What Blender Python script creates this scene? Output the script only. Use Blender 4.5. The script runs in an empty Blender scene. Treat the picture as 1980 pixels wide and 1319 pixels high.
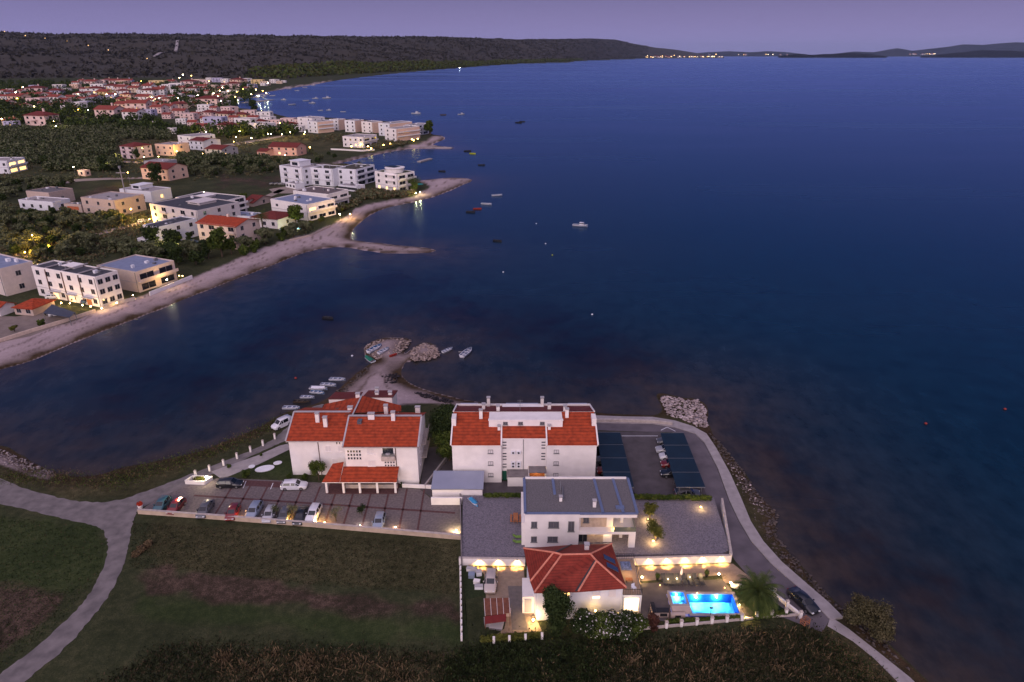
import bpy, math, random
import numpy as np
from mathutils import Vector, Matrix
from math import sin, cos, pi, radians
random.seed(7); RNG = np.random.default_rng(7)
SC = bpy.context.scene; COL = SC.collection

# ------------------------------------------------------------------ camera
F = 1320.0; H = 72.0; TILT = math.atan(553 / F); ST, CT = math.sin(TILT), math.cos(TILT)
cam_data = bpy.data.cameras.new('camera'); cam = bpy.data.objects.new('camera', cam_data); COL.objects.link(cam)
cam_data.sensor_width = 36.0; cam_data.lens = F / 1980 * 36.0
cam_data.clip_start = 0.5; cam_data.clip_end = 400000.0
cam.location = (0, 0, H); cam.rotation_euler = (pi / 2 - TILT, 0, 0)
SC.camera = cam

# ------------------------------------------------------------------ dusk sky
SUN_EL, SUN_AZ = radians(38), radians(188)      # bright afterglow behind the viewer
world = bpy.data.worlds.new('World'); SC.world = world; world.use_nodes = True
nt = world.node_tree; nt.nodes.clear()
def N(nt, kind, **kw):
    n = nt.nodes.new(kind)
    for k, v in kw.items(): setattr(n, k, v)
    return n
wo = N(nt, 'ShaderNodeOutputWorld'); bgn = N(nt, 'ShaderNodeBackground')
tc = N(nt, 'ShaderNodeTexCoord'); sx = N(nt, 'ShaderNodeSeparateXYZ')
nt.links.new(tc.outputs['Generated'], sx.inputs[0])
sky = N(nt, 'ShaderNodeTexSky', sky_type='NISHITA'); sky.sun_disc = False
sky.sun_elevation = radians(1.5); sky.sun_rotation = SUN_AZ; sky.dust_density = 2.0
# elevation ramp of the dusk sky (purple low down, darker blue-violet overhead)
er = N(nt, 'ShaderNodeValToRGB'); cr = er.color_ramp
SKYR = [(0.0, (.245, .22, .46)), (.02, (.26, .225, .475)), (.07, (.145, .13, .32)), (.16, (.05, .068, .22)), (.5, (.016, .045, .14)), (1.0, (.16, .17, .34))]
cr.elements[0].position = 0; cr.elements[0].color = (*SKYR[0][1], 1)
cr.elements[1].position = 1; cr.elements[1].color = (*SKYR[-1][1], 1)
for p, c in SKYR[1:-1]:
    e = cr.elements.new(p); e.color = (*c, 1)
nt.links.new(sx.outputs['Z'], er.inputs[0])
# afterglow lobe behind the viewer
dp = N(nt, 'ShaderNodeVectorMath', operation='DOT_PRODUCT')
nt.links.new(tc.outputs['Generated'], dp.inputs[0]); gl = Vector((-.25, -.80, .55)).normalized(); dp.inputs[1].default_value = gl
mr = N(nt, 'ShaderNodeMapRange'); mr.interpolation_type = 'SMOOTHSTEP'
mr.inputs['From Min'].default_value = -0.15; mr.inputs['From Max'].default_value = 1.0
mr.inputs['To Min'].default_value = 0.0; mr.inputs['To Max'].default_value = 1.0
nt.links.new(dp.outputs['Value'], mr.inputs['Value'])
glow = N(nt, 'ShaderNodeVectorMath', operation='SCALE'); glow.inputs[0].default_value = (1.06, .82, .94)
nt.links.new(mr.outputs[0], glow.inputs['Scale'])
ns = N(nt, 'ShaderNodeVectorMath', operation='MULTIPLY'); ns.inputs[1].default_value = (.03, .03, .045)
nt.links.new(sky.outputs[0], ns.inputs[0])
a1 = N(nt, 'ShaderNodeVectorMath', operation='ADD'); a2 = N(nt, 'ShaderNodeVectorMath', operation='ADD')
nt.links.new(er.outputs[0], a1.inputs[0]); nt.links.new(glow.outputs[0], a1.inputs[1])
nt.links.new(a1.outputs[0], a2.inputs[0]); nt.links.new(ns.outputs[0], a2.inputs[1])
nt.links.new(a2.outputs[0], bgn.inputs['Color']); bgn.inputs['Strength'].default_value = 1.0
nt.links.new(bgn.outputs[0], wo.inputs[0])
sun_data = bpy.data.lights.new('sun', 'SUN'); sun = bpy.data.objects.new('sun', sun_data); COL.objects.link(sun)
sun_data.energy = 1.02; sun_data.angle = radians(35); sun_data.color = (1.0, .85, .78)
sd = Vector((-.22, -.85, .40)).normalized()
sun.rotation_euler = sd.to_track_quat('Z', 'Y').to_euler()
SC.view_settings.view_transform = 'Standard'; SC.view_settings.look = 'None'
SC.view_settings.exposure = 0.0; SC.view_settings.gamma = 1.0
SC.render.engine = 'CYCLES'
SC.cycles.use_denoising = True
try: SC.cycles.denoiser = 'OPENIMAGEDENOISE'
except Exception: pass
SC.cycles.max_bounces = 5; SC.cycles.diffuse_bounces = 3; SC.cycles.glossy_bounces = 3; SC.cycles.transparent_max_bounces = 8
SC.cycles.caustics_reflective = False; SC.cycles.caustics_refractive = False; SC.cycles.sample_clamp_indirect = 4.0

# ------------------------------------------------------------------ photo pixel -> world helpers (real ground positions)
SEA = -0.6
def ray(x, y):
    u = (x - 990) / F; v = (y - 659.5) / F
    return u, CT - v * ST, -(ST + v * CT)
def G(x, y, z=0.0):
    u, dy, dz = ray(x, y); t = (z - H) / dz
    return Vector((u * t, dy * t, z))
def atY(x, y, Y):
    u, dy, dz = ray(x, y); t = Y / dy
    return Vector((u * t, Y, H + dz * t))
def PL(x, y, Y0, z0, k):
    """point of a roof plane z = z0 + k (Y - Y0)"""
    u, dy, dz = ray(x, y); t = (z0 - k * Y0 - H) / (dz - k * dy)
    return Vector((u * t, dy * t, H + dz * t))
def hz(x, y, P):
    """height above world point P (x, y used) that shows at photo row y"""
    v = (y - 659.5) / F; Y = P[1]
    return H + (-(ST + v * CT)) * Y / (CT - v * ST)
def ss(a, b, x):
    t = np.clip((np.asarray(x, float) - a) / (b - a), 0, 1); return t * t * (3 - 2 * t)

# ------------------------------------------------------------------ object helpers
class Mesh:
    def __init__(s): s.v = []; s.f = []; s.m = []
    def face(s, pts, mi=0):
        n = len(s.v); s.v += [tuple(p) for p in pts]; s.f.append(tuple(range(n, n + len(pts)))); s.m.append(mi); return s
    def box(s, x0, x1, y0, y1, z0, z1, mi=0, top=None):
        n = len(s.v)
        s.v += [(x0, y0, z0), (x1, y0, z0), (x1, y1, z0), (x0, y1, z0), (x0, y0, z1), (x1, y0, z1), (x1, y1, z1), (x0, y1, z1)]
        s.f += [(n + 3, n + 2, n + 1, n), (n + 4, n + 5, n + 6, n + 7), (n, n + 1, n + 5, n + 4), (n + 1, n + 2, n + 6, n + 5), (n + 2, n + 3, n + 7, n + 6), (n + 3, n, n + 4, n + 7)]
        s.m += [mi, mi if top is None else top, mi, mi, mi, mi]; return s
    def bar(s, a, b, w, h, mi=0):
        """upright rectangular bar between two points, w wide, h high (from the given z up)"""
        a = Vector(a); b = Vector(b); d = (b - a); d.z = 0
        if d.length < 1e-6: return s
        p = Vector((-d.y, d.x, 0)).normalized() * w / 2; up = Vector((0, 0, h)); n = len(s.v)
        s.v += [tuple(q) for q in (a + p, a - p, b - p, b + p, a + p + up, a - p + up, b - p + up, b + p + up)]
        s.f += [(n + 3, n + 2, n + 1, n), (n + 4, n + 5, n + 6, n + 7), (n, n + 1, n + 5, n + 4), (n + 1, n + 2, n + 6, n + 5), (n + 2, n + 3, n + 7, n + 6), (n + 3, n, n + 4, n + 7)]
        s.m += [mi] * 6; return s
    def tube(s, a, b, r0, r1=None, k=8, mi=0, caps=True):
        a = Vector(a); b = Vector(b); r1 = r0 if r1 is None else r1
        q = (b - a).to_track_quat('Z', 'Y'); n = len(s.v)
        for c, r in ((a, r0), (b, r1)):
            for i in range(k):
                t = 2 * pi * i / k; s.v.append(tuple(c + q @ Vector((r * cos(t), r * sin(t), 0))))
        for i in range(k):
            j = (i + 1) % k; s.f.append((n + i, n + j, n + k + j, n + k + i)); s.m.append(mi)
        if caps:
            s.f.append(tuple(n + i for i in reversed(range(k)))); s.f.append(tuple(n + k + i for i in range(k))); s.m += [mi, mi]
        return s
    def lathe(s, c, prof, k=12, mi=0):
        n = len(s.v); c = Vector(c)
        for r, z in prof:
            for i in range(k):
                t = 2 * pi * i / k; s.v.append((c.x + r * cos(t), c.y + r * sin(t), c.z + z))
        for j in range(len(prof) - 1):
            for i in range(k):
                i2 = (i + 1) % k; s.f.append((n + j * k + i, n + j * k + i2, n + (j + 1) * k + i2, n + (j + 1) * k + i)); s.m.append(mi)
        s.f.append(tuple(n + (len(prof) - 1) * k + i for i in range(k))); s.m.append(mi)
        return s
    def prism(s, pts, z0, z1, mi=0, top=None):
        """vertical prism over a counter-clockwise outline"""
        n = len(s.v); k = len(pts)
        s.v += [(p[0], p[1], z0) for p in pts] + [(p[0], p[1], z1) for p in pts]
        s.f.append(tuple(n + i for i in reversed(range(k)))); s.f.append(tuple(n + k + i for i in range(k))); s.m += [mi, mi if top is None else top]
        for i in range(k):
            j = (i + 1) % k; s.f.append((n + i, n + j, n + k + j, n + k + i)); s.m.append(mi)
        return s
    def slabp(s, quad, t, mi=0, mside=None):
        """sloping slab: quad (counter-clockwise from above) thickened downward by t"""
        n = len(s.v); q = [Vector(p) for p in quad]; k = len(q)
        s.v += [tuple(p) for p in q] + [(p.x, p.y, p.z - t) for p in q]
        s.f.append(tuple(n + i for i in range(k))); s.f.append(tuple(n + k + i for i in reversed(range(k)))); s.m += [mi, mi if mside is None else mside]
        for i in range(k):
            j = (i + 1) % k; s.f.append((n + k + i, n + k + j, n + j, n + i)); s.m.append(mi if mside is None else mside)
        return s
    def build(s, name, mats, parent=None, world=False, smooth=False):
        me = bpy.data.meshes.new(name); v = s.v
        if world and parent is not None:
            M = Matrix.LocRotScale(parent.location, parent.rotation_euler.to_quaternion(), parent.scale).inverted()
            v = [tuple(M @ Vector(p)) for p in v]
        me.from_pydata(v, [], s.f)
        if not isinstance(mats, (list, tuple)): mats = [mats]
        for m in mats: me.materials.append(m)
        if len(mats) > 1: me.polygons.foreach_set('material_index', s.m)
        if smooth: me.polygons.foreach_set('use_smooth', [True] * len(s.f))
        me.update()
        o = bpy.data.objects.new(name, me); COL.objects.link(o)
        if parent is not None: o.parent = parent
        return o
def tag(o, label=None, cat=None, group=None, kind=None):
    if label: o['label'] = label
    if cat: o['category'] = cat
    if group: o['group'] = group
    if kind: o['kind'] = kind
    return o
def root(name, loc, rz=0.0, label=None, cat=None, group=None):
    o = bpy.data.objects.new(name, None); o.empty_display_size = 0.3; COL.objects.link(o)
    o.location = loc; o.rotation_euler = (0, 0, rz); tag(o, label, cat, group); return o
def copy_tree(o, parent=None):
    c = o.copy(); COL.objects.link(c); c.parent = parent
    for ch in KIDS.get(o.name, []) or [x for x in o.children]: copy_tree(ch, c)
    return c
KIDS = {}
def npmesh(name, V, Fa, mats, mi=None, smooth=False, parent=None, kind=None):
    me = bpy.data.meshes.new(name); V = np.asarray(V, np.float32); Fa = np.asarray(Fa, np.int32)
    k = Fa.shape[1]; me.vertices.add(len(V)); me.vertices.foreach_set('co', V.ravel())
    me.loops.add(Fa.size); me.loops.foreach_set('vertex_index', Fa.ravel())
    me.polygons.add(len(Fa)); me.polygons.foreach_set('loop_start', np.arange(0, Fa.size, k, dtype=np.int32)); me.polygons.foreach_set('loop_total', np.full(len(Fa), k, np.int32))
    for m in (mats if isinstance(mats, (list, tuple)) else [mats]): me.materials.append(m)
    if mi is not None: me.polygons.foreach_set('material_index', np.asarray(mi, np.int32))
    if smooth: me.polygons.foreach_set('use_smooth', np.ones(len(Fa), bool))
    me.update(calc_edges=True); me.validate()
    o = bpy.data.objects.new(name, me); COL.objects.link(o)
    if parent is not None: o.parent = parent
    if kind: o['kind'] = kind
    return o

# ------------------------------------------------------------------ materials
MATS = {}
def bsdf(name):
    m = bpy.data.materials.new(name); m.use_nodes = True; t = m.node_tree; b = t.nodes['Principled BSDF']; return m, t, b
def mat(name, col, rough=.8, var=.12, scale=1.5, metal=0.0, bump=0.0, spec=.3, coords='Object', detail=4, col2=None):
    """procedural surface: colour broken up by two scales of noise"""
    if name in MATS: return MATS[name]
    m, t, b = bsdf(name); L = t.links.new
    tcn = N(t, 'ShaderNodeTexCoord'); nz = N(t, 'ShaderNodeTexNoise'); nz.inputs['Scale'].default_value = scale; nz.inputs['Detail'].default_value = detail
    L(tcn.outputs[coords], nz.inputs['Vector'])
    r = N(t, 'ShaderNodeValToRGB'); r.color_ramp.elements[0].position = .3; r.color_ramp.elements[1].position = .7
    c2 = col2 or tuple(min(1, c * (1 + var)) for c in col)
    r.color_ramp.elements[0].color = (*(tuple(c * (1 - var) for c in col) if col2 is None else col), 1); r.color_ramp.elements[1].color = (*c2, 1)
    L(nz.outputs[0], r.inputs[0]); L(r.outputs[0], b.inputs['Base Color'])
    b.inputs['Roughness'].default_value = rough; b.inputs['Metallic'].default_value = metal; b.inputs['Specular IOR Level'].default_value = spec
    if bump:
        bp = N(t, 'ShaderNodeBump'); bp.inputs['Strength'].default_value = bump; n2 = N(t, 'ShaderNodeTexNoise'); n2.inputs['Scale'].default_value = scale * 6
        L(tcn.outputs[coords], n2.inputs['Vector']); L(n2.outputs[0], bp.inputs['Height']); L(bp.outputs[0], b.inputs['Normal'])
    MATS[name] = m; return m
def emit(name, col, s):
    if name in MATS: return MATS[name]
    m, t, b = bsdf(name); b.inputs['Base Color'].default_value = (.5, .5, .5, 1); b.inputs['Emission Color'].default_value = (*col, 1); b.inputs['Emission Strength'].default_value = s
    MATS[name] = m; return m
def glass(name, col=(.012, .016, .025), rough=.12):
    if name in MATS: return MATS[name]
    m, t, b = bsdf(name); b.inputs['Base Color'].default_value = (*col, 1); b.inputs['Roughness'].default_value = rough; b.inputs['Specular IOR Level'].default_value = .6
    MATS[name] = m; return m
def tile_mat(name, col, pitch=.36, var=.25):
    """roof tiles: horizontal courses and vertical rolls"""
    if name in MATS: return MATS[name]
    m, t, b = bsdf(name); L = t.links.new
    tcn = N(t, 'ShaderNodeTexCoord'); sp = N(t, 'ShaderNodeSeparateXYZ'); L(tcn.outputs['Object'], sp.inputs[0])
    w = N(t, 'ShaderNodeMath', operation='MULTIPLY'); w.inputs[1].default_value = 1 / (pitch * .42); L(sp.outputs['Z'], w.inputs[0])
    fr = N(t, 'ShaderNodeMath', operation='FRACT'); L(w.outputs[0], fr.inputs[0])
    nz = N(t, 'ShaderNodeTexNoise'); nz.inputs['Scale'].default_value = 1.3; nz.inputs['Detail'].default_value = 6; L(tcn.outputs['Object'], nz.inputs['Vector'])
    r = N(t, 'ShaderNodeValToRGB'); r.color_ramp.elements[0].position = .3; r.color_ramp.elements[1].position = .72
    r.color_ramp.elements[0].color = (*[c * (1 - var) for c in col], 1); r.color_ramp.elements[1].color = (*[min(1, c * (1 + var)) for c in col], 1)
    L(nz.outputs[0], r.inputs[0])
    sh = N(t, 'ShaderNodeMapRange'); sh.inputs['From Min'].default_value = 0; sh.inputs['From Max'].default_value = .45; sh.inputs['To Min'].default_value = .62; sh.inputs['To Max'].default_value = 1.0
    L(fr.outputs[0], sh.inputs['Value'])
    mx = N(t, 'ShaderNodeVectorMath', operation='SCALE'); L(r.outputs[0], mx.inputs[0]); L(sh.outputs[0], mx.inputs['Scale'])
    L(mx.outputs[0], b.inputs['Base Color']); b.inputs['Roughness'].default_value = .75; b.inputs['Specular IOR Level'].default_value = .25
    bp = N(t, 'ShaderNodeBump'); bp.inputs['Strength'].default_value = .5; bp.inputs['Distance'].default_value = .05; L(fr.outputs[0], bp.inputs['Height']); L(bp.outputs[0], b.inputs['Normal'])
    MATS[name] = m; return m
# ================================================================== LAND AND SEA
def spline(pts, closed=True, n=4):
    P = np.array(pts, float); out = []; k = len(P)
    for i in range(k if closed else k - 1):
        p0, p1, p2, p3 = (P[(i - 1) % k], P[i], P[(i + 1) % k], P[(i + 2) % k]) if closed else (P[max(i - 1, 0)], P[i], P[i + 1], P[min(i + 2, k - 1)])
        for j in range(n):
            t = j / n; out.append(.5 * (2 * p1 + (p2 - p0) * t + (2 * p0 - 5 * p1 + 4 * p2 - p3) * t * t + (3 * p1 - p0 - 3 * p2 + p3) * t ** 3))
    if not closed: out.append(P[-1])
    return np.array(out)
COAST_FAR = [(-900, 1150), (-420, 905), (-250, 826), (-100, 752), (0, 716), (60, 698), (150, 660), (240, 625), (330, 590), (400, 562), (470, 535), (530, 512), (580, 492), (625, 481), (665, 478),
    (705, 484), (750, 490), (800, 490), (836, 488), (842, 484), (820, 479), (775, 475), (730, 470), (690, 466), (676, 460), (686, 440), (705, 423), (730, 409), (762, 399), (805, 390), (850, 377), (888, 361), (914, 350),
    (904, 345), (870, 344), (825, 348), (790, 352), (745, 348), (700, 344), (655, 336), (640, 323), (675, 312), (715, 302), (750, 295), (788, 289), (830, 288), (874, 288), (876, 285), (845, 282), (834, 280), (858, 270), (856, 263), (838, 261),
    (826, 254), (800, 243), (760, 236), (700, 231), (640, 228), (600, 226), (565, 228), (540, 222), (512, 215), (480, 211), (455, 207), (444, 201), (452, 194), (490, 184), (540, 174), (600, 165), (650, 156), (705, 149), (770, 142), (880, 132.5), (1000, 124), (1104, 121), (1112, 118.5), (1190, 115.5), (1268, 113), (1345, 112.6), (1400, 112.3), (1404, 111), (1150, 110), (-3500, 110), (-9000, 600), (-2500, 1200)]
COAST_NEAR = [(-1500, 1400), (-700, 1130), (-300, 905), (-120, 850), (0, 863), (40, 881), (90, 906), (140, 920), (190, 917), (235, 905), (300, 892), (360, 880), (420, 860), (480, 837), (525, 812), (556, 797), (600, 783), (634, 770), (652, 755), (668, 741), (690, 722), (714, 705),
    (724, 700), (710, 694), (705, 680), (709, 668), (730, 657), (760, 653), (794, 657), (790, 668), (781, 677), (784, 685), (800, 672), (822, 662), (842, 669), (850, 685), (835, 693), (802, 697), (786, 701), (777, 714), (779, 728), (800, 745), (840, 759), (900, 773), (960, 782), (1020, 784), (1080, 787), (1140, 797), (1200, 801), (1262, 803),
    (1282, 792), (1271, 766), (1283, 761), (1320, 769), (1350, 772), (1369, 790), (1371, 826), (1398, 865), (1430, 905), (1462, 950), (1500, 990), (1497, 1030), (1520, 1062), (1562, 1112), (1612, 1162), (1680, 1215), (1745, 1275), (1810, 1335), (1950, 1480), (2300, 1900), (2300, 2600), (-1500, 2600)]
def topoly(px, z=SEA, sp=True):
    k = 5 if px[0][0] == -900 else 4
    P = np.concatenate([spline(px[1:-k], closed=False), np.array(px[-k:] + px[:1], float)])
    return np.array([[*G(x, y, z)[:2]] for x, y in P])
def sdist(P, poly):
    """signed distance of points P (n,2) to a closed polygon, > 0 inside"""
    A = poly; B = np.roll(poly, -1, 0); out = np.full(len(P), 1e12); ins = np.zeros(len(P), bool)
    for a, b in zip(A, B):
        ab = b - a; ll = ab @ ab
        if ll < 1e-9: continue
        ap = P - a; t = np.clip(ap @ ab / ll, 0, 1); d = ap - t[:, None] * ab
        out = np.minimum(out, (d * d).sum(1))
        c = (a[1] > P[:, 1]) != (b[1] > P[:, 1])
        with np.errstate(divide='ignore', invalid='ignore'):
            xi = (b[0] - a[0]) * (P[:, 1] - a[1]) / (b[1] - a[1]) + a[0]
        ins ^= c & (P[:, 0] < xi)
    return np.where(ins, 1, -1) * np.sqrt(out)
def inpoly(X, Y, poly):
    ins = np.zeros(X.shape, bool); k = len(poly)
    for i in range(k):
        x0, y0 = poly[i]; x1, y1 = poly[(i + 1) % k]
        if y0 == y1: continue
        c = (y0 > Y) != (y1 > Y); ins ^= c & (X < (x1 - x0) * (Y - y0) / (y1 - y0) + x0)
    return ins
def sdpx(X, Y, poly):
    return sdist(np.stack([X.ravel(), Y.ravel()], 1), np.array(poly, float)).reshape(X.shape)
# grid whose cells get larger with distance from the place
gx = np.concatenate([np.linspace(-2200, -40, 70)[:-1], np.arange(-40, 2021, 4.0), np.linspace(2020, 3600, 60)[1:]])
gy = np.concatenate([[109.2, 109.8, 110.5, 111.3, 112.2], np.arange(113, 200, 1.6), np.arange(200, 1340, 3.4), np.linspace(1340, 2300, 60)])
GXp, GYp = np.meshgrid(gx, gy); nr, nc = GXp.shape
U = (GXp - 990) / F; Vv = (GYp - 659.5) / F
T0 = H / (ST + Vv * CT); WX = U * T0; WY = (CT - Vv * ST) * T0
PW = np.stack([WX.ravel(), WY.ravel()], 1)
polyF = topoly(COAST_FAR); polyN = topoly(COAST_NEAR)
sdF = sdist(PW, polyF).reshape(nr, nc); sdN = sdist(PW, polyN).reshape(nr, nc)
SD = np.maximum(sdF, sdN)
def vnoise(X, Y, s, seed=0):
    """cheap smooth value noise"""
    r = np.random.default_rng(seed).random((64, 64)); x = X / s; y = Y / s
    xi = np.floor(x).astype(int); yi = np.floor(y).astype(int); fx = x - xi; fy = y - yi; fx = fx * fx * (3 - 2 * fx); fy = fy * fy * (3 - 2 * fy)
    g = lambda a, b: r[a % 64, b % 64]
    return (g(xi, yi) * (1 - fx) + g(xi + 1, yi) * fx) * (1 - fy) + (g(xi, yi + 1) * (1 - fx) + g(xi + 1, yi + 1) * fx) * fy
pxm = T0 / F     # metres per photo pixel at each vertex
edge = (vnoise(WX, WY, 3.0, 1) - .5) * 1.6 + (vnoise(WX, WY, 9.0, 2) - .5) * 2.0
sdj = SD + edge * np.clip(pxm * 2, .3, 1.0)
Zt = np.clip(SEA + sdj * .13, -2.5, 0.0)
rocks = [(705, 650), (800, 648), (800, 662), (852, 660), (856, 690), (800, 704), (770, 690), (720, 705), (700, 690)]
rk = np.clip(sdpx(GXp, GYp, rocks) / 6, 0, 1) * (SD > .3)
Zt = Zt + rk * (vnoise(WX, WY, 1.2, 5) * .35 + vnoise(WX, WY, 3.4, 6) * .25)
Zt = Zt + np.where(Zt > -.05, 0, 0)
# ---- zones drawn as outlines on the ground
Z_BEACH = [
    [(-60, 683), (0, 660), (60, 645), (140, 620), (200, 597), (260, 577), (330, 553), (372, 537), (440, 510), (500, 482), (560, 462), (600, 452), (640, 436), (670, 420), (690, 402), (730, 391), (770, 386), (805, 378), (832, 362), (822, 352), (800, 348), (826, 340), (930, 338), (930, 360), (860, 388), (760, 405), (705, 430), (680, 462), (860, 470), (860, 500), (660, 486), (540, 530), (420, 575), (300, 625), (160, 682), (0, 740), (-60, 760)],
    [(636, 327), (622, 321), (675, 307), (712, 299), (755, 290), (790, 283), (820, 276), (836, 264), (870, 258), (885, 292), (780, 296), (700, 312)],
    [(560, 331), (622, 316), (650, 318), (640, 328), (600, 333)],
    [(660, 752), (700, 715), (714, 705), (722, 699), (704, 690), (700, 664), (730, 652), (765, 648), (800, 655), (790, 672), (800, 668), (822, 658), (848, 666), (856, 687), (835, 696), (786, 705), (780, 728), (850, 757), (930, 772), (1050, 780), (1150, 795), (1150, 806), (1060, 802), (900, 788), (880, 781), (790, 780), (700, 790), (640, 790), (632, 770)],
    [(-100, 862), (0, 862), (60, 890), (110, 912), (92, 925), (40, 912), (0, 898), (-100, 880)],
    [(440, 206), (446, 192), (500, 182), (560, 168), (640, 156), (640, 159), (560, 176), (500, 190), (470, 198), (465, 208)]]
Z_GREEN = [[(-40, 985), (60, 1000), (150, 1010), (195, 1020), (206, 1040), (200, 1090), (170, 1140), (120, 1145), (-40, 1130)], [(500, 905), (556, 880), (575, 900), (574, 923), (470, 925), (455, 915)],
    [(280, 1150), (420, 1165), (660, 1190), (760, 1195), (885, 1195), (888, 1240), (700, 1235), (500, 1215), (250, 1190)], [(590, 455), (640, 436), (650, 440), (600, 462)], [(770, 250), (800, 262), (790, 283), (725, 290)]]
Z_SOIL = [[(-60, 1135), (60, 1140), (122, 1152), (118, 1165), (60, 1230), (-60, 1290)], [(275, 1120), (330, 1105), (480, 1125), (640, 1140), (760, 1155), (885, 1160), (885, 1195), (740, 1190), (560, 1170), (380, 1155), (285, 1145)], [(140, 385), (190, 362), (270, 362), (215, 385), (160, 392)], [(430, 345), (520, 345), (600, 345), (600, 352), (500, 358), (420, 352)]]
Z_DRY = [[(290, 1005), (560, 1020), (885, 1048), (885, 1150), (640, 1130), (330, 1100), (285, 1060)], [(0, 890), (110, 925), (240, 935), (420, 870), (530, 822), (560, 800), (620, 780), (620, 790), (400, 880), (280, 960), (120, 960), (0, 920)], [(200, 255), (330, 240), (520, 262), (520, 278), (300, 285), (60, 320), (60, 300)], [(520, 262), (640, 262), (700, 272), (700, 290), (600, 290), (540, 280)], [(1250, 1230), (1590, 1210), (1760, 1330), (1250, 1340), (420, 1330), (420, 1270), (900, 1260)]]
def zone(polys, soft=4.0, jit=10.0):
    out = np.zeros(GXp.shape); j1 = (vnoise(WX, WY, 2.5, 11) - .5) + (vnoise(WX, WY, 7, 12) - .5)
    for p in polys:
        d = sdpx(GXp, GYp, p); out = np.maximum(out, np.clip((d + j1 * jit * .5) / soft + .5, 0, 1))
    return out
beach = zone(Z_BEACH, 3, 6); green = zone(Z_GREEN, 24, 60); soil = zone(Z_SOIL, 14, 44); dry = zone(Z_DRY, 14, 26)
wet = np.exp(-np.clip(SD + (vnoise(WX, WY, 4, 21) - .5) * 3.0, 0, None) / 3.0) * ss(-.3, .1, SD)
wj = (vnoise(WX, WY, 5.5, 23) - .5) * 2.2 + (vnoise(WX, WY, 1.6, 24) - .5) * .7
wrack = sum(np.exp(-((SD + wj - q_) / w_) ** 2) * ss(.42, .62, vnoise(WX, WY, 7.0, 25 + i_)) for i_, (q_, w_) in enumerate(((5.2, .35), (8.5, .3), (12.5, .4), (15.5, .35)))).clip(0, 1)
def attr(me, name, a):
    at = me.attributes.new(name, 'FLOAT', 'POINT'); at.data.foreach_set('value', np.asarray(a, np.float32).ravel())
def gridobj(name, faces_mask, Z, m, attrs, kind='structure', mat2=None):
    idx = np.arange(nr * nc).reshape(nr, nc)
    Q = np.stack([idx[:-1, :-1], idx[:-1, 1:], idx[1:, 1:], idx[1:, :-1]], -1)[:, :, ::-1][faces_mask]
    used, inv = np.unique(Q, return_inverse=True); Q = inv.reshape(Q.shape)
    V = np.stack([WX.ravel()[used], WY.ravel()[used], Z.ravel()[used]], 1)
    o = npmesh(name, V, Q, m, smooth=True, kind=kind)
    for k, a in attrs.items(): attr(o.data, k, a.ravel()[used])
    return o
# ---- ground material, driven by the zone outlines
def ground_mat():
    m, t, b = bsdf('ground_cover'); L = t.links.new
    tcn = N(t, 'ShaderNodeTexCoord')
    def noise(s, d=5, w=None):
        n = N(t, 'ShaderNodeTexNoise'); n.inputs['Scale'].default_value = s; n.inputs['Detail'].default_value = d; n.inputs['Roughness'].default_value = .65; L(tcn.outputs['Object'], n.inputs['Vector']); return n.outputs[0]
    def ramp(src, stops):
        r = N(t, 'ShaderNodeValToRGB'); e = r.color_ramp.elements; e[0].position = stops[0][0]; e[0].color = (*stops[0][1], 1); e[1].position = stops[-1][0]; e[1].color = (*stops[-1][1], 1)
        for p, c in stops[1:-1]: x = e.new(p); x.color = (*c, 1)
        L(src, r.inputs[0]); return r.outputs[0]
    def mix(fac, a, c):
        x = N(t, 'ShaderNodeMix', data_type='RGBA'); L(fac, x.inputs[0]); L(a, x.inputs[6]); L(c, x.inputs[7]); return x.outputs[2]
    def at(n): a = N(t, 'ShaderNodeAttribute', attribute_name=n); return a.outputs['Fac']
    n1 = noise(.08, 8); n2 = noise(.9, 6); n3 = noise(5, 3)
    mul = N(t, 'ShaderNodeMath', operation='MULTIPLY'); 
    add = N(t, 'ShaderNodeMath', operation='ADD'); L(n1, add.inputs[0]); L(n2, add.inputs[1])
    add2 = N(t, 'ShaderNodeMath', operation='ADD'); L(add.outputs[0], add2.inputs[0]); L(n3, add2.inputs[1])
    dv = N(t, 'ShaderNodeMath', operation='MULTIPLY'); dv.inputs[1].default_value = 1 / 3; L(add2.outputs[0], dv.inputs[0]); f = dv.outputs[0]
    base = ramp(f, [(.36, (.014, .019, .008)), (.5, (.036, .042, .019)), (.64, (.085, .080, .040))])
    gr = ramp(f, [(.36, (.012, .020, .007)), (.5, (.031, .044, .015)), (.66, (.068, .080, .032))])
    so = ramp(f, [(.4, (.016, .018, .009)), (.5, (.045, .032, .022)), (.6, (.12, .080, .060))])
    dr = ramp(f, [(.38, (.018, .020, .008)), (.5, (.050, .048, .022)), (.62, (.108, .096, .048))])
    sa = ramp(f, [(.35, (.27, .215, .215)), (.5, (.38, .30, .305)), (.65, (.50, .40, .405))])
    wr = ramp(f, [(.4, (.05, .035, .03)), (.6, (.13, .09, .07))])
    wt = ramp(f, [(.38, (.020, .013, .007)), (.62, (.085, .055, .030))])
    c = mix(at('dry'), base, dr); c = mix(at('green'), c, gr); c = mix(at('soil'), c, so)
    sand = mix(at('wrack'), sa, wr); sand = mix(at('wet'), sand, wt); c = mix(at('wet2'), c, wt)
    c = mix(at('beach'), c, sand)
    L(c, b.inputs['Base Color']); b.inputs['Roughness'].default_value = .95; b.inputs['Specular IOR Level'].default_value = .1
    bp = N(t, 'ShaderNodeBump'); bp.inputs['Strength'].default_value = .8; bp.inputs['Distance'].default_value = .25; L(f, bp.inputs['Height']); L(bp.outputs[0], b.inputs['Normal'])
    return m
GM = ground_mat()
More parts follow.
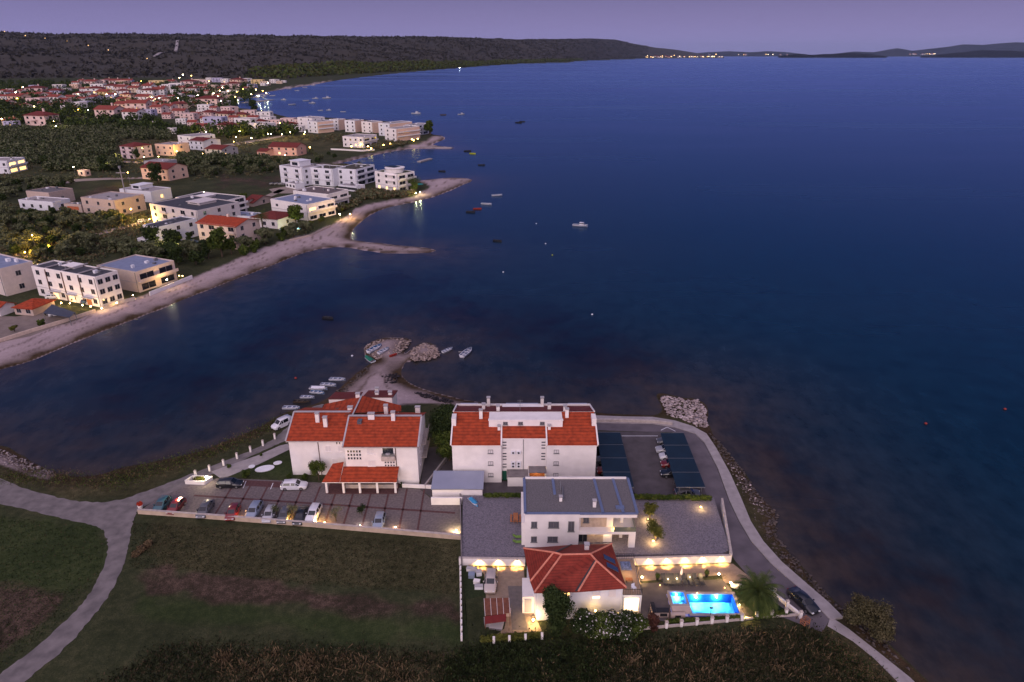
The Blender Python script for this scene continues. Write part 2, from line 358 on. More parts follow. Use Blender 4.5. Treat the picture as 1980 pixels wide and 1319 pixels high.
cellc = lambda a: (a[:-1, :-1] + a[1:, 1:]) / 2
inpool = (cellc(WX) > 22.3) & (cellc(WX) < 32.1) & (cellc(WY) > 72.7) & (cellc(WY) < 77.1)
vis = (cellc(Zt) > -2.4) & ~inpool
beachc = (cellc(beach) > .5) & vis
soilc = (cellc(soil) > .5) & vis & ~beachc & (cellc(GYp) > 1000)
A = dict(dry=dry, green=green, soil=soil, beach=beach, wet=np.clip(wet * 1.5, 0, 1), wet2=np.clip(wet * 1.3, 0, 1), wrack=wrack * .75)
gridobj('ground', vis & ~beachc & ~soilc, Zt, GM, A)
gridobj('beach', beachc, Zt, GM, A)
gridobj('ploughed_field', soilc, Zt, GM, A)

# ---- sea
Z_GRASSBED = [[(420, 700), (480, 640), (560, 560), (640, 520), (760, 510), (900, 515), (950, 525), (880, 560), (900, 575), (1060, 570), (1200, 610), (1320, 680), (1330, 720), (1260, 755), (1100, 770), (1000, 760), (960, 720), (900, 690), (840, 650), (740, 640), (640, 680), (560, 740), (450, 790), (260, 850), (150, 880), (90, 800), (200, 720), (330, 680)], [(1370, 790), (1520, 850), (1700, 1000), (1980, 1180), (2100, 1500), (1750, 1290), (1600, 1130), (1500, 960)]]
gb = zone(Z_GRASSBED, 60, 50)
shallow = np.exp(-np.clip(-SD, 0, None) / 15.0)
deep = ss(12, 60, -SD) * ss(0, 1, ss(900, 1500, GXp) * .6 + ss(60, 220, -SD) * .6)
def sea_mat():
    m, t, b = bsdf('sea_water'); L = t.links.new; tcn = N(t, 'ShaderNodeTexCoord'); geo = N(t, 'ShaderNodeNewGeometry')
    def noise(s, d=5, st=(1, 1, 1)):
        mp = N(t, 'ShaderNodeMapping'); mp.inputs['Scale'].default_value = st; L(tcn.outputs['Object'], mp.inputs[0])
        n = N(t, 'ShaderNodeTexNoise'); n.inputs['Scale'].default_value = s; n.inputs['Detail'].default_value = d; n.inputs['Roughness'].default_value = .6; L(mp.outputs[0], n.inputs['Vector']); return n.outputs[0]
    def at(n): a = N(t, 'ShaderNodeAttribute', attribute_name=n); return a.outputs['Fac']
    def mixc(fac, a, c):
        x = N(t, 'ShaderNodeMix', data_type='RGBA'); L(fac, x.inputs[0])
        for s_, q in ((6, a), (7, c)):
            if isinstance(q, tuple): x.inputs[s_].default_value = (*q, 1)
            else: L(q, x.inputs[s_])
        return x.outputs[2]
    def math_(op, a, c):
        x = N(t, 'ShaderNodeMath', operation=op)
        for i, q in enumerate((a, c)):
            if isinstance(q, (int, float)): x.inputs[i].default_value = q
            else: L(q, x.inputs[i])
        x.use_clamp = op != 'ADD'; return x.outputs[0]
    nb = noise(.035, 8); nb2 = noise(.15, 6)
    sh_ = N(t, 'ShaderNodeMapRange'); sh_.inputs['From Min'].default_value = .86; sh_.inputs['From Max'].default_value = 1.12; L(math_('ADD', nb, math_('ADD', math_('MULTIPLY', nb2, .7), math_('MULTIPLY', at('bed'), .12))), sh_.inputs['Value'])
    f = math_('MULTIPLY', at('bed'), math_('ADD', math_('MULTIPLY', sh_.outputs[0], .75), .2))
    open_c = mixc(at('deep'), (.0060, .021, .034), (.0005, .020, .039))
    c = mixc(f, open_c, (.0006, .0012, .005))
    c = mixc(math_('MULTIPLY', at('shallow'), math_('MULTIPLY', nb2, 1.7)), c, (.050, .037, .027))
    nf = noise(.5, 9, (1, .45, 1)); mr2 = N(t, 'ShaderNodeMapRange'); mr2.inputs['From Min'].default_value = .36; mr2.inputs['From Max'].default_value = .64; mr2.inputs['To Min'].default_value = .70; mr2.inputs['To Max'].default_value = 1.28; L(math_('ADD', math_('MULTIPLY', nf, .5), math_('MULTIPLY', nb2, .5)), mr2.inputs['Value'])
    vm = N(t, 'ShaderNodeVectorMath', operation='SCALE'); L(c, vm.inputs[0]); L(mr2.outputs[0], vm.inputs['Scale']); c = vm.outputs[0]
    L(c, b.inputs['Base Color']); b.inputs['IOR'].default_value = 1.33; b.inputs['Specular IOR Level'].default_value = .5
    b.inputs['Specular Tint'].default_value = (.45, .66, 1.0, 1)
    b.inputs['Roughness'].default_value = .11
    # ripples: fine chop plus long soft streaks of wind
    w1 = noise(1.1, 4, (1, .6, 1)); w2 = noise(.22, 3, (1, .5, 1)); w3 = noise(.0045, 4, (.35, 1.6, 1))
    st = N(t, 'ShaderNodeMapRange'); st.inputs['From Min'].default_value = .35; st.inputs['From Max'].default_value = .7; st.inputs['To Min'].default_value = .16; st.inputs['To Max'].default_value = .34
    L(w3, st.inputs['Value']); L(st.outputs[0], b.inputs['Roughness'])
    bp = N(t, 'ShaderNodeBump'); bp.inputs['Strength'].default_value = .28; bp.inputs['Distance'].default_value = .12; L(math_('ADD', w1, w2), bp.inputs['Height']); L(bp.outputs[0], b.inputs['Normal'])
    b.inputs['Specular IOR Level'].default_value = 0.0; fr = N(t, 'ShaderNodeFresnel'); fr.inputs['IOR'].default_value = 1.33; L(bp.outputs[0], fr.inputs['Normal'])
    gs = N(t, 'ShaderNodeBsdfGlossy'); gs.inputs['Color'].default_value = (.46, .62, 1.0, 1); L(st.outputs[0], gs.inputs['Roughness']); L(bp.outputs[0], gs.inputs['Normal'])
    mx = N(t, 'ShaderNodeMixShader'); L(fr.outputs[0], mx.inputs[0]); L(b.outputs[0], mx.inputs[1]); L(gs.outputs[0], mx.inputs[2]); L(mx.outputs[0], t.nodes['Material Output'].inputs[0])
    return m
SEAM = sea_mat()
seamask = (cellc(SD) < 14) | (cellc(pxm) > 2)
seamask = (cellc(SD) < np.maximum(8, cellc(pxm) * 12)) & ~inpool
# near sheet, then far sheet out to the horizon, one object
idx = np.arange(nr * nc).reshape(nr, nc)
Q = np.stack([idx[:-1, :-1], idx[:-1, 1:], idx[1:, 1:], idx[1:, :-1]], -1)[:, :, ::-1][seamask]
used, inv = np.unique(Q, return_inverse=True); Q = inv.reshape(Q.shape)
V = np.stack([WX.ravel()[used], WY.ravel()[used], np.full(len(used), SEA)], 1)
bd = gb.ravel()[used]; dpv = deep.ravel()[used]; shv = shallow.ravel()[used]
xs = WX[0]; ys0 = WY[0, 0]; k = len(V); far = [250000.0]
ext = np.concatenate([np.stack([xs * (200000 / ys0), np.full(nc, 200000.0), np.full(nc, SEA)], 1), np.stack([xs, np.full(nc, ys0), np.full(nc, SEA)], 1)])
V = np.concatenate([V, ext]); eq = np.stack([k + np.arange(nc - 1), k + nc + np.arange(nc - 1), k + nc + 1 + np.arange(nc - 1), k + 1 + np.arange(nc - 1)], 1)
Q = np.concatenate([Q, eq])
sea = npmesh('sea', V, Q, SEAM, smooth=False, kind='structure')
z2 = np.zeros(2 * nc); attr(sea.data, 'bed', np.concatenate([bd, z2])); attr(sea.data, 'deep', np.concatenate([dpv, z2 + 1])); attr(sea.data, 'shallow', np.concatenate([shv, z2]))

# ---- hills: long wooded ridge along the bay, islands beyond
HILLM = mat('hill_scrub', (.027, .024, .017), .95, scale=.012, detail=14, col2=(.046, .039, .029), bump=.0)
def hill(name, prof, cols=160, rows=60, m=HILLM, rough=1.0, seed=3, back=True, extra=None):
    """prof: (x, base row, base distance or None, crest row, crest distance) along the photo"""
    P = np.array([(a, b, c if c else 0, d, e) for a, b, c, d, e in prof], float)
    x = np.linspace(P[0, 0], P[-1, 0], cols); by = np.interp(x, P[:, 0], P[:, 1]); cy = np.interp(x, P[:, 0], P[:, 3]); ce = np.interp(x, P[:, 0], P[:, 4])
    rngv = (vnoise(x, x * 0 + seed, 37, seed) - .5) * 1.2 * rough + (vnoise(x, x * 0 + seed, 11, seed + 1) - .5) * .6 * rough
    Vs = []; n2 = rows + (12 if back else 0)
    u = (x - 990) / F
    tb = H / (ST + (by - 659.5) / F * CT); Yb = (CT - (by - 659.5) / F * ST) * tb
    Yb = np.where(np.interp(x, P[:, 0], P[:, 2]) > 0, np.interp(x, P[:, 0], P[:, 2]), Yb)
    zb = np.zeros_like(x) - 1.0
    vc = (cy + rngv - 659.5) / F; zc = H - (ST + vc * CT) / (CT - vc * ST) * ce
    for j in range(n2):
        if j < rows:
            s = j / (rows - 1); Y = Yb + (ce - Yb) * s; sm = s ** 1.15; hh = zb + (zc - zb) * (sm * (1.25 - .25 * sm))
            X0 = u * (Yb / (CT - (by - 659.5) / F * ST)); Xc = u * (ce / (CT - vc * ST)); X = X0 + (Xc - X0) * s
            env = math.sin(pi * s) * .10 + .0
            hh = hh + (vnoise(X, Y, 420, seed) - .5) * zc * env * 2 + (vnoise(X, Y, 130, seed + 1) - .5) * zc * env
            Vs.append(np.stack([X, Y, hh], 1)); lx, ly = X, Y
        else:
            s = (j - rows + 1) / 12; Y = ly * (1 + .35 * s); X = lx * (1 + .35 * s); hh = zc * (1 - s * s) * (1 - .02) - 2 * s
            Vs.append(np.stack([X, Y, hh], 1))
    V = np.concatenate(Vs); i = np.arange(n2 * cols).reshape(n2, cols)
    Q = np.stack([i[:-1, :-1], i[:-1, 1:], i[1:, 1:], i[1:, :-1]], -1).reshape(-1, 4)
    o = npmesh(name, V, Q, m, smooth=True, kind='structure'); return o
RIDGE = [(-2300, 175, 0, 40, 4200), (-900, 160, 0, 52, 4300), (-300, 155, 0, 58, 4500), (0, 152, 0, 62, 4700), (100, 151, 0, 66, 4800), (250, 150, 0, 65, 5000), (400, 152, 0, 67, 5200), (560, 152, 0, 69, 5400), (640, 146, 0, 70, 5800), (760, 139, 0, 71, 6500), (860, 132, 0, 71, 7200), (1000, 122.5, 0, 76, 9500), (1085, 119, 0, 75, 11500), (1140, 116, 0, 74.5, 13500), (1190, 114, 0, 76, 16500), (1225, 113, 0, 85, 18500), (1270, 112.2, 0, 92, 20500), (1310, 111.6, 0, 97, 22500), (1360, 111.2, 0, 105, 24500), (1400, 111, 0, 110, 25500)]
hill('hills', RIDGE, 420, 90)
# ================================================================== SHARED MATERIALS AND BUILDING KIT
WHITE = mat('white_render', (.76, .715, .69), .85, .08, .55, bump=.03, detail=9)
WHITE2 = mat('bluish_white_render', (.68, .68, .72), .85, .05, 1.0)
CREAM = mat('cream_render', (.66, .52, .40), .85, .07, 1.0)
PINKR = mat('salmon_render', (.68, .38, .29), .85, .08, 1.0)
PEACH = mat('peach_render', (.70, .48, .36), .85, .08, 1.0)
YELR = mat('yellow_render', (.66, .50, .24), .85, .08, 1.0)
GREYR = mat('grey_render', (.38, .36, .37), .85, .08, 1.0)
SAND = mat('sand_render', (.46, .36, .31), .85, .08, .8)
TILE = tile_mat('orange_roof_tile', (.31, .045, .014), pitch=.62, var=.32)
TILED = tile_mat('dark_red_and_shaded_tile', (.15, .026, .020))  # dark red roofs; also painted shade on the apartment buildings' rear slopes
TILEV = tile_mat('villa_roof_tile', (.20, .028, .016), pitch=.5)
RIDGEM = mat('ridge_tile', (.55, .20, .13), .8, .2, 3)
ROOFG = mat('roof_gravel', (.13, .12, .125), .95, .35, 6, bump=.3)
ROOFB = mat('roof_membrane_blue', (.20, .23, .33), .6, .12, .6)
COPING = mat('metal_coping', (.16, .20, .32), .45, .1, 2, metal=.3)
ROOFK = mat('dark_roof_sheet', (.055, .055, .065), .7, .2, .8)
GRAVEL = mat('grey_gravel', (.095, .088, .105), .95, .5, 4.5, bump=.5, col2=(.20, .18, .21))
ASPH = mat('asphalt', (.085, .075, .085), .9, .25, .35, detail=9, col2=(.135, .115, .13))
ASPHD = mat('dark_asphalt', (.060, .052, .056), .9, .2, .5, detail=8, col2=(.095, .082, .088))
CONC = mat('concrete', (.30, .27, .27), .9, .16, .7, detail=8)
CONCD = mat('old_concrete', (.17, .15, .15), .9, .25, .9, detail=8)
STONEW = mat('wall_coping_stone', (.42, .36, .33), .9, .18, 1.5)
METAL = mat('grey_metal', (.22, .22, .23), .5, .1, 3, metal=.6)
DARKM = mat('dark_metal', (.03, .03, .035), .5, .1, 3, metal=.4)
BROWN = mat('brown_gutter', (.10, .055, .045), .6, .1, 3)
SHUT = mat('pale_shutter', (.66, .62, .62), .6, .06, 8)
DKGL = glass('dark_glass'); GREYGL = glass('grey_glass', (.10, .10, .115), .25)
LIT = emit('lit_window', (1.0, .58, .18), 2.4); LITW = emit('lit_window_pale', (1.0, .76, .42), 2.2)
BULB = emit('warm_lamp', (1.0, .66, .30), 60.0); BULBW = emit('white_lamp', (1.0, .86, .62), 60.0); BULBY = emit('yellow_lamp', (1.0, .60, .10), 40.0)
WOOD = mat('brown_wood', (.16, .07, .035), .7, .3, 3)
WOODO = mat('orange_wood', (.32, .12, .05), .7, .2, 3)
STONE = mat('stone_cladding', (.46, .36, .28), .85, .16, 2.5)
CLOTHB = mat('blue_tarp', (.03, .22, .42), .6, .15, 2)

def point(parent, p, e, col=(1, .62, .25), r=.15, spot=None, d=(0, 0, -1)):
    ld = bpy.data.lights.new('lamp_light', 'SPOT' if spot else 'POINT'); ld.energy = e; ld.color = col; ld.shadow_soft_size = r
    if spot: ld.spot_size = radians(spot); ld.spot_blend = .6
    o = bpy.data.objects.new('lamp_light', ld); COL.objects.link(o)
    if parent is not None:
        o.parent = parent; M = Matrix.LocRotScale(parent.location, parent.rotation_euler.to_quaternion(), parent.scale).inverted(); o.location = M @ Vector(p)
    else: o.location = p
    o.rotation_euler = Vector(d).to_track_quat('-Z', 'Y').to_euler(); return o

def FB(face, c, w, h, d0, d1, M, mi=0):
    """box on a wall face. c = (along, z) of its lower centre in world, face = ('s', y) etc."""
    f, q = face; a, z = c
    if f == 's': M.box(a - w / 2, a + w / 2, q - d1, q - d0, z, z + h, mi)
    if f == 'n': M.box(a - w / 2, a + w / 2, q + d0, q + d1, z, z + h, mi)
    if f == 'e': M.box(q + d0, q + d1, a - w / 2, a + w / 2, z, z + h, mi)
    if f == 'w': M.box(q - d1, q - d0, a - w / 2, a + w / 2, z, z + h, mi)
def window(par, face, a, z, w, h, pane=None, frame=None, cols=2, shutters=None, sill=True, world=True, name='window', label=None):
    """window: frame and sill, with its pane as a sub-part"""
    M = Mesh(); fw = .07
    FB(face, (a - w / 2 + fw / 2, z), fw, h, -.02, .07, M); FB(face, (a + w / 2 - fw / 2, z), fw, h, -.02, .07, M)
    FB(face, (a, z), w - 2 * fw, fw, -.02, .07, M); FB(face, (a, z + h - fw), w - 2 * fw, fw, -.02, .07, M)
    for i in range(1, cols): FB(face, (a - w / 2 + w * i / cols, z + fw), .05, h - 2 * fw, -.02, .06, M)
    if sill: FB(face, (a, z - .08), w + .16, .075, -.02, .14, M)
    o = M.build(name, frame or SHUT, par, world=world)
    if label: o['label'] = label
    P = Mesh(); FB(face, (a, z + fw), w - 2 * fw, h - 2 * fw, -.02, .03, P)
    p = P.build('pane', pane or DKGL, par, world=world); p.parent = o
    return o
def chimney(par, x, y, z0, h, w=.75, d=.6, m=None):
    M = Mesh(); M.box(x - w / 2, x + w / 2, y - d / 2, y + d / 2, z0 - .6, z0 + h)
    o = M.build('chimney', m or WHITE, par, world=True)
    C = Mesh()
    for sx_ in (-1, 1):
        for sy_ in (-1, 1): C.box(x + sx_ * (w / 2 - .1) - .06, x + sx_ * (w / 2 - .1) + .06, y + sy_ * (d / 2 - .1) - .06, y + sy_ * (d / 2 - .1) + .06, z0 + h + .002, z0 + h + .22)
    C.box(x - w / 2 - .08, x + w / 2 + .08, y - d / 2 - .08, y + d / 2 + .08, z0 + h + .22, z0 + h + .30)
    c = C.build('chimney_cap', GREYR, par, world=True); c.parent = o; return o
def roofpart(par, quads, m, t=.16, name='roof', ms=None):
    M = Mesh()
    for q in quads: M.slabp(q, t, 0, 1)
    return M.build(name, [m, ms or BROWN], par, world=True)
def sheet(name, pts, z, m, kind='structure', sp=False, closedn=7, th=None):
    P = spline(pts, n=closedn) if sp else pts
    w = [G(x, y, z) for x, y in P]; M = Mesh(); jr = random.Random(3)
    if sp: w = [Vector((p.x + jr.uniform(-.16, .16), p.y + jr.uniform(-.16, .16), p.z)) for p in w]
    a = sum(w[i].x * w[(i + 1) % len(w)].y - w[(i + 1) % len(w)].x * w[i].y for i in range(len(w)))
    if a < 0: w = w[::-1]
    if th: M.prism([(p.x, p.y) for p in w], z - th, z)
    else: M.face(w)
    o = M.build(name, m); 
    if kind: o['kind'] = kind
    # break the outline into triangles
    import bmesh
    bm = bmesh.new(); bm.from_mesh(o.data); bmesh.ops.triangulate(bm, faces=[f for f in bm.faces if len(f.verts) > 4]); bm.to_mesh(o.data); bm.free()
    return o

# ================================================================== ROADS AND PAVED GROUND
road = sheet('road', [(-300, 830), (-80, 892), (0, 926), (60, 948), (120, 964), (180, 971), (232, 966), (290, 947), (350, 924), (420, 897), (480, 873), (523, 852), (548, 832), (575, 808), (606, 786), (626, 784), (600, 812), (576, 832), (556, 850), (530, 862),
    (495, 878), (430, 908), (375, 934), (312, 962), (270, 986), (259, 1002), (253, 1030), (247, 1065), (235, 1100), (211, 1150), (172, 1202), (124, 1254), (58, 1309), (0, 1356), (-120, 1440), (-400, 1600), (-420, 1540), (-160, 1400), (-60, 1345), (0, 1303), (60, 1258), (122, 1205), (163, 1162), (190, 1120), (206, 1080), (208, 1052), (203, 1032), (186, 1018), (140, 1007), (70, 990), (0, 974), (-80, 948), (-300, 880)], .03, mat('pale_asphalt', (.110, .098, .098), .9, .12, .55, detail=12, col2=(.21, .185, .18), bump=.1), sp=True)
quay = [(1150, 803), (1200, 805), (1262, 806), (1305, 813), (1340, 824), (1366, 838), (1385, 866), (1412, 915), (1432, 960), (1452, 1008), (1476, 1046), (1512, 1086), (1560, 1128), (1602, 1164), (1630, 1192), (1606, 1198), (1588, 1180), (1540, 1132), (1490, 1088), (1452, 1045), (1428, 1004), (1410, 966), (1388, 905), (1362, 855), (1344, 838), (1305, 826), (1262, 819), (1150, 817)]
sheet('promenade', quay, .14, CONC, th=1.6)
sheet('quay_road', [(1148, 818), (1262, 820), (1304, 827), (1343, 839), (1361, 856), (1387, 906), (1409, 967), (1427, 1005), (1451, 1046), (1489, 1089), (1539, 1133), (1587, 1181), (1604, 1199), (1590, 1222), (1560, 1212), (1500, 1188), (1452, 1120), (1422, 1085), (1400, 1050), (1378, 985), (1355, 930), (1335, 880), (1318, 845), (1300, 836), (1148, 832)], .03, ASPH)
sheet('path', [(1606, 1192), (1640, 1215), (1700, 1262), (1760, 1310), (1830, 1380), (1900, 1450), (1850, 1450), (1790, 1375), (1730, 1312), (1690, 1272), (1650, 1240), (1600, 1210)], .05, CONC, th=.8)
sheet('car_park', [(1148, 834), (1262, 835), (1300, 838), (1320, 850), (1345, 900), (1376, 962), (1226, 960), (1150, 945)], .02, ASPHD)
sheet('courtyard', [(822, 866), (878, 860), (876, 930), (1160, 930), (1152, 840), (1160, 840), (1232, 962), (1232, 972), (890, 972), (838, 966), (812, 945)], .02, ASPHD)
# paved parking with brick-red bands
PAVE = mat('grey_pavers', (.10, .085, .085), .9, .25, 2.5, detail=8, col2=(.165, .135, .135), bump=.1)
BAND = mat('red_brick_band', (.085, .040, .040), .9, .25, 3, detail=6)
sheet('parking_lot', [(268, 990), (300, 966), (372, 934), (420, 925), (470, 926), (560, 930), (700, 938), (812, 946), (838, 968), (892, 972), (892, 1042), (600, 1015), (420, 1002), (300, 995)], .04, PAVE)
bands = Mesh()
def band(a, b, w=.45):
    A = G(*a, .05); B = G(*b, .05); p = (B - A); p = Vector((-p.y, p.x, 0)).normalized() * w / 2; bands.face([A + p, A - p, B - p, B + p])
band((375, 958), (880, 992), .5)
for i in range(12):
    x0 = 452 + i * 33.5; k = i / 12
    band((x0, 936 + i * .9), (x0 - 42 + i * 2.6, 1004 + i * 2.2), .34)
bo = bands.build('brick_band_paving', BAND); bo['kind'] = 'structure'
# the kerb strip beside the white house: strip of red paving with bays
sheet('red_paving', [(462, 928), (560, 932), (556, 944), (452, 938)], .055, BAND)
for n_, a, b in (('bay_line', (476, 930), (470, 944)), ('bay_line', (528, 934), (523, 946))):
    q = Mesh(); A = G(*a, .07); B = G(*b, .07); q.bar(A, B, .12, .004); q.build('bay_marking', WHITE2)['kind'] = 'structure'
q = Mesh()
for a, b in (((1202, 843), (1272, 843)), ((1278, 832), (1290, 826)), ((1290, 826), (1306, 834))): q.bar(G(*a, .035), G(*b, .035), .14, .004)
q.build('bay_marking', WHITE2)['kind'] = 'structure'
# raised gravel yards of the modern house
GZ = 1.2
sheet('gravel_yard', [(895, 958), (1380, 962), (1412, 1062), (1398, 1070), (893, 1078)], GZ, GRAVEL, th=1.3)
# lower terrace paving around the villa
PATIO = mat('sand_paving', (.27, .20, .145), .85, .16, 1.5, detail=8, bump=.05); DECK = mat('grey_deck_tiles', (.085, .072, .072), .7, .14, 1.2, detail=7)
sheet('driveway', [(922, 1098), (1013, 1096), (1016, 1150), (1050, 1225), (1024, 1222), (962, 1226), (975, 1216), (980, 1190), (940, 1160), (936, 1110)], .04, PATIO)
sheet('driveway_slab', [(982, 1133), (1010, 1133), (1012, 1180), (1022, 1218), (990, 1218)], .055, mat('grey_drive_slabs', (.15, .13, .12), .85, .15, 2))
sheet('patio', [(1215, 1096), (1417, 1090), (1462, 1125), (1400, 1128), (1395, 1112), (1238, 1124), (1244, 1150), (1246, 1186), (1222, 1190), (1213, 1150)], .04, PATIO)
def wsheet(name, pts, z, m):
    M = Mesh(); M.face([(x, y, z) for x, y in pts]); o = M.build(name, m); o['kind'] = 'structure'
wsheet('pool_deck', [(17.9, 77.1), (32.2, 77.1), (31.6, 79.2), (31.2, 80.0), (18.4, 79.1)], .05, DECK)
wsheet('pool_deck', [(32.1, 72.6), (34.0, 73.0), (32.2, 77.1), (32.1, 77.1)], .05, DECK)
wsheet('pool_deck', [(18.0, 72.6), (19.6, 72.1), (21.6, 71.7), (33.7, 72.3), (34.0, 73.0), (32.1, 72.7), (22.3, 72.7), (22.3, 77.1), (17.9, 77.1)], .05, DECK)
sheet('lawn', [(1408, 1128), (1440, 1124), (1520, 1180), (1548, 1190), (1450, 1200), (1442, 1190)], .04, mat('short_lawn', (.010, .028, .008), .95, .4, 3, detail=8))
sheet('garden_bed', [(893, 1098), (936, 1098), (940, 1150), (900, 1160), (893, 1235), (905, 1236)], .03, mat('yard_weeds', (.018, .028, .008), .95, .4, 3, detail=8))
# lawn and pale path by the white apartment house
sheet('lawn_path', [(408, 912), (430, 904), (500, 880), (540, 862), (556, 858), (562, 868), (500, 898), (440, 922), (425, 924)], .05, CONC)

# ================================================================== WHITE APARTMENT HOUSE WITH ORANGE ROOFS
b1 = root('apartment_house', (-28.8, 112, 0), 0, 'white stepped apartment house with orange tile roofs and many chimneys beside the paved parking', 'building')
M = Mesh(); M.box(-40.7, -30.2, 107.5, 119.4, -.3, 7.55); M.face([(-40.7, 107.5, 7.55), (-40.7, 113.4, 9.85), (-40.7, 119.4, 7.55)])
M.build('wall', WHITE, b1, world=True)
M = Mesh(); M.box(-29.8, -16.9, 104.6, 116.4, -.3, 8.1); M.face([(-16.9, 104.6, 8.1), (-16.9, 116.4, 8.1), (-16.9, 110.5, 10.6)]); M.face([(-29.8, 104.6, 8.1), (-29.8, 110.5, 10.6), (-29.8, 116.4, 8.1)])
M.box(-36.2, -30.9, 119.9, 125.2, -.3, 8.0); M.face([(-36.2, 119.9, 8.0), (-30.9, 119.9, 8.0), (-30.9, 119.9, 9.35), (-36.2, 119.9, 9.35)]); M.face([(-36.2, 119.9, 8.0), (-36.2, 119.9, 9.35), (-36.2, 125.2, 8.0)])
M.box(-29.3, -23.7, 119.9, 125.2, -.3, 8.4); M.face([(-29.3, 119.9, 8.4), (-23.7, 119.9, 8.4), (-23.7, 119.9, 9.75), (-29.3, 119.9, 9.75)]); M.face([(-23.7, 119.9, 8.4), (-23.7, 125.2, 8.4), (-23.7, 119.9, 9.75)])
M.box(-36.5, -22.5, 116.4, 119.9, -.3, 7.5)
M.build('wall', WHITE, b1, world=True)
roofpart(b1, [[(-41.1, 107.1, 7.5), (-30.1, 107.1, 7.5), (-30.1, 113.4, 10.05), (-41.1, 113.4, 10.05)], [(-41.1, 113.4, 10.05), (-30.1, 113.4, 10.05), (-30.1, 119.8, 7.5), (-41.1, 119.8, 7.5)]], TILE)
roofpart(b1, [[(-30.05, 104.2, 8.05), (-16.6, 104.2, 8.05), (-16.6, 110.5, 10.8), (-30.05, 110.5, 10.8)], [(-30.05, 110.5, 10.8), (-16.6, 110.5, 10.8), (-16.6, 116.8, 8.05), (-30.05, 116.8, 8.05)]], TILE)
pk = (-29.3, 119.7, 10.15)
roofpart(b1, [[(-29.9, 112.5, 10.3), (-21.5, 117.2, 8.1), (-22.0, 119.8, 8.0), pk], [(-37.5, 114.0, 8.1), (-29.9, 112.5, 10.3), pk, (-37.0, 119.8, 8.3)]], TILE)
roofpart(b1, [[(-36.4, 119.8, 9.45), (-30.7, 119.8, 9.45), (-30.7, 125.6, 8.0), (-36.4, 125.6, 8.0)]], TILED)  # slope turned from the afterglow: shade put into a darker tile colour
roofpart(b1, [[(-29.5, 119.8, 9.85), (-23.5, 119.8, 9.85), (-23.5, 125.6, 8.4), (-29.5, 125.6, 8.4)]], TILED)  # same painted shade: darker tile where the roof falls away
M = Mesh()   # metal ridge strips and verge strips
for a, b in (((-41.1, 113.4, 10.07), (-30.1, 113.4, 10.07)), ((-30.05, 110.5, 10.82), (-16.6, 110.5, 10.82))): M.bar(a, b, .55, .07)
for x, ya, yb, za, zb in ((-41.05, 107.1, 113.4, 7.52, 10.07), (-30.0, 104.2, 110.5, 8.07, 10.82), (-16.65, 104.2, 110.5, 8.07, 10.82), (-29.6, 111.6, 119.7, 10.42, 10.2)):
    M.slabp([(x - .14, ya, za + .05), (x + .14, ya, za + .05), (x + .14, yb, zb + .05), (x - .14, yb, zb + .05)], .1)
M.build('roof_flashing', GREYR, b1, world=True)
M = Mesh(); M.box(-41.0, -30.1, 106.98, 107.09, 7.3, 7.44); M.box(-30.0, -16.7, 104.08, 104.19, 7.85, 7.99)
M.build('gutter', STONEW, b1, world=True)
for x, y0, h in ((-35.35, 107.44, 7.3), (-20.75, 104.54, 7.85)):
    M = Mesh(); M.tube((x, y0, 0), (x, y0, h), .07); M.build('drainpipe', BROWN, b1, world=True)
def ch1(zx, zy_top, zy_base, Y0, z0, k, w=.7):
    px_, pt, pb = 520 + zx / 4.711, 720 + zy_top / 4.711, 720 + zy_base / 4.711
    b = PL(px_, pb, Y0, z0, k); chimney(b1, b.x, b.y + .3, b.z, max(.5, hz(px_, pt, b) - b.z - .25), w)
for c in ((443, 375, 458, 107.1, 7.5, .405), (515, 412, 500, 107.1, 7.5, .405), (932, 378, 432, 104.2, 8.05, .437, 1.15), (1132, 365, 443, 104.2, 8.05, .437), (1067, 303, 388, 119.7, 9.4, .0), (740, 318, 360, 116, 9.6, 0, .9), (810, 195, 240, 120, 9.7, 0, .8), (983, 150, 176, 125, 8.7, 0, .7), (983, 182, 213, 122.5, 9.2, 0, .7), (1103, 180, 216, 122.5, 9.2, 0, .7), (1355, 318, 372, 115.8, 8.6, 0, .9)): ch1(*c)
M = Mesh(); s0 = PL(696, 815, 104.2, 8.05, .437); M.box(s0.x - .4, s0.x + .4, s0.y - .6, s0.y + .5, s0.z - .4, s0.z + .32); M.build('skylight', [GREYGL], b1, world=True)
F1 = ('s', 104.6); FL = ('s', 107.5)
for i in range(5):
    for j in range(3): window(b1, F1, -29.2 + i * .52, 5.15 + j * .72, .44, .58, cols=1, sill=False, frame=WHITE)
for i in range(4):
    for j in range(5): window(b1, F1, -22.7 + i * .50, 2.45 + j * .62, .43, .52, GREYGL if (i + j) % 3 or j else DKGL, cols=1, sill=False, frame=WHITE)
M = Mesh(); M.box(-23.3, -20.9, 104.02, 104.58, 5.15, 6.1, 0); M.box(-23.2, -21.0, 104.12, 104.5, 6.1, 6.5, 1); M.build('balcony', [STONEW, METAL], b1, world=True)
M = Mesh(); FB(F1, (-22.1, 6.25), 1.9, 1.5, -.02, .03, M); M.build('balcony_opening', DKGL, b1, world=True)
M = Mesh(); M.lathe((-22.1, 104.25, 6.45), [(.01, 0), (.42, .05), (.45, .12), (.05, .2)], 14); M.build('satellite_dish', GREYR, b1, world=True)
for x, z in ((-33.6, 5.0), (-31.3, 5.0), (-32.6, 2.2)): window(b1, FL, x, z, 1.1, 1.25, SHUT, frame=WHITE)
for x, z in ((-31.9, 6.55), (-31.4, 6.55)): window(b1, FL, x, z, .32, .75, DKGL, cols=1, sill=False, frame=WHITE)
for x, z in ((-25.2, 6.3), (-25.2, 3.8)): window(b1, F1, x, z, 1.3, 1.2, SHUT, frame=WHITE)
FE = ('e', -16.9)
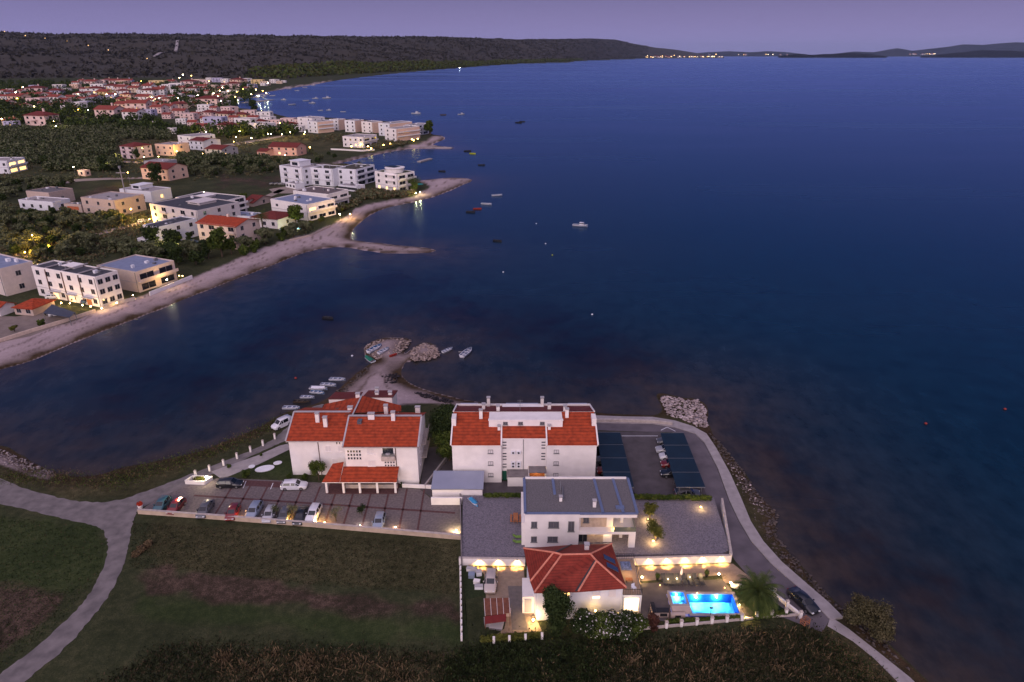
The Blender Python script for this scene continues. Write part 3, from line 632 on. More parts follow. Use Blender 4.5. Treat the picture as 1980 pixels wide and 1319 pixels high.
for y, z in ((107.5, 2.4), (111.8, 2.4), (107.5, 5.1), (111.8, 5.1)): window(b1, FE, y, z, 1.0, 1.2)
M = Mesh()
for z in (2.4, 5.2): M.box(-16.9, -16.0, 109.5, 115.5, z, z + .15); M.box(-16.05, -16.0, 109.5, 115.5, z + .15, z + 1.0)
M.build('side_balcony', STONEW, b1, world=True)
# porch with red lean-to roof on posts
M = Mesh()
for x in (-32.9, -29.9, -27.0, -23.9, -20.7): M.box(x - .18, x + .18, 101.55, 101.9, 0, 2.35)
M.box(-30.1, -20.5, 101.5, 101.95, 2.35, 2.62); M.box(-33.1, -29.6, 101.5, 101.95, 2.35, 2.62); M.build('porch_posts', WHITE, b1, world=True)
roofpart(b1, [[(-30.3, 101.2, 2.62), (-20.3, 101.2, 2.62), (-20.3, 104.55, 3.75), (-30.3, 104.55, 3.75)]], TILE, .12, 'porch_roof', WHITE)
roofpart(b1, [[(-33.5, 101.2, 2.62), (-30.35, 101.2, 2.62), (-30.35, 105.2, 4.3), (-32.4, 105.2, 3.9)]], TILE, .12, 'porch_roof', WHITE)
M = Mesh(); M.box(-29.9, -20.6, 103.0, 103.25, .0, .85, 0); M.box(-33.1, -20.4, 101.4, 104.6, .02, .12, 1); M.build('porch_floor', [STONEW, BAND], b1, world=True)
for x in (-28.4, -25.4, -22.3): window(b1, F1, x, .9, 2.2, .95, GREYGL, frame=WHITE, cols=4, sill=False)

# ================================================================== LARGE WHITE APARTMENT BUILDING
b2 = root('apartment_building', (2.2, 112, 0), 0, 'long white apartment building with two orange tiled wings around a central stair tower', 'building')
W0, W1, W2, W3 = -10.7, -1.9, 6.2, 15.1
M = Mesh(); M.box(W0, W1, 105.0, 119, -.3, 8.0); M.box(W1, W2, 106.0, 119, -.3, 8.75); M.box(W2, W3, 105.0, 119, -.3, 8.0)
for x in (W0, W1 - .02, W2 + .02, W3): M.face([(x, 105.0, 8.0), (x, 112, 10.7), (x, 119, 8.0)])
M.box(-4.2, 9.2, 108.6, 111.8, 8.7, 10.85)
M.build('wall', WHITE, b2, world=True)
k2 = (10.85 - 8.0) / 7.2
roofpart(b2, [[(W0 - .15, 104.7, 8.0), (W1, 104.7, 8.0), (W1, 109.2, 8 + 4.5 * k2), (-4.1, 109.2, 8 + 4.5 * k2), (-4.1, 111.9, 10.85), (W0 - .15, 111.9, 10.85)]], TILE, .14, 'roof', WHITE)
roofpart(b2, [[(W2, 104.7, 8.0), (W3 + .15, 104.7, 8.0), (W3 + .15, 111.9, 10.85), (9.1, 111.9, 10.85), (9.1, 109.2, 8 + 4.5 * k2), (W2, 109.2, 8 + 4.5 * k2)]], TILE, .14, 'roof', WHITE)
roofpart(b2, [[(W1 + .15, 105.8, 8.8), (W2 - .15, 105.8, 8.8), (W2 - .15, 108.58, 9.75), (W1 + .15, 108.58, 9.75)]], TILE, .14, 'roof', WHITE)
roofpart(b2, [[(W0 - .15, 111.95, 10.87), (W3 + .15, 111.95, 10.87), (W3 + .15, 119.3, 8.2), (W0 - .15, 119.3, 8.2)]], TILED, .14, 'roof', WHITE)  # rear slope takes the darker tile, its shade painted into the colour
M = Mesh()
M.box(-4.3, 9.3, 108.5, 109.0, 10.86, 11.05)
for x0 in (W1 - .12, W2 - .12, W0 - .3, W3 + .08): M.slabp([(x0, 104.75, 8.28), (x0 + .24, 104.75, 8.28), (x0 + .24, 109.0, 9.95), (x0, 109.0, 9.95)], .26)
for x0 in (W0 - .3, W3 - .55): M.box(x0, x0 + .8, 108.8, 110.8, 9.2, 11.1)
for x0 in (W0 - .3, W3 + .08): M.slabp([(x0, 111.9, 11.05), (x0 + .24, 111.9, 11.05), (x0 + .24, 119.5, 8.5), (x0, 119.5, 8.5)], .26)
M.box(W0 - .3, W3 + .3, 119.0, 119.35, 8.0, 8.62)
M.build('parapet', WHITE, b2, world=True)
for x0, x1 in ((-10.3, -6.8), (-1.2, 5.2), (11.2, 15.0)): M = Mesh(); M.box(x0, x1, 119.4, 121.4, 7.4, 7.7); M.build('rear_terrace_roof', ROOFB, b2, world=True)
for px_, py_ in ((930, 799), (1096, 797)):
    b = PL(px_, py_ + 9, 104.7, 8.0, k2); chimney(b2, b.x, b.y, b.z, 1.5, .6, .5)
for px_, py_ in ((965, 830), (1062, 829)):
    b = PL(px_, py_, 104.7, 8.0, k2); chimney(b2, b.x, b.y, b.z, .55, .5, .5)
for x, y in ((-5.4, 115), (-2.6, 112.8), (7.1, 115), (9.9, 112.8)) : chimney(b2, x, y, 10.87 - (y - 112) * .36, .9, .6, .6)
for x, y in ((-4.6, 118.6), (5.9, 118.6)): chimney(b2, x, y, 8.6, 1.6, .6, .6)
M = Mesh(); M.tube((1.5, 112.2, 10.8), (1.5, 112.2, 13.2), .035)
for i in range(4): M.tube((1.0, 112.2, 13.1 - i * .35), (2.0, 112.2, 13.1 - i * .35), .02, k=4)
M.build('aerial', METAL, b2, world=True)
FA, FM, FU = ('s', 105.0), ('s', 106.0), ('s', 108.6)
for i, x in enumerate((-3.85, 7.95)):
    for z in (6.2, 3.75, 1.3): window(b2, FA, x, z, .9, .75, SHUT, frame=METAL)
for x in (-1.35, 5.65):
    for z in (7.7, 7.1, 6.5, 5.35, 4.75, 4.15, 3.1, 2.5):
        if x > 5 and z < 4: continue
        window(b2, FM, x, z, .85, .42, GREYGL, frame=WHITE, cols=1, sill=False)
for x, c in ((-1.2, 2), (1.55, 2), (5.5, 2)): window(b2, FU, x, 10.0, .85, .6, GREYGL, frame=METAL, cols=c)
for z, xs_ in ((5.6, (.2, 1.2)), (3.35, (.2, 1.2)), (2.75, (.2, 1.2))):
    for x in xs_:
        M = Mesh(); M.box(x - .38, x + .38, 105.64, 105.97, z, z + .55, 0); M.tube((x, 105.64, z + .27), (x, 105.61, z + .27), .2, k=14, mi=1); M.build('air_conditioner', [WHITE2, DARKM], b2, world=True)
M = Mesh(); M.tube((2.05, 105.93, 2), (2.05, 105.93, 8.5), .05); M.build('drainpipe', METAL, b2, world=True)
M = Mesh(); M.box(-.9, 3.0, 103.6, 105.95, 2.05, 2.2, 0); M.box(3.0, 6.15, 103.9, 105.95, 2.75, 2.9, 0); M.box(-.8, 2.9, 103.75, 103.9, 0, 2.05, 1); M.box(2.95, 3.1, 103.9, 105.9, 0, 2.7, 1); M.box(6.0, 6.15, 103.9, 104.9, 0, 2.7, 1)
M.build('entrance_canopy', [CONCD, WHITE], b2, world=True)
M = Mesh(); M.box(3.2, 5.9, 105.6, 105.95, .2, 2.3, 0); M.build('entrance_door', WOODO, b2, world=True)
M = Mesh(); M.box(-1.8, -1.0, 105.75, 105.95, 0, 1.9); M.build('side_door', mat('green_door', (.01, .08, .05), .6), b2, world=True)
lp = Mesh(); lp.box(4.3, 4.7, 105.2, 105.5, 2.5, 2.6); lp.build('ceiling_lamp', BULB, b2, world=True); point(b2, (4.5, 104.9, 2.2), 60, (1, .62, .2))
for x, z in ((-7.5, 1.4),): pass

# white outbuilding with blue-grey metal roof
g = root('garage', (-9.5, 100.6, 0), 0, 'low white garage with a blue-grey sheet roof in front of the long apartment building', 'garage')
M = Mesh(); M.box(-13.9, -5.2, 99.6, 104.0, -.2, 2.3); M.build('wall', WHITE, g, world=True)
roofpart(g, [[(-14.1, 99.4, 2.45), (-5.0, 99.4, 2.45), (-5.0, 104.3, 3.0), (-14.1, 104.3, 3.0)]], mat('blue_grey_sheet', (.24, .26, .34), .5, .06, .4), .12, 'roof', METAL)
g2 = Mesh(); g2.box(-14.0, -8.6, 98.2, 98.5, 0, 1.5); o = g2.build('low_wall', WHITE); tag(o, 'short white wall in front of the garage with the blue-grey roof', 'wall')
# ================================================================== MODERN WHITE HOUSE WITH FLAT GRAVEL ROOF
b3 = root('modern_house', (10.5, 90, GZ), 0, 'white modern house with flat gravel roof and corner balcony between two gravel yards', 'building')
X0, XM, X1, YF, YB, ZT = 2.0, 10.3, 19.1, 85.8, 95.2, 7.4
M = Mesh(); M.box(X0, XM, YF, YB, GZ - .1, ZT); M.box(XM, X1 - 3.4, YF + 1.2, YB, GZ - .1, ZT); M.box(X1 - 3.4, X1 - .2, YF + 3.4, YB, GZ - .1, ZT)
M.box(XM, X1, YF - .1, YB, 6.85, ZT + .12)              # cornice over the balcony
M.box(XM, X1, YF - .1, YF + 1.2, 3.7, 4.15); M.box(X1 - 3.4, X1, YF + 1.2, YF + 3.4, 3.7, 4.15)
M.box(X1 - 1.0, X1, YF - .1, YF + .4, GZ, 3.7); M.box(X0 - .5, X0, YF + .5, YF + 8.5, GZ, 5.5)
M.build('wall', WHITE, b3, world=True)
M = Mesh()
for a, b in (((X0, YF), (XM, YF)), ((XM, YF - .1), (X1, YF - .1)), ((X1, YF), (X1, YB)), ((X1, YB), (X0, YB)), ((X0, YB), (X0, YF)), ((XM + 3.2, YB), (XM + 3.6, YF)), ((XM + 6.3, YB), (XM + 6.7, YF)), ((XM - 3.6, YB), (XM - 3.5, YB - 4.6))):
    M.bar((a[0], a[1], ZT + .13), (b[0], b[1], ZT + .13), .42, .14)
M.build('coping', COPING, b3, world=True)
M = Mesh(); M.box(X0 + .1, X1 - .1, YF + .1, YB - .1, ZT + .121, ZT + .16); M.build('roof', ROOFG, b3, world=True)
M = Mesh(); M.box(X0 + .2, X1 - .3, YB - .25, YB - .05, ZT + .1, ZT + .5); M.build('parapet', WHITE, b3, world=True)
M = Mesh(); M.box(XM + 5.7, XM + 7.0, YF + 1.0, YF + 1.8, ZT + .15, ZT + .35); M.build('roof_hatch', COPING, b3, world=True)
p = G(1149, 981, ZT); chimney(b3, p.x, p.y, ZT + .1, 1.0, .5, .5)
p = G(1084, 970, ZT); chimney(b3, p.x, p.y, ZT + .1, .7, .45, .45)
M = Mesh(); M.tube((p.x + .4, p.y, ZT + .3), (p.x + .55, p.y + 3.5, ZT + .3), .12); M.tube((p.x + .2, p.y + 2.6, ZT + .3), (p.x + .2, p.y + 4, ZT + 1.0), .06); M.build('roof_duct', METAL, b3, world=True)
FF = ('s', YF)
for x, z, w, h in ((3.4, 4.9, .9, 1.15), (6.4, 4.9, 1.6, 1.15), (9.1, 4.2, .95, 1.9), (3.4, 2.2, .9, 1.05), (6.3, 2.2, 1.6, 1.05)): window(b3, FF, x, z, w, h, GREYGL, frame=METAL)
F3 = ('s', YF + 1.2)
M = Mesh(); FB(F3, (XM + 2.4, GZ + .05), 3.2, 2.45, 0, .06, M); FB(F3, (XM + 2.4, 4.16), 4.0, 2.65, 0, .06, M); M.build('stone_cladding', STONE, b3, world=True)
window(b3, ('s', YF + 1.14), XM + 1.2, 5.0, .9, 1.0, GREYGL, frame=METAL)
window(b3, ('s', YF + 1.14), XM + .8, GZ + .1, 1.4, 2.3, DKGL, frame=METAL)
F4 = ('s', YF + 3.4)
window(b3, F4, X1 - 2.6, 4.2, 1.3, 2.1, DKGL, frame=WHITE); window(b3, F4, X1 - 2.4, GZ + .1, 1.2, 2.1, LIT, frame=WHITE)
M = Mesh(); M.box(X1 - 3.4, X1 - .05, YF - .05, YF + 0, 4.16, 5.0); M.box(X1 - .05, X1, YF - .05, YF + 3.3, 4.16, 5.0); M.build('balcony_glass', glass('green_rail_glass', (.10, .12, .10), .2), b3, world=True)
M = Mesh(); M.box(X1 - 2.1, X1 - 1.6, YF + 2.2, YF + 2.3, GZ, 6.85); M.build('pillar', WHITE, b3, world=True)
M = Mesh(); M.lathe((XM + 5.6, YF + .5, 4.2), [(.02, 0), (.14, .05), (.14, .25), (.02, .3)]); M.build('balcony_lamp', BULBY, b3, world=True); point(b3, (XM + 5.6, YF + .2, 4.7), 12, (1, .7, .2))
point(b3, (XM + 4.6, YF + .6, 3.3), 120, (1, .7, .35)); M = Mesh(); M.box(XM + 2.3, XM + 2.5, YF + 1.0, YF + 1.1, 2.9, 3.1); M.build('wall_lamp', BULB, b3, world=True)

# ================================================================== VILLA WITH HIPPED RED ROOF
b4 = root('villa', (8.8, 76, 0), 0, 'white villa with a many-sided dark red hipped roof beside the lit swimming pool', 'building')
E5 = 5.5; LT = (1.7, 80.3, E5); T1 = (8.7, 81.1, E5); T2 = (14.7, 81.3, E5); RF = (15.5, 72.3, E5); VV = (8.9, 71.6, E5); LF = (3.0, 71.4, E5); LS = (2.5, 73.5, E5)
r1 = (5.8, 76.4, 8.0); r2 = (6.9, 75.9, 8.05); r3 = (10.9, 76.1, 8.0); r4 = (11.6, 74.8, 7.9)
M = Mesh()
for f in ([LT, LS, r1], [LT, r1, T1], [LS, LF, r2, r1], [LF, VV, r4], [LF, r4, r3], [LF, r3, r2], [VV, RF, r4], [r3, r4, RF], [r3, RF, T2], [r1, r2, T1], [r2, r3, T1], [r3, T2, T1]):
    M.slabp([Vector(p) for p in f], .14)
M.build('roof', TILEV, b4, world=True)
M = Mesh()
for a, b in ((LT, r1), (r1, r2), (r2, r3), (r3, r4), (r2, LF), (r4, VV), (r4, RF), (r3, T2), (r1, LS)):
    a = Vector(a); b = Vector(b); M.tube(a + Vector((0, 0, .05)), b + Vector((0, 0, .05)), .14, k=6)
M.build('ridge_tiles', RIDGEM, b4, world=True)
M = Mesh(); a, b = Vector(r4), Vector(VV); M.slabp([a + Vector((-.35, 0, .1)), b + Vector((-.45, 0, .1)), b + Vector((-.15, 0, .1)), a + Vector((-.05, 0, .1))], .05)
a, b = Vector(r1), Vector(T1); M.slabp([a + Vector((0, 0, .1)), a + Vector((.25, -.2, .1)), b + Vector((.2, 0, .1)), b + Vector((-.1, 0, .1))], .05)
M.build('valley_gutter', DARKM, b4, world=True)
M = Mesh(); M.prism([(3.4, 72.0), (15.0, 72.8), (14.4, 80.8), (2.2, 80.0), (2.9, 74.0)], -.2, E5 - .1); M.build('wall', WHITE2, b4, world=True)
M = Mesh(); M.tube((15.05, 72.75, 0), (15.05, 72.75, 5.3), .06); M.build('drainpipe', WHITE2, b4, world=True)
p = G(1134, 1058, 7.0); chimney(b4, p.x, p.y - .3, 6.4, 1.2, .6, .6)
q = lambda s, t: Vector(r3) * (1 - s - t) + Vector(RF) * s + Vector(T2) * t + Vector((0, 0, .14))
nrm = (Vector(RF) - Vector(r3)).cross(Vector(T2) - Vector(r3)).normalized()
for i in range(2):
    M = Mesh(); c = G(1180 + i * 6, 1079 + i * 15, 6.6); ea = Vector((1, 0, 0)); ea = (ea - nrm * ea.dot(nrm)).normalized(); eb = nrm.cross(ea)
    pl = Vector(r3); c = c + nrm * ((pl - c).dot(nrm) + .14)
    M.slabp([c - ea * .95 - eb * .5, c + ea * .95 - eb * .5, c + ea * .95 + eb * .5, c - ea * .95 + eb * .5], .08, 0, 1); M.build('solar_panel', [glass('solar_glass', (.02, .04, .10), .2), METAL], b4, world=True)
def wquad(name, a, b, z0, z1, m, off=.04, par=b4):
    a = Vector((*a, 0)); b = Vector((*b, 0)); n = Vector((b.y - a.y, a.x - b.x, 0)).normalized() * off; M = Mesh()
    c = [a + n, b + n, b - n, a - n]; M.prism([(p.x, p.y) for p in c], z0, z1); return M.build(name, m, par, world=True)
wquad('window', (7.0, 72.22), (7.8, 72.27), 4.0, 5.0, LIT); wquad('window', (11.0, 72.5), (12.0, 72.57), 3.5, 4.6, SHUT); wquad('emissive_sill', (11.0, 72.45), (12.0, 72.52), 3.5, 3.85, LITW)  # sill strip: light on it put into an emissive material
wquad('window', (13.2, 72.65), (14.2, 72.72), 3.6, 4.8, SHUT)
for x in (6.0, 9.5, 12.5): wquad('window', (x, 72.14 + (x - 3.4) * .069), (x + 1.2, 72.14 + (x - 2.2) * .069), .8, 2.3, LIT if x > 7 else LITW)
# bright entrance block on the drive
M = Mesh(); M.box(1.45, 3.2, 73.3, 77.0, -.1, 3.0); M.build('entrance_block', WHITE, b4, world=True)
wquad('garage_shutter', (1.75, 73.27), (2.7, 73.27), .3, 2.6, GREYR)
# terrace annex
M = Mesh(); M.box(15.3, 18.0, 73.6, 80.9, -.1, 3.0, 0); M.build('annex', WHITE2, b4, world=True)
M = Mesh(); M.box(15.35, 17.95, 73.65, 80.85, 3.0, 3.04); M.build('terrace_floor', PATIO, b4, world=True)
M = Mesh()
for a, b in (((18.0, 73.6), (18.0, 80.9)), ((15.4, 73.6), (18.0, 73.6)), ((15.3, 80.9), (18.0, 80.9))):
    M.bar((*a, 4.0), (*b, 4.0), .05, .05); M.bar((*a, 3.05), (*b, 3.05), .05, .05)
    for i in range(9):
        t = i / 8; x, y = a[0] + (b[0] - a[0]) * t, a[1] + (b[1] - a[1]) * t; M.tube((x, y, 3.05), (x, y, 4.0), .018, k=4)
M.build('terrace_railing', DARKM, b4, world=True)
wquad('lit_opening', (15.6, 73.57), (17.6, 73.57), .2, 2.5, LITW); wquad('opening_frame', (15.5, 73.52), (15.62, 73.52), .1, 2.6, WHITE); wquad('opening_frame', (17.6, 73.52), (17.72, 73.52), .1, 2.6, WHITE)
point(b4, (16.6, 72.6, 1.6), 90, (1, .7, .35)); point(b4, (16.6, 77.5, 4.2), 130, (1, .55, .2))
M = Mesh(); M.box(15.9, 17.4, 78.5, 80.3, 3.05, 3.12, 0); o = M.build('rug', mat('terrace_rug', (.12, .16, .28), .9, .6, 3)); tag(o, 'blue patterned rug on the lit upper terrace of the villa', 'rug')
# terrace furniture
t_ = root('lounge_table', (16.6, 76.2, 3.05), 0, 'low lounge table on the upper terrace of the red-roofed villa', 'table')
M = Mesh(); M.box(-.5, .5, -.3, .3, .38, .44); M.build('tabletop', WOODO, t_)
for a in (-.42, .42):
    for b in (-.24, .24): M = Mesh(); M.box(a - .03, a + .03, b - .03, b + .03, 0, .38); M.build('leg', DARKM, t_)
t_ = root('patio_chair', (17.0, 74.6, 3.05), .5, 'white chair on the upper terrace corner above the lit opening', 'chair')
M = Mesh(); M.box(-.28, .28, -.26, .26, .40, .46); M.build('seat', WHITE2, t_); M = Mesh(); M.box(-.28, .28, .22, .28, .46, .9); M.build('backrest', WHITE2, t_)
for a in (-.24, .24):
    for b in (-.22, .22): M = Mesh(); M.box(a - .025, a + .025, b - .025, b + .025, 0, .4); M.build('leg', WHITE2, t_)

# ================================================================== RETAINING WALLS WITH WALL LAMPS
def wall_obj(name, pts, z0, z1, w, m, label, cat='wall', cop=None, px=True, zz=0.0):
    P = [G(*p, zz) for p in pts] if px else [Vector((*p, 0)) for p in pts]; r = root(name, (P[0].x, P[0].y, z0), 0, label, cat); M = Mesh()
    for a, b in zip(P, P[1:]): M.bar((a.x, a.y, z0), (b.x, b.y, z0), w, z1 - z0)
    M.build('wall', m, r, world=True)
    if cop:
        M = Mesh()
        for a, b in zip(P, P[1:]): M.bar((a.x, a.y, z1), (b.x, b.y, z1), w + .1, .07)
        M.build('coping', cop, r, world=True)
    return r
wl = wall_obj('retaining_wall', [(-8.1, 83.2), (2.0, 83.0)], -.2, 1.35, .25, WHITE, 'white retaining wall with three lit wall lamps behind the parked silver estate car', cop=STONEW, px=False)
wr = wall_obj('retaining_wall', [(15.0, 83.0), (33.6, 83.8)], -.2, 1.35, .25, WHITE, 'white retaining wall with a row of lit lamps behind the sun loungers', cop=STONEW, px=False)
wall_obj('boundary_wall', [(33.6, 83.8), (36.2, 98.0)], -.2, 1.55, .25, WHITE, 'white boundary wall between the gravel yard and the quay road', cop=STONEW, px=False)
def wall_lamp(x, y, e=1150):
    r = root('wall_lamp', (x, y - .13, 1.2), 0, 'lit down-light on the %s white retaining wall' % ('short' if x < 5 else 'long'), 'lamp', 'down-lights on the white retaining walls')
    M = Mesh(); M.box(-.10, .10, -.14, .0, 0, .10); M.build('housing', METAL, r); M = Mesh(); M.box(-.08, .08, -.13, -.02, -.02, -.001); M.build('bulb', BULB, r)
    point(r, (x, y - .24, 1.16), e, (1, .53, .15), .03, 112, (0, .12, -1)); return r
ordn = ['first', 'second', 'third', 'fourth', 'fifth', 'sixth', 'seventh', 'eighth', 'ninth', 'tenth', 'eleventh', 'twelfth', 'thirteenth', 'fourteenth', 'fifteenth', 'sixteenth', 'seventeenth', 'eighteenth', 'nineteenth', 'twentieth']
for i, px_ in enumerate((927, 964, 1000)): p = G(px_, 1085, .9); wall_lamp(p.x, 83.0 - .05)['label'] = 'lit down-light on the white wall by the silver estate car, %s from the field' % ordn[i]
for i, px_ in enumerate((1220, 1255, 1290, 1325, 1360, 1396)): p = G(px_, 1083, .9); wall_lamp(p.x, 83.0 + (p.x - 15) * .043 - .05)['label'] = 'lit down-light on the white wall behind the loungers, %s from the villa' % ordn[i]

# ================================================================== SWIMMING POOL
PX0, PX1, PY0, PY1 = 22.9, 31.9, 72.9, 76.9
pool = root('swimming_pool', (27.4, 75, 0), 0, 'glowing blue swimming pool with a small raised spa at one end', 'pool')
WATER = bpy.data.materials.new('pool_water'); WATER.use_nodes = True; t = WATER.node_tree; t.nodes.clear(); L = t.links.new
tcn = N(t, 'ShaderNodeTexCoord'); nz = N(t, 'ShaderNodeTexNoise'); nz.inputs['Scale'].default_value = 2.5; nz.inputs['Detail'].default_value = 3; bp = N(t, 'ShaderNodeBump'); bp.inputs['Strength'].default_value = .5; bp.inputs['Distance'].default_value = .08
L(tcn.outputs['Object'], nz.inputs['Vector']); L(nz.outputs[0], bp.inputs['Height'])
tb = N(t, 'ShaderNodeBsdfTransparent'); rw_ = N(t, 'ShaderNodeValToRGB'); rw_.color_ramp.elements[0].position = .42; rw_.color_ramp.elements[0].color = (.50, .82, .97, 1); rw_.color_ramp.elements[1].position = .60; rw_.color_ramp.elements[1].color = (.66, .94, 1, 1); L(nz.outputs[0], rw_.inputs[0]); L(rw_.outputs[0], tb.inputs[0])
gb_ = N(t, 'ShaderNodeBsdfGlossy'); gb_.inputs['Roughness'].default_value = .08; L(bp.outputs[0], gb_.inputs['Normal']); fr = N(t, 'ShaderNodeFresnel'); fr.inputs['IOR'].default_value = 1.33; L(bp.outputs[0], fr.inputs['Normal'])
mx = N(t, 'ShaderNodeMixShader'); L(fr.outputs[0], mx.inputs[0]); L(tb.outputs[0], mx.inputs[1]); L(gb_.outputs[0], mx.inputs[2]); ow = N(t, 'ShaderNodeOutputMaterial'); L(mx.outputs[0], ow.inputs[0])
POOLT = mat('blue_pool_tile', (.01, .11, .60), .5, .15, 4); POOLF = mat('pale_pool_floor', (.13, .52, .80), .6, .12, 2)
RIM = .16; PD = -1.35
def basin(x0, x1, y0, y1, z0, z1, zw, nm, ef, light, rim_m, rw, e):
    M = Mesh(); M.box(x0, x1, y0, y1, z0 - .1, z0, 1); M.box(x0 - .15, x0, y0 - .15, y1 + .15, z0, z1, 0); M.box(x1, x1 + .15, y0 - .15, y1 + .15, z0, z1, 0); M.box(x0, x1, y1, y1 + .15, z0, z1, 0); M.box(x0, x1, y0 - .15, y0, z0, z1, 0)
    M.build(nm + 'basin', [POOLT, POOLF], pool, world=True)
    M = Mesh(); M.box(x0 - rw, x1 + rw, y0 - rw, y0 + .02, z1 + .004, z1 + .06); M.box(x0 - rw, x1 + rw, y1 - .02, y1 + rw, z1 + .004, z1 + .06); M.box(x0 - rw, x0 + .02, y0 + .02, y1 - .02, z1 + .004, z1 + .06); M.box(x1 - .02, x1 + rw, y0 + .02, y1 - .02, z1 + .004, z1 + .06)
    M.build(nm + 'rim', rim_m, pool, world=True)
    M = Mesh(); M.face([(x0, y0, zw), (x1, y0, zw), (x1, y1, zw), (x0, y1, zw)]); M.build(nm + 'water', WATER, pool, world=True)
    for (lx, ly, lz) in light:
        M = Mesh(); M.tube((lx, y1 - .01, lz), (lx, y1 - .05, lz), .12, k=12); M.build('underwater_lamp', emit('pool_lamp', (.75, .92, 1), 25), pool, world=True)
        o = point(pool, (lx, y1 - .35, lz), e, (.55, .85, 1.0), .12)
PX0, PX1, PY0, PY1 = 23.0, 31.8, 73.1, 76.8
basin(25.15, PX1, PY0, PY1, PD, RIM, .04, '', 0, [(26.6, 0, -.35), (29.6, 0, -.35)], CONC, .45, 650)
basin(22.7, 24.7, 74.4, 76.7, -.05, .62, .50, 'spa_', 0, [(23.7, 0, .25)], CONC, .3, 300)
M = Mesh(); M.box(22.4, 25.0, 73.2, 74.2, 0, .62); M.box(22.4, 22.53, 74.2, 76.9, 0, .62); M.build('spa_surround', SAND, pool, world=True)
# ================================================================== PLANT KIT
def leaf_mat(name, c1, c2, rough=.8):
    m = mat(name, c1, rough, scale=.9, col2=c2, detail=3, spec=.1, coords='Object'); return m
LOLV = leaf_mat('olive_leaves', (.040, .054, .022), (.15, .155, .085)); LGRN = leaf_mat('green_leaves', (.022, .042, .008), (.085, .11, .022)); LDRK = leaf_mat('dark_leaves', (.009, .020, .006), (.042, .060, .018))
LYEL = leaf_mat('yellow_green_leaves', (.045, .055, .010), (.12, .12, .025)); LPIN = leaf_mat('pine_needles', (.022, .028, .008), (.075, .072, .020)); LTAM = leaf_mat('feathery_leaves', (.040, .040, .018), (.11, .095, .05))
LFLW = mat('white_blossom', (.55, .52, .50), .8); LDRY = leaf_mat('dry_stalks', (.055, .038, .020), (.17, .12, .065)); LPINK = mat('pink_blossom', (.45, .10, .16), .8); BARK = mat('bark', (.07, .05, .035), .9, .3, 4)
def leaves(centres, radii, n, size, rng, flat=.7, shell=.6):
    """n small leaf-clump quads spread through ellipsoids"""
    C = np.array(centres, float); R_ = np.array(radii, float); w = (R_[:, 0] * R_[:, 1] * R_[:, 2]) ** .75; w /= w.sum()
    k = rng.choice(len(C), n, p=w); d = rng.normal(size=(n, 3)); d /= np.linalg.norm(d, axis=1)[:, None]
    r = rng.random(n) ** (1 - shell * .75); P = C[k] + d * R_[k] * r[:, None]
    s = size * (.5 + rng.random(n)); u = rng.normal(size=(n, 3)); nrm = d + rng.normal(size=(n, 3)) * flat; nrm /= np.linalg.norm(nrm, axis=1)[:, None]
    u = np.cross(nrm, u); u /= np.linalg.norm(u, axis=1)[:, None]; v = np.cross(nrm, u)
    u *= s[:, None]; v *= (s * (.45 + .4 * rng.random(n)))[:, None]
    V = np.stack([P - u, P - v * .9, P + u, P + v], 1).reshape(-1, 3); Fq = np.arange(4 * n).reshape(n, 4)
    return V, Fq
def lumps(w, h, rng, n=9, base=.25):
    cs, rs = [], []
    for i in range(n):
        a = rng.random() * 2 * pi; q = rng.random() ** .6 * .62; zc = base + (1 - base) * (.15 + .75 * rng.random()); k = .26 + .2 * rng.random()
        f = 1.0 - .55 * abs(zc - .5)
        cs.append((cos(a) * q * w / 2 * f, sin(a) * q * w / 2 * f, zc * h)); rs.append((k * w / 2 * 1.15, k * w / 2 * 1.15, k * h * .55))
    return cs, rs
def make_tree(name, w, h, n, size, lm, seed, trunk=.22, base=.25, nl=9, extra=None, ec=.1, shadows=True):
    rng = np.random.default_rng(seed); cs, rs = lumps(w, h, rng, nl, base); V, Fq = leaves(cs, rs, n, size, rng)
    mi = (rng.random(n) < ec).astype(int) if extra else None
    r = root(name, (0, 0, 0))
    c = npmesh('crown', V, Fq, [lm, extra] if extra else lm, mi=mi, parent=r)
    M = Mesh(); M.tube((0, 0, -.2), (0, 0, h * max(.3, base)), .035 * w * (trunk / .22), .022 * w, 7)
    for i in range(5):
        c_ = cs[i % len(cs)]; M.tube((0, 0, h * base * .7), (c_[0] * .8, c_[1] * .8, c_[2]), .018 * w, .006 * w, 5)
    t = M.build('trunk', BARK, r); KIDS[r.name] = [c, t]; return r
USED = set()
def put(proto, p, rz, s, label, cat='tree', group=None, zs=None):
    if proto.name not in USED: USED.add(proto.name); r = proto
    else:
        r = proto.copy(); COL.objects.link(r)
        for ch in KIDS[proto.name]:
            c = ch.copy(); COL.objects.link(c); c.parent = r
    r.location = p; r.rotation_euler = (0, 0, rz); r.scale = (s, s, zs or s)
    for k in ('label', 'category', 'group'):
        if k in r: del r[k]
    tag(r, label, cat, group); return r
bush_a = make_tree('garden_bush', 2.2, 2.0, 1500, .10, LGRN, 11, base=.1)
palm_label = 'large palm with arching fronds on the lawn beside the pool'
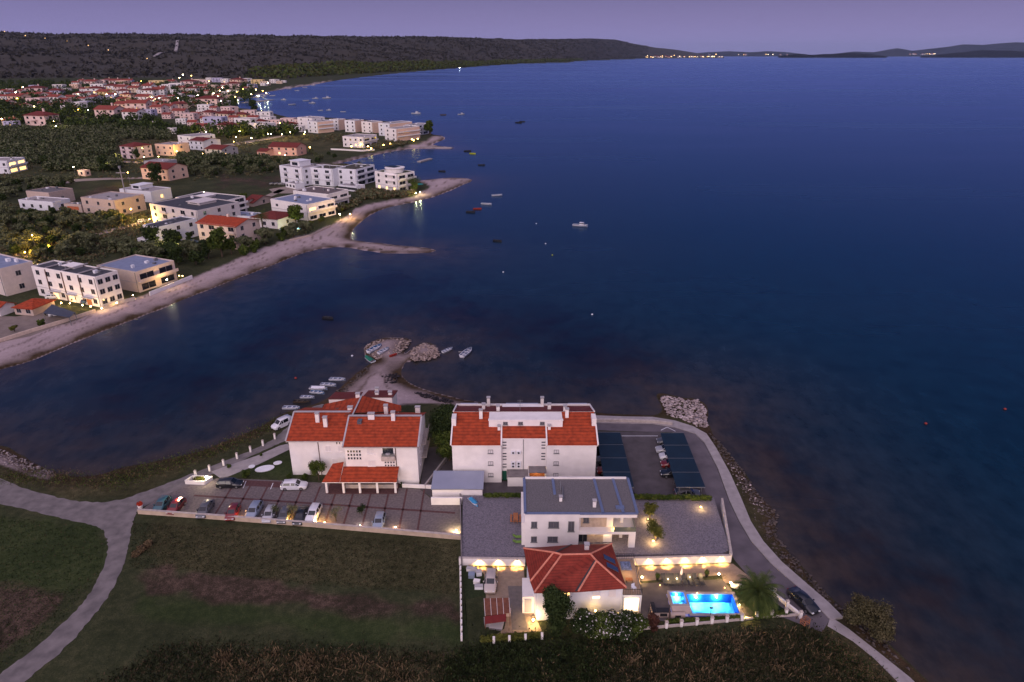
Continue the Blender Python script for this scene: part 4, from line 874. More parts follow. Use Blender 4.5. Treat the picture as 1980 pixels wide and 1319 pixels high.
# ---- near trees, each its own shape 
tr = make_tree('bushy_tree', 10.5, 8.5, 12000, .17, LDRK, 21, base=.18, nl=16); put(tr, (-12.9, 117.5, 0), 0, 1, 'dark bushy tree between the two orange-roofed apartment buildings')
tr = make_tree('bushy_tree', 7.0, 6.0, 6000, .16, LGRN, 22, base=.1, nl=12); put(tr, (-12.0, 112.3, 0), 0, 1, 'lower green tree in front of the dark one between the apartment buildings')
tr = make_tree('round_tree', 3.6, 4.2, 3600, .11, LGRN, 23, base=.35, nl=9); p = G(617, 929); put(tr, p, 0, 1, 'small round green tree in front of the stepped apartment house')
tr = make_tree('bamboo_tree', 5.2, 7.6, 13000, .14, LDRK, 24, base=.05, nl=22); p = G(1074, 1224); put(tr, p, 0, 1, 'tall dark green tree at the corner of the villa by the drive')
for i, (x, y, w, h, n, ec) in enumerate(((1126, 1224, 3.4, 4.4, 4200, .04), (1158, 1232, 4.0, 4.2, 5200, .09), (1196, 1228, 3.8, 4.4, 5200, .10), (1228, 1226, 3.0, 3.4, 3600, .05))):
    tr = make_tree('oleander_bush', w * 1.3, h * .82, int(n * 1.6), .13, LGRN if i % 2 else LDRK, 30 + i, base=.05, nl=14, extra=LFLW, ec=ec); put(tr, G(x, y), i, 1, 'white flowering oleander bush along the villa front, %s from the tall dark tree' % ordn[i], 'bush', 'oleanders along the villa')
tr = make_tree('red_leaf_shrub', 2.4, 2.4, 1800, .12, leaf_mat('red_leaves', (.04, .018, .012), (.10, .04, .03)), 35, base=.05); put(tr, G(1262, 1218), 0, 1, 'reddish shrub between the oleanders and the pool steps', 'shrub')
for i, (x, y, w, h) in enumerate(((1652, 1205, 4.6, 4.6), (1680, 1222, 5.2, 5.0), (1700, 1238, 4.0, 3.4))):
    tr = make_tree('tamarisk_shrub', w * 1.1, h * 1.0, 5200, .12, LTAM, 40 + i, base=.05, nl=18); put(tr, G(x, y), 0, 1, 'feathery shrub on the seaward verge below the black car, %s down the path' % ordn[i], 'shrub', 'feathery shrubs by the sea path')
for i, (x, y, w, h) in enumerate(((1256, 1003, 3.0, 3.2), (1267, 1046, 3.9, 3.4))):
    tr = make_tree('ornamental_shrub', w, h, 2200, .11, LYEL, 46 + i, base=.2); p = G(x, y, GZ); r = put(tr, p, 0, 1, 'round shrub lit from below on the gravel yard, %s the hedge' % ('nearer to' if i == 0 else 'farther from'), 'shrub')
def ground_lamp(p, e, lab, m=None, h=.25, r=.09, col=(1, .62, .22)):
    e *= 3.4; o = root('garden_lamp', p, 0, lab, 'lamp'); M = Mesh(); M.tube((0, 0, 0), (0, 0, h), .03, k=6); M.build('stem', DARKM, o); M = Mesh(); M.lathe((0, 0, h), [(.02, 0), (r, r * .5), (r, r * 1.3), (.02, r * 1.9)], 10); M.build('globe', m or BULBY, o); point(o, (p[0], p[1] - .15, p[2] + h + .45), e, col, .12); return o
for (x, y, e, lab) in ((1251, 1001, 90, 'glowing spotlight at the foot of the shrub nearer to the hedge'), (1261, 1042, 90, 'glowing spotlight at the foot of the larger gravel-yard shrub'), (1352, 977, 60, 'glowing lamp at the hedge corner beside the dark estate car')):
    q = G(x, y, GZ); ground_lamp((q.x, q.y - .9, q.z), e, lab)
def hedge(name, a, b, z, w, h, m, lab, n, seed, seg=9):
    rng = np.random.default_rng(seed); A, B = G(*a, z), G(*b, z); cs, rs = [], []
    for i in range(seg * 2):
        t = (i + .5) / (seg * 2); P = A.lerp(B, t); cs.append((P.x - A.x, P.y - A.y, h * (.45 + .2 * rng.random()))); rs.append(((B - A).length / seg * .55, w / 2, h * (.42 + .15 * rng.random())))
    V, Fq = leaves(cs, rs, n, .12, rng, shell=.8); o = npmesh(name, V, Fq, m); o.location = A; tag(o, lab, 'hedge'); return o
hedge('hedge', (1226, 966), (1374, 968), GZ, .9, 1.1, LGRN, 'clipped hedge between the car park and the gravel yard', 5200, 51, 16)
hedge('hedge', (936, 962), (1010, 962), GZ, .8, .9, LGRN, 'clipped hedge behind the gravel yard and the modern house', 2600, 52, 9)
hedge('hedge', (1290, 1204), (1440, 1196), 0, .8, .5, LGRN, 'low hedge inside the white fence pillars by the pool', 3600, 53, 16)
hedge('hedge', (930, 1240), (1048, 1232), 0, 1.2, .8, LYEL, 'low overgrown hedge along the villa front fence', 3000, 54, 12)
hedge('hedge', (1456, 1196), (1522, 1188), 0, 1.0, .6, LGRN, 'short hedge on the lawn below the palm', 1800, 55, 8)
# palm
def palm(name, h, cr, nf, seed, lab, p, lm, s=1.0, nl=16):
    rng = np.random.default_rng(seed); r = root(name, p, 0, lab, 'palm tree'); M = Mesh()
    for k in range(8): M.tube((0, 0, h * k / 8), (0, 0, h * (k + 1) / 8 + .02), .30 * cr / 3.4 * (1.05 if k % 2 else .95), .26 * cr / 3.4, 9)
    M.build('trunk', BARK, r); V = []; Fq = []
    for i in range(nf):
        a = i * 2.39996 + rng.random() * .3; el = math.asin(1 - 1.35 * (i + .5) / nf) * .95; L = cr * (.85 + .3 * rng.random()); pts = []
        P = np.array([0, 0, h]); d = np.array([cos(a) * cos(el), sin(a) * cos(el), sin(el)]); st = L / 10
        for k in range(11): pts.append(P.copy()); P = P + d * st; d = d + np.array([0, 0, -.10 - .012 * k]); d /= np.linalg.norm(d)
        pts = np.array(pts)
        for k in range(nl):
            t = (k + 1.5) / (nl + 1) * 10; j = min(9, int(t)); q = pts[j] + (pts[j + 1] - pts[j]) * (t - j) if j < 10 else pts[-1]
            dd = pts[min(10, j + 1)] - pts[j]; dd /= np.linalg.norm(dd); sd_ = np.cross(dd, [0, 0, 1.0]); sd_ /= np.linalg.norm(sd_) + 1e-9
            ll = L * .20 * (1 - abs((k / nl) - .45) * 1.1) + .12
            for sg in (-1, 1):
                e_ = q + (sd_ * sg * .8 + dd * .75 + np.array([0, 0, -.35])) * ll; wv = dd * .045 * cr / 3.4; n = len(V)
                V += [q - wv, q + wv, e_ + wv * .3, e_ - wv * .3]; Fq.append((n, n + 1, n + 2, n + 3))
        for k in range(10):
            n = len(V); wz = np.array([0, 0, .03]); V += [pts[k] - wz, pts[k + 1] - wz, pts[k + 1] + wz, pts[k] + wz]; Fq.append((n, n + 1, n + 2, n + 3))
    npmesh('fronds', V, Fq, lm, parent=r); return r
PALML = leaf_mat('palm_leaves', (.022, .040, .010), (.085, .11, .028))
q = G(1459, 1178); palm('palm_tree', 3.2, 3.4, 96, 5, palm_label, (q.x, q.y, 0), PALML, nl=20)
for x, y in ((1430, 1172), (1441, 1196)): q = G(x, y); ground_lamp((q.x, q.y, .05), 45, 'small yellow garden light on the lawn %s the palm' % ('beside the pool edge of' if x == 1430 else 'by the fence below'), h=.12)

# ================================================================== WALLS, FENCES AND PILLARS
wall_obj('boundary_wall', [(268, 993), (420, 1004), (600, 1018), (891, 1043)], -.1, .85, .28, mat('beige_wall', (.46, .36, .27), .9, .16, .8), 'long low beige wall along the lower edge of the parking', cop=STONEW)
wall_obj('boundary_wall', [(890, 962), (893, 1095)], -.1, 1.45, .2, CONCD, 'narrow concrete wall between the paved parking and the gravel yard')
wall_obj('boundary_wall', [(822, 945), (880, 868)], -.1, .8, .2, CONC, 'low wall along the passage between the apartment buildings', cop=CONC)
wall_obj('quay_parapet', [(1150, 816), (1200, 816), (1262, 818), (1300, 822)], .1, .7, .5, STONEW, 'low stone parapet along the straight part of the quay')
wall_obj('white_bench_wall', [(778, 942), (838, 945)], 0, .7, .25, WHITE, 'short white wall closing the passage beside the garage')
def pillar(x, y, h, lab, grp, w=.34, cap=True, z=0):
    p = G(x, y, z); r = root('fence_pillar', (p.x, p.y, z), 0, lab, 'pillar', grp); M = Mesh(); M.box(-w / 2, w / 2, -w / 2, w / 2, 0, h); M.build('shaft', WHITE, r)
    if cap: M = Mesh(); M.box(-w / 2 - .05, w / 2 + .05, -w / 2 - .05, w / 2 + .05, h, h + .07); M.lathe((0, 0, h + .07), [(w * .62, 0), (w * .35, .1), (.02, .16)], 4); M.build('cap', STONEW, r)
    return r
SP = [(1288, 1214), (1317, 1211), (1347, 1208), (1376, 1205), (1405, 1202), (1434, 1199), (1462, 1196), (1491, 1193), (1519, 1189)]
for i, (x, y) in enumerate(SP): pillar(x, y, 1.05, 'white fence pillar in the low wall below the pool, %s from the oleanders' % ordn[i], 'white pillars below the pool', .36)
wall_obj('low_fence_wall', [(1236, 1218), (1288, 1213), (1376, 1205), (1462, 1196), (1548, 1190)], -.1, .35, .22, STONEW, 'low pale wall carrying the white pillars below the pool')
for i, (x, y) in enumerate(((1496, 1151), (1521, 1174), (1547, 1195))): pillar(x, y, 1.15, 'white pillar of the roadside wall by the black car, %s from the palm' % ordn[i], 'white pillars by the black car', .36)
wall_obj('roadside_wall', [(1486, 1144), (1547, 1192)], -.1, .55, .3, WHITE, 'low white wall between the lawn and the black car')
for i, (x, y) in enumerate(((955, 1243), (985, 1241), (1016, 1238), (1048, 1235))): pillar(x, y, 1.0, 'small pale pillar in the hedge below the driveway, %s from the striped fence' % ordn[i], 'pale pillars below the driveway', .32, False)
for i, (x, y) in enumerate(((379, 921), (406, 911), (433, 900), (459, 887), (485, 874), (509, 862), (532, 849))): pillar(x, y, 1.2, 'white roadside pillar beside the lawn path, %s from the gate lamp' % ordn[i], 'white pillars along the road', .32)
M = Mesh(); r = root('striped_fence', (G(892, 1240).x, G(892, 1240).y, 0), 0, 'field fence of alternating white and dark panels beside the villa garden', 'fence')
ya, yb = G(892, 1240).y, G(892, 1098).y; n = 12
for i in range(n):
    y0 = ya + (yb - ya) * i / n; y1 = ya + (yb - ya) * (i + .48) / n; x = G(892, 1170).x - .0
    xx = -6.72 - (y0 - ya) / (yb - ya) * 1.15
    M = Mesh(); M.box(xx - .12, xx + .12, y0, y1, 0, .95); M.build('white_panel', WHITE, r, world=True)
    M = Mesh(); M.box(xx - .05, xx + .05, y1 + .01, y0 + (yb - ya) / n - .01, 0, .7); M.build('dark_panel', DARKM, r, world=True)
# gate box with lamp
r = root('gate_planter', (*G(378, 938)[:2], 0), 0, 'low white walled planter with a bright lamp at the parking entrance', 'planter')
A_, B_ = G(359, 936), G(396, 938); M = Mesh(); M.bar((A_.x, A_.y, 0), (B_.x, B_.y, 0), .2, .8); M.bar((A_.x, A_.y, 0), (A_.x + .8, A_.y + 1.6, 0), .2, .8); M.bar((B_.x, B_.y, 0), (B_.x + .8, B_.y + 1.6, 0), .2, .8); M.bar((A_.x + .8, A_.y + 1.6, 0), (B_.x + .8, B_.y + 1.6, 0), .2, .8); M.build('walls', WHITE, r, world=True)
rng = np.random.default_rng(4); V, Fq = leaves([((A_.x + B_.x) / 2 + .4, A_.y + .8, .6)], [(1.2, .6, .5)], 700, .1, rng); o = npmesh('shrub', V - np.array(r.location), Fq, LYEL, parent=r)
M = Mesh(); M.lathe((B_.x + .1, B_.y + .9, .95), [(.02, 0), (.16, .1), (.16, .25), (.02, .36)]); M.build('lamp_globe', BULBW, r, world=True); point(r, (B_.x + .1, B_.y + .3, 1.6), 320, (1, .82, .5), .15)
# floodlight by the entrance cars
r = root('floodlight', (*G(352, 977)[:2], 0), 0, 'very bright floodlight on a short post between the parked cars by the entrance', 'lamp'); P = r.location
M = Mesh(); M.tube((0, 0, 0), (0, 0, 1.3), .04); M.build('post', METAL, r); M = Mesh(); M.box(-.22, .22, -.08, .08, 1.3, 1.55); M.build('lamp_head', BULBW, r); point(r, P + Vector((0, -.4, 1.7)), 420, (1, .80, .45), .2)
for i, (x, y, e, cl) in enumerate(((448, 1004, 90, (1, .42, .10)), (470, 1002, 50, (1, .45, .12)), (560, 1010, 130, (1, .55, .12)), (612, 1012, 150, (1, .60, .15)), (628, 1013, 100, (1, .50, .10)), (697, 1019, 60, (1, .85, .7)), (765, 1022, 60, (1, .66, .35)), (882, 1028, 190, (1, .78, .38)))):
    q = G(x, y); ground_lamp((q.x, q.y, .05), e, 'small amber light at the foot of the long beige wall, %s from the entrance' % ordn[i], h=.2, r=.07, m=BULB, col=cl)
r = root('red_planter', (*G(272, 982)[:2], 0), 0, 'round white tub of red flowers at the outer end of the beige wall', 'planter'); M = Mesh(); M.lathe((0, 0, 0), [(.35, 0), (.45, .5), (.38, .55)], 12); M.build('tub', WHITE, r)
V, Fq = leaves([(0, 0, .85)], [(.55, .5, .4)], 500, .09, rng); npmesh('flowers', V, Fq, mat('red_flowers', (.45, .04, .015), .8), parent=r)
# white round garden ornaments on the lawn
for i, (x, y, a, b_) in enumerate(((512, 907, 1.75, 1.05), (537, 896, .8, .62), (487, 903, .6, .55))):
    q = G(x, y); M = Mesh(); k = 20; M.prism([(a * cos(2 * pi * j / k), b_ * sin(2 * pi * j / k)) for j in range(k)], 0, .12); o = M.build('garden_stone', WHITE2); o.location = (q.x, q.y, .05); o.rotation_euler.z = .35
    tag(o, ('large oval white stone bed on the lawn', 'small round white stone by the large oval one, towards the house', 'small round white stone by the large oval one, towards the road')[i], 'ornament')

# ================================================================== CARPORTS
def carport(lab, TL, TR, BR, BL, m, ns=4):
    z = 2.6; q = [G(*p, z) for p in (TL, TR, BR, BL)]; r = root('carport', (q[3].x, q[3].y, 0), 0, lab, 'carport')
    M = Mesh()
    for i in range(ns):
        a, b = i / ns + .004, (i + 1) / ns - .004
        M.slabp([q[3].lerp(q[0], a), q[2].lerp(q[1], a), q[2].lerp(q[1], b), q[3].lerp(q[0], b)], .06)
    M.build('roof', m, r, world=True); M = Mesh()
    for i in range(ns + 1):
        a, b = q[3].lerp(q[0], i / ns), q[2].lerp(q[1], i / ns); M.bar(a + Vector((0, 0, -.16)), b + Vector((0, 0, -.16)), .07, .17)
    M.build('frame', METAL, r, world=True)
    for i in range(ns + 1):
        for e in (.12, .88):
            a = q[3].lerp(q[0], min(max(i / ns, .01), .99)).lerp(q[2].lerp(q[1], min(max(i / ns, .01), .99)), e); M = Mesh(); M.box(a.x - .05, a.x + .05, a.y - .05, a.y + .05, 0, z - .17); M.build('post', METAL, r, world=True)
    return r
SHADE = mat('blue_shade_sheet', (.006, .019, .036), .6, .15, .4)
carport('long dark blue carport roof beside the long apartment building', (1153, 836), (1199, 836), (1226, 942), (1170, 942), SHADE)
carport('long dark blue carport roof along the quay road with cars under it', (1277, 837), (1322, 837), (1364, 942), (1308, 942), SHADE)

# ================================================================== CARS
TYRE = mat('tyre_rubber', (.012, .012, .013), .9); RIMM = mat('wheel_rim', (.35, .35, .37), .35, .05, 8, metal=.8); CARGL = glass('car_glass', (.008, .010, .014), .05); HEADL = mat('headlamp', (.7, .7, .72), .15, .03, 5, spec=.8); TAILL = mat('tail_lamp', (.28, .01, .01), .25, .05, 5)
def paint(name, c): 
    if name in MATS: return MATS[name]
    m, t, b = bsdf(name); b.inputs['Base Color'].default_value = (*c, 1); b.inputs['Roughness'].default_value = .28; b.inputs['Coat Weight'].default_value = .6; b.inputs['Specular IOR Level'].default_value = .5; MATS[name] = m; return m
STN = {  # x, floor, belt, roof, half width at belt, half width at roof
 'estate': [(-2.3, .45, .72, .74, .70, .55), (-2.22, .25, .98, 1.0, .84, .62), (-2.1, .22, 1.0, 1.05, .88, .64), (-1.75, .2, 1.0, 1.43, .90, .62), (-.4, .2, .98, 1.50, .91, .66), (.45, .2, .96, 1.46, .91, .64), (1.15, .2, .92, .96, .90, .66), (2.05, .22, .78, .80, .84, .60), (2.28, .28, .62, .64, .70, .52), (2.34, .36, .5, .52, .62, .46)],
 'hatch': [(-2.0, .45, .75, .77, .68, .52), (-1.95, .25, .96, .98, .82, .6), (-1.85, .22, .98, 1.1, .84, .6), (-1.55, .2, .98, 1.42, .86, .60), (-.3, .2, .96, 1.5, .87, .64), (.35, .2, .94, 1.44, .87, .62), (1.0, .2, .92, .96, .86, .62), (1.75, .22, .78, .80, .80, .58), (1.98, .28, .6, .62, .66, .5), (2.02, .36, .5, .52, .6, .46)],
 'saloon': [(-2.35, .45, .72, .74, .70, .5), (-2.28, .25, .92, .94, .82, .6), (-1.7, .2, 1.0, 1.02, .88, .62), (-.95, .2, .98, 1.38, .90, .60), (-.2, .2, .97, 1.44, .91, .62), (.45, .2, .95, 1.38, .91, .6), (1.2, .2, .92, .95, .90, .64), (2.05, .22, .76, .78, .84, .6), (2.3, .28, .6, .62, .70, .5), (2.36, .36, .5, .52, .62, .46)],
 'van': [(-2.1, .4, .9, .92, .80, .7), (-2.06, .25, 1.05, 1.75, .86, .74), (-1.2, .2, 1.05, 1.84, .88, .76), (.1, .2, 1.04, 1.82, .88, .74), (.55, .2, 1.02, 1.74, .88, .70), (1.25, .2, 1.0, 1.06, .87, .66), (1.9, .22, .84, .86, .82, .6), (2.12, .28, .64, .66, .72, .54), (2.18, .36, .5, .52, .62, .46)]}
def car(kind, pm, p, rz, lab, group='cars parked in the bays', scale=1.0, side_glass=True):
    S = STN[kind]; r = root('parked_van' if kind == 'van' else 'parked_car', p, rz, lab, 'van' if kind == 'van' else 'car', group); B = Mesh(); Wn = Mesh()
    ring = lambda s: [(s[0], -s[4], s[1]), (s[0], -s[4] * 1.02, (s[1] + s[2]) / 2), (s[0], -s[4], s[2]), (s[0], -s[5], s[3]), (s[0], s[5], s[3]), (s[0], s[4], s[2]), (s[0], s[4] * 1.02, (s[1] + s[2]) / 2), (s[0], s[4], s[1])]
    n0 = len(B.v)
    for s in S: B.v += ring(s)
    for i in range(len(S) - 1):
        a, b = S[i], S[i + 1]; up = max(a[3] - a[2], b[3] - b[2]); slope = abs(a[3] - b[3]) > .22
        for j in range(7):
            f = (n0 + i * 8 + j, n0 + (i + 1) * 8 + j, n0 + (i + 1) * 8 + j + 1, n0 + i * 8 + j + 1)
            B.f.append(f); B.m.append(0)
            glassy = (j in (2, 4) and up > .25 and (kind != 'van' or i >= 2)) or (j == 3 and slope and (kind != 'van' or i > 2))
            if glassy:
                q = [Vector(B.v[k]) for k in f]; c = sum(q, Vector()) / 4; nn = (q[1] - q[0]).cross(q[3] - q[0])
                if nn.length < 1e-6: nn = Vector((0, 0, 1))
                nn.normalize()
                if nn.dot(c - Vector((c.x, 0, .6))) < 0: nn = -nn
                Wn.face([c + (v - c) * .88 + nn * .012 for v in q])
    B.f.append(tuple(n0 + k for k in range(8))); B.m.append(0); B.f.append(tuple(n0 + (len(S) - 1) * 8 + k for k in reversed(range(8)))); B.m.append(0)
    body = B.build('body', pm, r); Wn.build('windows', CARGL, r); body.data.polygons.foreach_set('use_smooth', [True] * len(body.data.polygons))
    L_ = S[-1][0]; R_ = S[0][0]
    for wx in (L_ - .92, R_ + .85):
        for sy in (-1, 1):
            M = Mesh(); y0 = sy * (S[3][4] - .16); y1 = sy * (S[3][4] + .03); M.tube((wx, y0, .32), (wx, y1, .32), .32, k=14); w = M.build('wheel', TYRE, r)
            M = Mesh(); M.tube((wx, y1, .32), (wx, y1 + sy * .012, .32), .2, k=12); c = M.build('rim', RIMM, r); c.parent = w
    for sy in (-1, 1):
        M = Mesh(); M.box(L_ - .2, L_ - .02, sy * .55 - .15, sy * .55 + .15, .56, .68); M.build('headlight', HEADL, r)
        M = Mesh(); M.box(R_ + .0, R_ + .1, sy * .62 - .12, sy * .62 + .12, .75, .92); M.build('tail_light', TAILL, r)
        M = Mesh(); M.box(.62, .78, sy * 1.0 - .09, sy * 1.0 + .09, .95, 1.08); M.build('wing_mirror', pm, r)
    r.scale = (scale,) * 3; return r
def carpx(kind, pm, tail, nose, lab, group='cars parked in the bays', z=.05, scale=1.0):
    a, b = G(*tail, .7), G(*nose, .7); c = (a + b) / 2; return car(kind, pm, (c.x, c.y, z), math.atan2(b.y - a.y, b.x - a.x), lab, group, scale)
PW_ = paint('white_paint', (.62, .62, .66)); PS_ = paint('silver_paint', (.36, .36, .39)); PK_ = paint('black_paint', (.008, .009, .012)); PB_ = paint('blue_paint', (.02, .06, .10)); PR_ = paint('red_paint', (.16, .012, .012)); PG_ = paint('grey_paint', (.09, .09, .10)); PLB = paint('pale_blue_paint', (.22, .26, .34)); PT_ = paint('teal_paint', (.03, .09, .11)); PGO = paint('champagne_paint', (.42, .36, .33))
for a in ((('hatch', PT_), (324, 962), (302, 988), 'teal hatchback parked at the outer corner by the red flowers'), (('hatch', PR_), (350, 967), (330, 990), 'dark red car between the teal hatchback and the floodlight'),
    (('saloon', PG_), (404, 970), (388, 997), 'dark grey saloon in the bay beside the floodlit strip'), (('hatch', PR_), (456, 978), (444, 1002), 'maroon hatchback with amber light on its nose'), (('estate', PLB), (502, 968), (480, 1005), 'pale silver-blue estate sticking out of its bay'),
    (('hatch', PS_), (528, 980), (514, 1008), 'small silver hatchback next to the pale silver-blue estate'), (('hatch', PG_), (556, 982), (543, 1010), 'grey hatchback in the bay after the small silver one'), (('saloon', PK_), (588, 981), (574, 1012), 'black saloon beside the white-roofed estate'),
    (('estate', PW_), (616, 972), (596, 1012), 'white-roofed estate with amber light at its nose'), (('hatch', PLB), (737, 993), (729, 1022), 'lone pale blue hatchback standing apart in the lower bays')):
    carpx(a[0][0], a[0][1], a[1], a[2], a[3])
carpx('estate', PK_, (423, 934), (466, 934), 'black estate parked at the lawn edge', 'cars parked along the lawn')
carpx('estate', PW_, (545, 938), (592, 937), 'white estate parked in front of the white house', 'cars parked along the lawn')
carpx('van', PW_, (560, 812), (529, 826), 'small white van parked by the shore beside the orange roof', 'vehicles on the shore road', z=.04)
carpx('estate', PGO, (951, 1101), (947, 1144), 'silver estate car parked on the villa driveway', 'cars at the villa')
carpx('saloon', PK_, (1534, 1143), (1574, 1180), 'black saloon parked on the quay road below the palm', 'vehicles on the quay road', z=.04, scale=1.05)
for i, (t, n_, kd, pm, lab) in enumerate((((1300, 852), (1279, 852), 'hatch', PG_, 'grey hatchback nose out under the quay carport, first from the quay'), ((1302, 868), (1280, 868), 'estate', PS_, 'silver car under the quay carport with its bonnet showing'), ((1306, 881), (1284, 881), 'hatch', PW_, 'white hatchback nose out under the quay carport'), ((1309, 896), (1288, 896), 'hatch', PR_, 'dark red hatchback nose out under the quay carport'), ((1314, 914), (1289, 914), 'estate', PK_, 'black estate nose out under the quay carport'))):
    carpx(kd, pm, t, n_, lab, 'cars under the quay carport')
carpx('estate', PG_, (1308, 953), (1350, 953), 'dark estate parked crosswise at the end of the quay carport', 'cars under the quay carport')
for t, n_, pm, lab in (((1182, 888), (1160, 888), PG_, 'grey car half hidden under the inner carport'), ((1186, 908), (1164, 908), PR_, 'red car half hidden under the inner carport')): carpx('hatch', pm, t, n_, lab, 'cars under the inner carport')

# ================================================================== BOATS
HULLW = mat('white_hull', (.62, .62, .68), .4, .06, 2); HULLI = mat('boat_interior', (.13, .16, .24), .7, .2, 3); HULLB = mat('wooden_hull', (.07, .05, .035), .7, .3, 3); TARPG = mat('green_tarp', (.01, .13, .08), .7, .2, 3); TARPB = mat('blue_boat_cover', (.03, .09, .20), .7, .2, 3); HULLD = mat('dark_hull', (.02, .02, .025), .6, .2, 2); HULLR = mat('red_hull', (.28, .03, .02), .5, .1, 2); HULLY = mat('yellow_hull', (.40, .42, .02), .5, .1, 2)
def boat(p, rz, L_, lab, hull=None, inner=None, cover=None, cabin=False, mast=False, group=None, s=1.0, name='rowing_boat', parts=True):
    hull = hull or HULLW; inner = inner or HULLI; W = L_ * .36; hgt = L_ * .13; n = 9; st = []
    for i in range(n):
        t = i / (n - 1); x = -L_ / 2 + L_ * t; w = W / 2 * (1 - max(0, (t - .45) / .55) ** 2.2) * (1 - .12 * (1 - t)); st.append((x, max(w, .03), hgt * (1 + .35 * t * t)))
    r = root(name, p, rz, lab, 'boat', group); M = Mesh()
    for (x, w, h) in st: M.v += [(x, -w * .55, -.12), (x, -w, h), (x, w, h), (x, w * .55, -.12), (x, -w * .86, h), (x, -w * .7, .04), (x, w * .7, .04), (x, w * .86, h)]
    for i in range(n - 1):
        a, b = i * 8, (i + 1) * 8
        for j, k, mi in ((0, 1, 0), (2, 3, 0), (1, 4, 0), (7, 2, 0), (4, 5, 1), (5, 6, 1), (6, 7, 1), (3, 0, 0)):
            M.f.append((a + j, b + j, b + k, a + k)); M.m.append(mi)
    M.f.append((0, 1, 4, 5, 6, 7, 2, 3)); M.m.append(0); M.f.append((3, 2, 1, 0)); M.m.append(0)
    M.build('hull', [hull, inner], r)
    if parts:
        for x in (-.28, .02, .26):
            M = Mesh(); w = W * .40 * (1 - max(0, x) * .5); M.box(L_ * x - .13, L_ * x + .13, -w, w, hgt * .72, hgt * .72 + .05); M.build('thwart', hull, r)
    if cover:
        M = Mesh(); q = [(s_[0], s_[1], s_[2]) for s_ in st[1:-1]]
        for i in range(len(q) - 1):
            a, b = q[i], q[i + 1]; M.face([(a[0], -a[1] * .98, a[2] + .02), (b[0], -b[1] * .98, b[2] + .02), (b[0], 0, b[2] + .28), (a[0], 0, a[2] + .28)]); M.face([(a[0], 0, a[2] + .28), (b[0], 0, b[2] + .28), (b[0], b[1] * .98, b[2] + .02), (a[0], a[1] * .98, a[2] + .02)])
        M.build('cover', cover, r)
    if cabin:
        M = Mesh(); M.box(-L_ * .05, L_ * .22, -W * .28, W * .28, hgt, hgt + L_ * .15, 0); M.build('cabin', hull, r); M = Mesh(); M.box(-L_ * .055, L_ * .225, -W * .285, W * .285, hgt + L_ * .07, hgt + L_ * .12); M.build('cabin_window', DKGL, r)
    if mast: M = Mesh(); M.tube((0, 0, hgt), (0, 0, L_ * 1.3), .07, .04, 6); M.build('mast', METAL, r); M = Mesh(); M.tube((0, 0, hgt + .8), (-L_ * .4, 0, hgt + .9), .05, k=6); M.build('boom', METAL, r)
    r.scale = (s, s, s); return r
def boatpx(stern, bow, lab, z=SEA, **k):
    a, b = G(*stern, z + .3), G(*bow, z + .3); c = (a + b) / 2; return boat((c.x, c.y, z), math.atan2(b.y - a.y, b.x - a.x), max(2.2, (b - a).length), lab, **k)
bg_ = 'small boats moored along the shore by the white house'
boatpx((637, 733), (668, 734), 'white open rowing boat, outermost of the shore row near the sandbar', group=bg_)
boatpx((620, 743), (650, 745), 'white rowing boat moored just inside the outermost one', group=bg_)
boatpx((599, 750), (633, 752), 'broad white boat with pale cover in the middle of the shore row', group=bg_, cover=HULLW)
boatpx((600, 757), (627, 760), 'white boat with dark blue interior below the broad covered one', group=bg_, inner=TARPB)
boatpx((581, 767), (608, 768), 'short white rowing boat beside the brown wooden boat', group=bg_)
boatpx((568, 776), (601, 777), 'brown wooden open boat in the shore row', group=bg_, hull=HULLB, inner=HULLD)
boatpx((547, 788), (580, 789), 'white rowing boat moored nearest the white van', group=bg_)
boatpx((856, 681), (875, 673), 'white boat with blue inside moored off the rocky tip', group='boats moored off the rocky tip')
b_ = boatpx((893, 690), (912, 675), 'white open boat with an oar moored alone off the rocky tip', group='boats moored off the rocky tip')
M = Mesh(); M.tube((-.2, .9, .5), (-.5, 2.2, .4), .04, k=6); M.build('oar', WHITE, b_)
boatpx((712, 681), (738, 668), 'white boat pulled up on the rocks, nearer the water', z=.18, inner=TARPB, group='boats on the rocky sandbar')
boatpx((732, 683), (752, 673), 'white boat pulled up on the rocks beside the other white one', z=.22, group='boats on the rocky sandbar')
boatpx((722, 701), (706, 690), 'small boat with green cover at the neck of the sandbar', cover=TARPG, group='boats on the rocky sandbar')
boatpx((756, 687), (765, 684), 'small red boat lying on the rocky sandbar', z=.2, hull=HULLR, inner=HULLR, group='boats on the rocky sandbar')
boatpx((908, 962), (924, 978), 'boat under a bright blue tarp on the gravel yard', z=GZ, cover=CLOTHB, inner=CLOTHB)
def fb(x, y, L_, lab, **k):
    p = G(x, y, SEA); boat((p.x, p.y, SEA), k.pop('rz', random.uniform(-.5, .5)), L_, lab, **k)
gd = 'dinghies moored in the open bay'
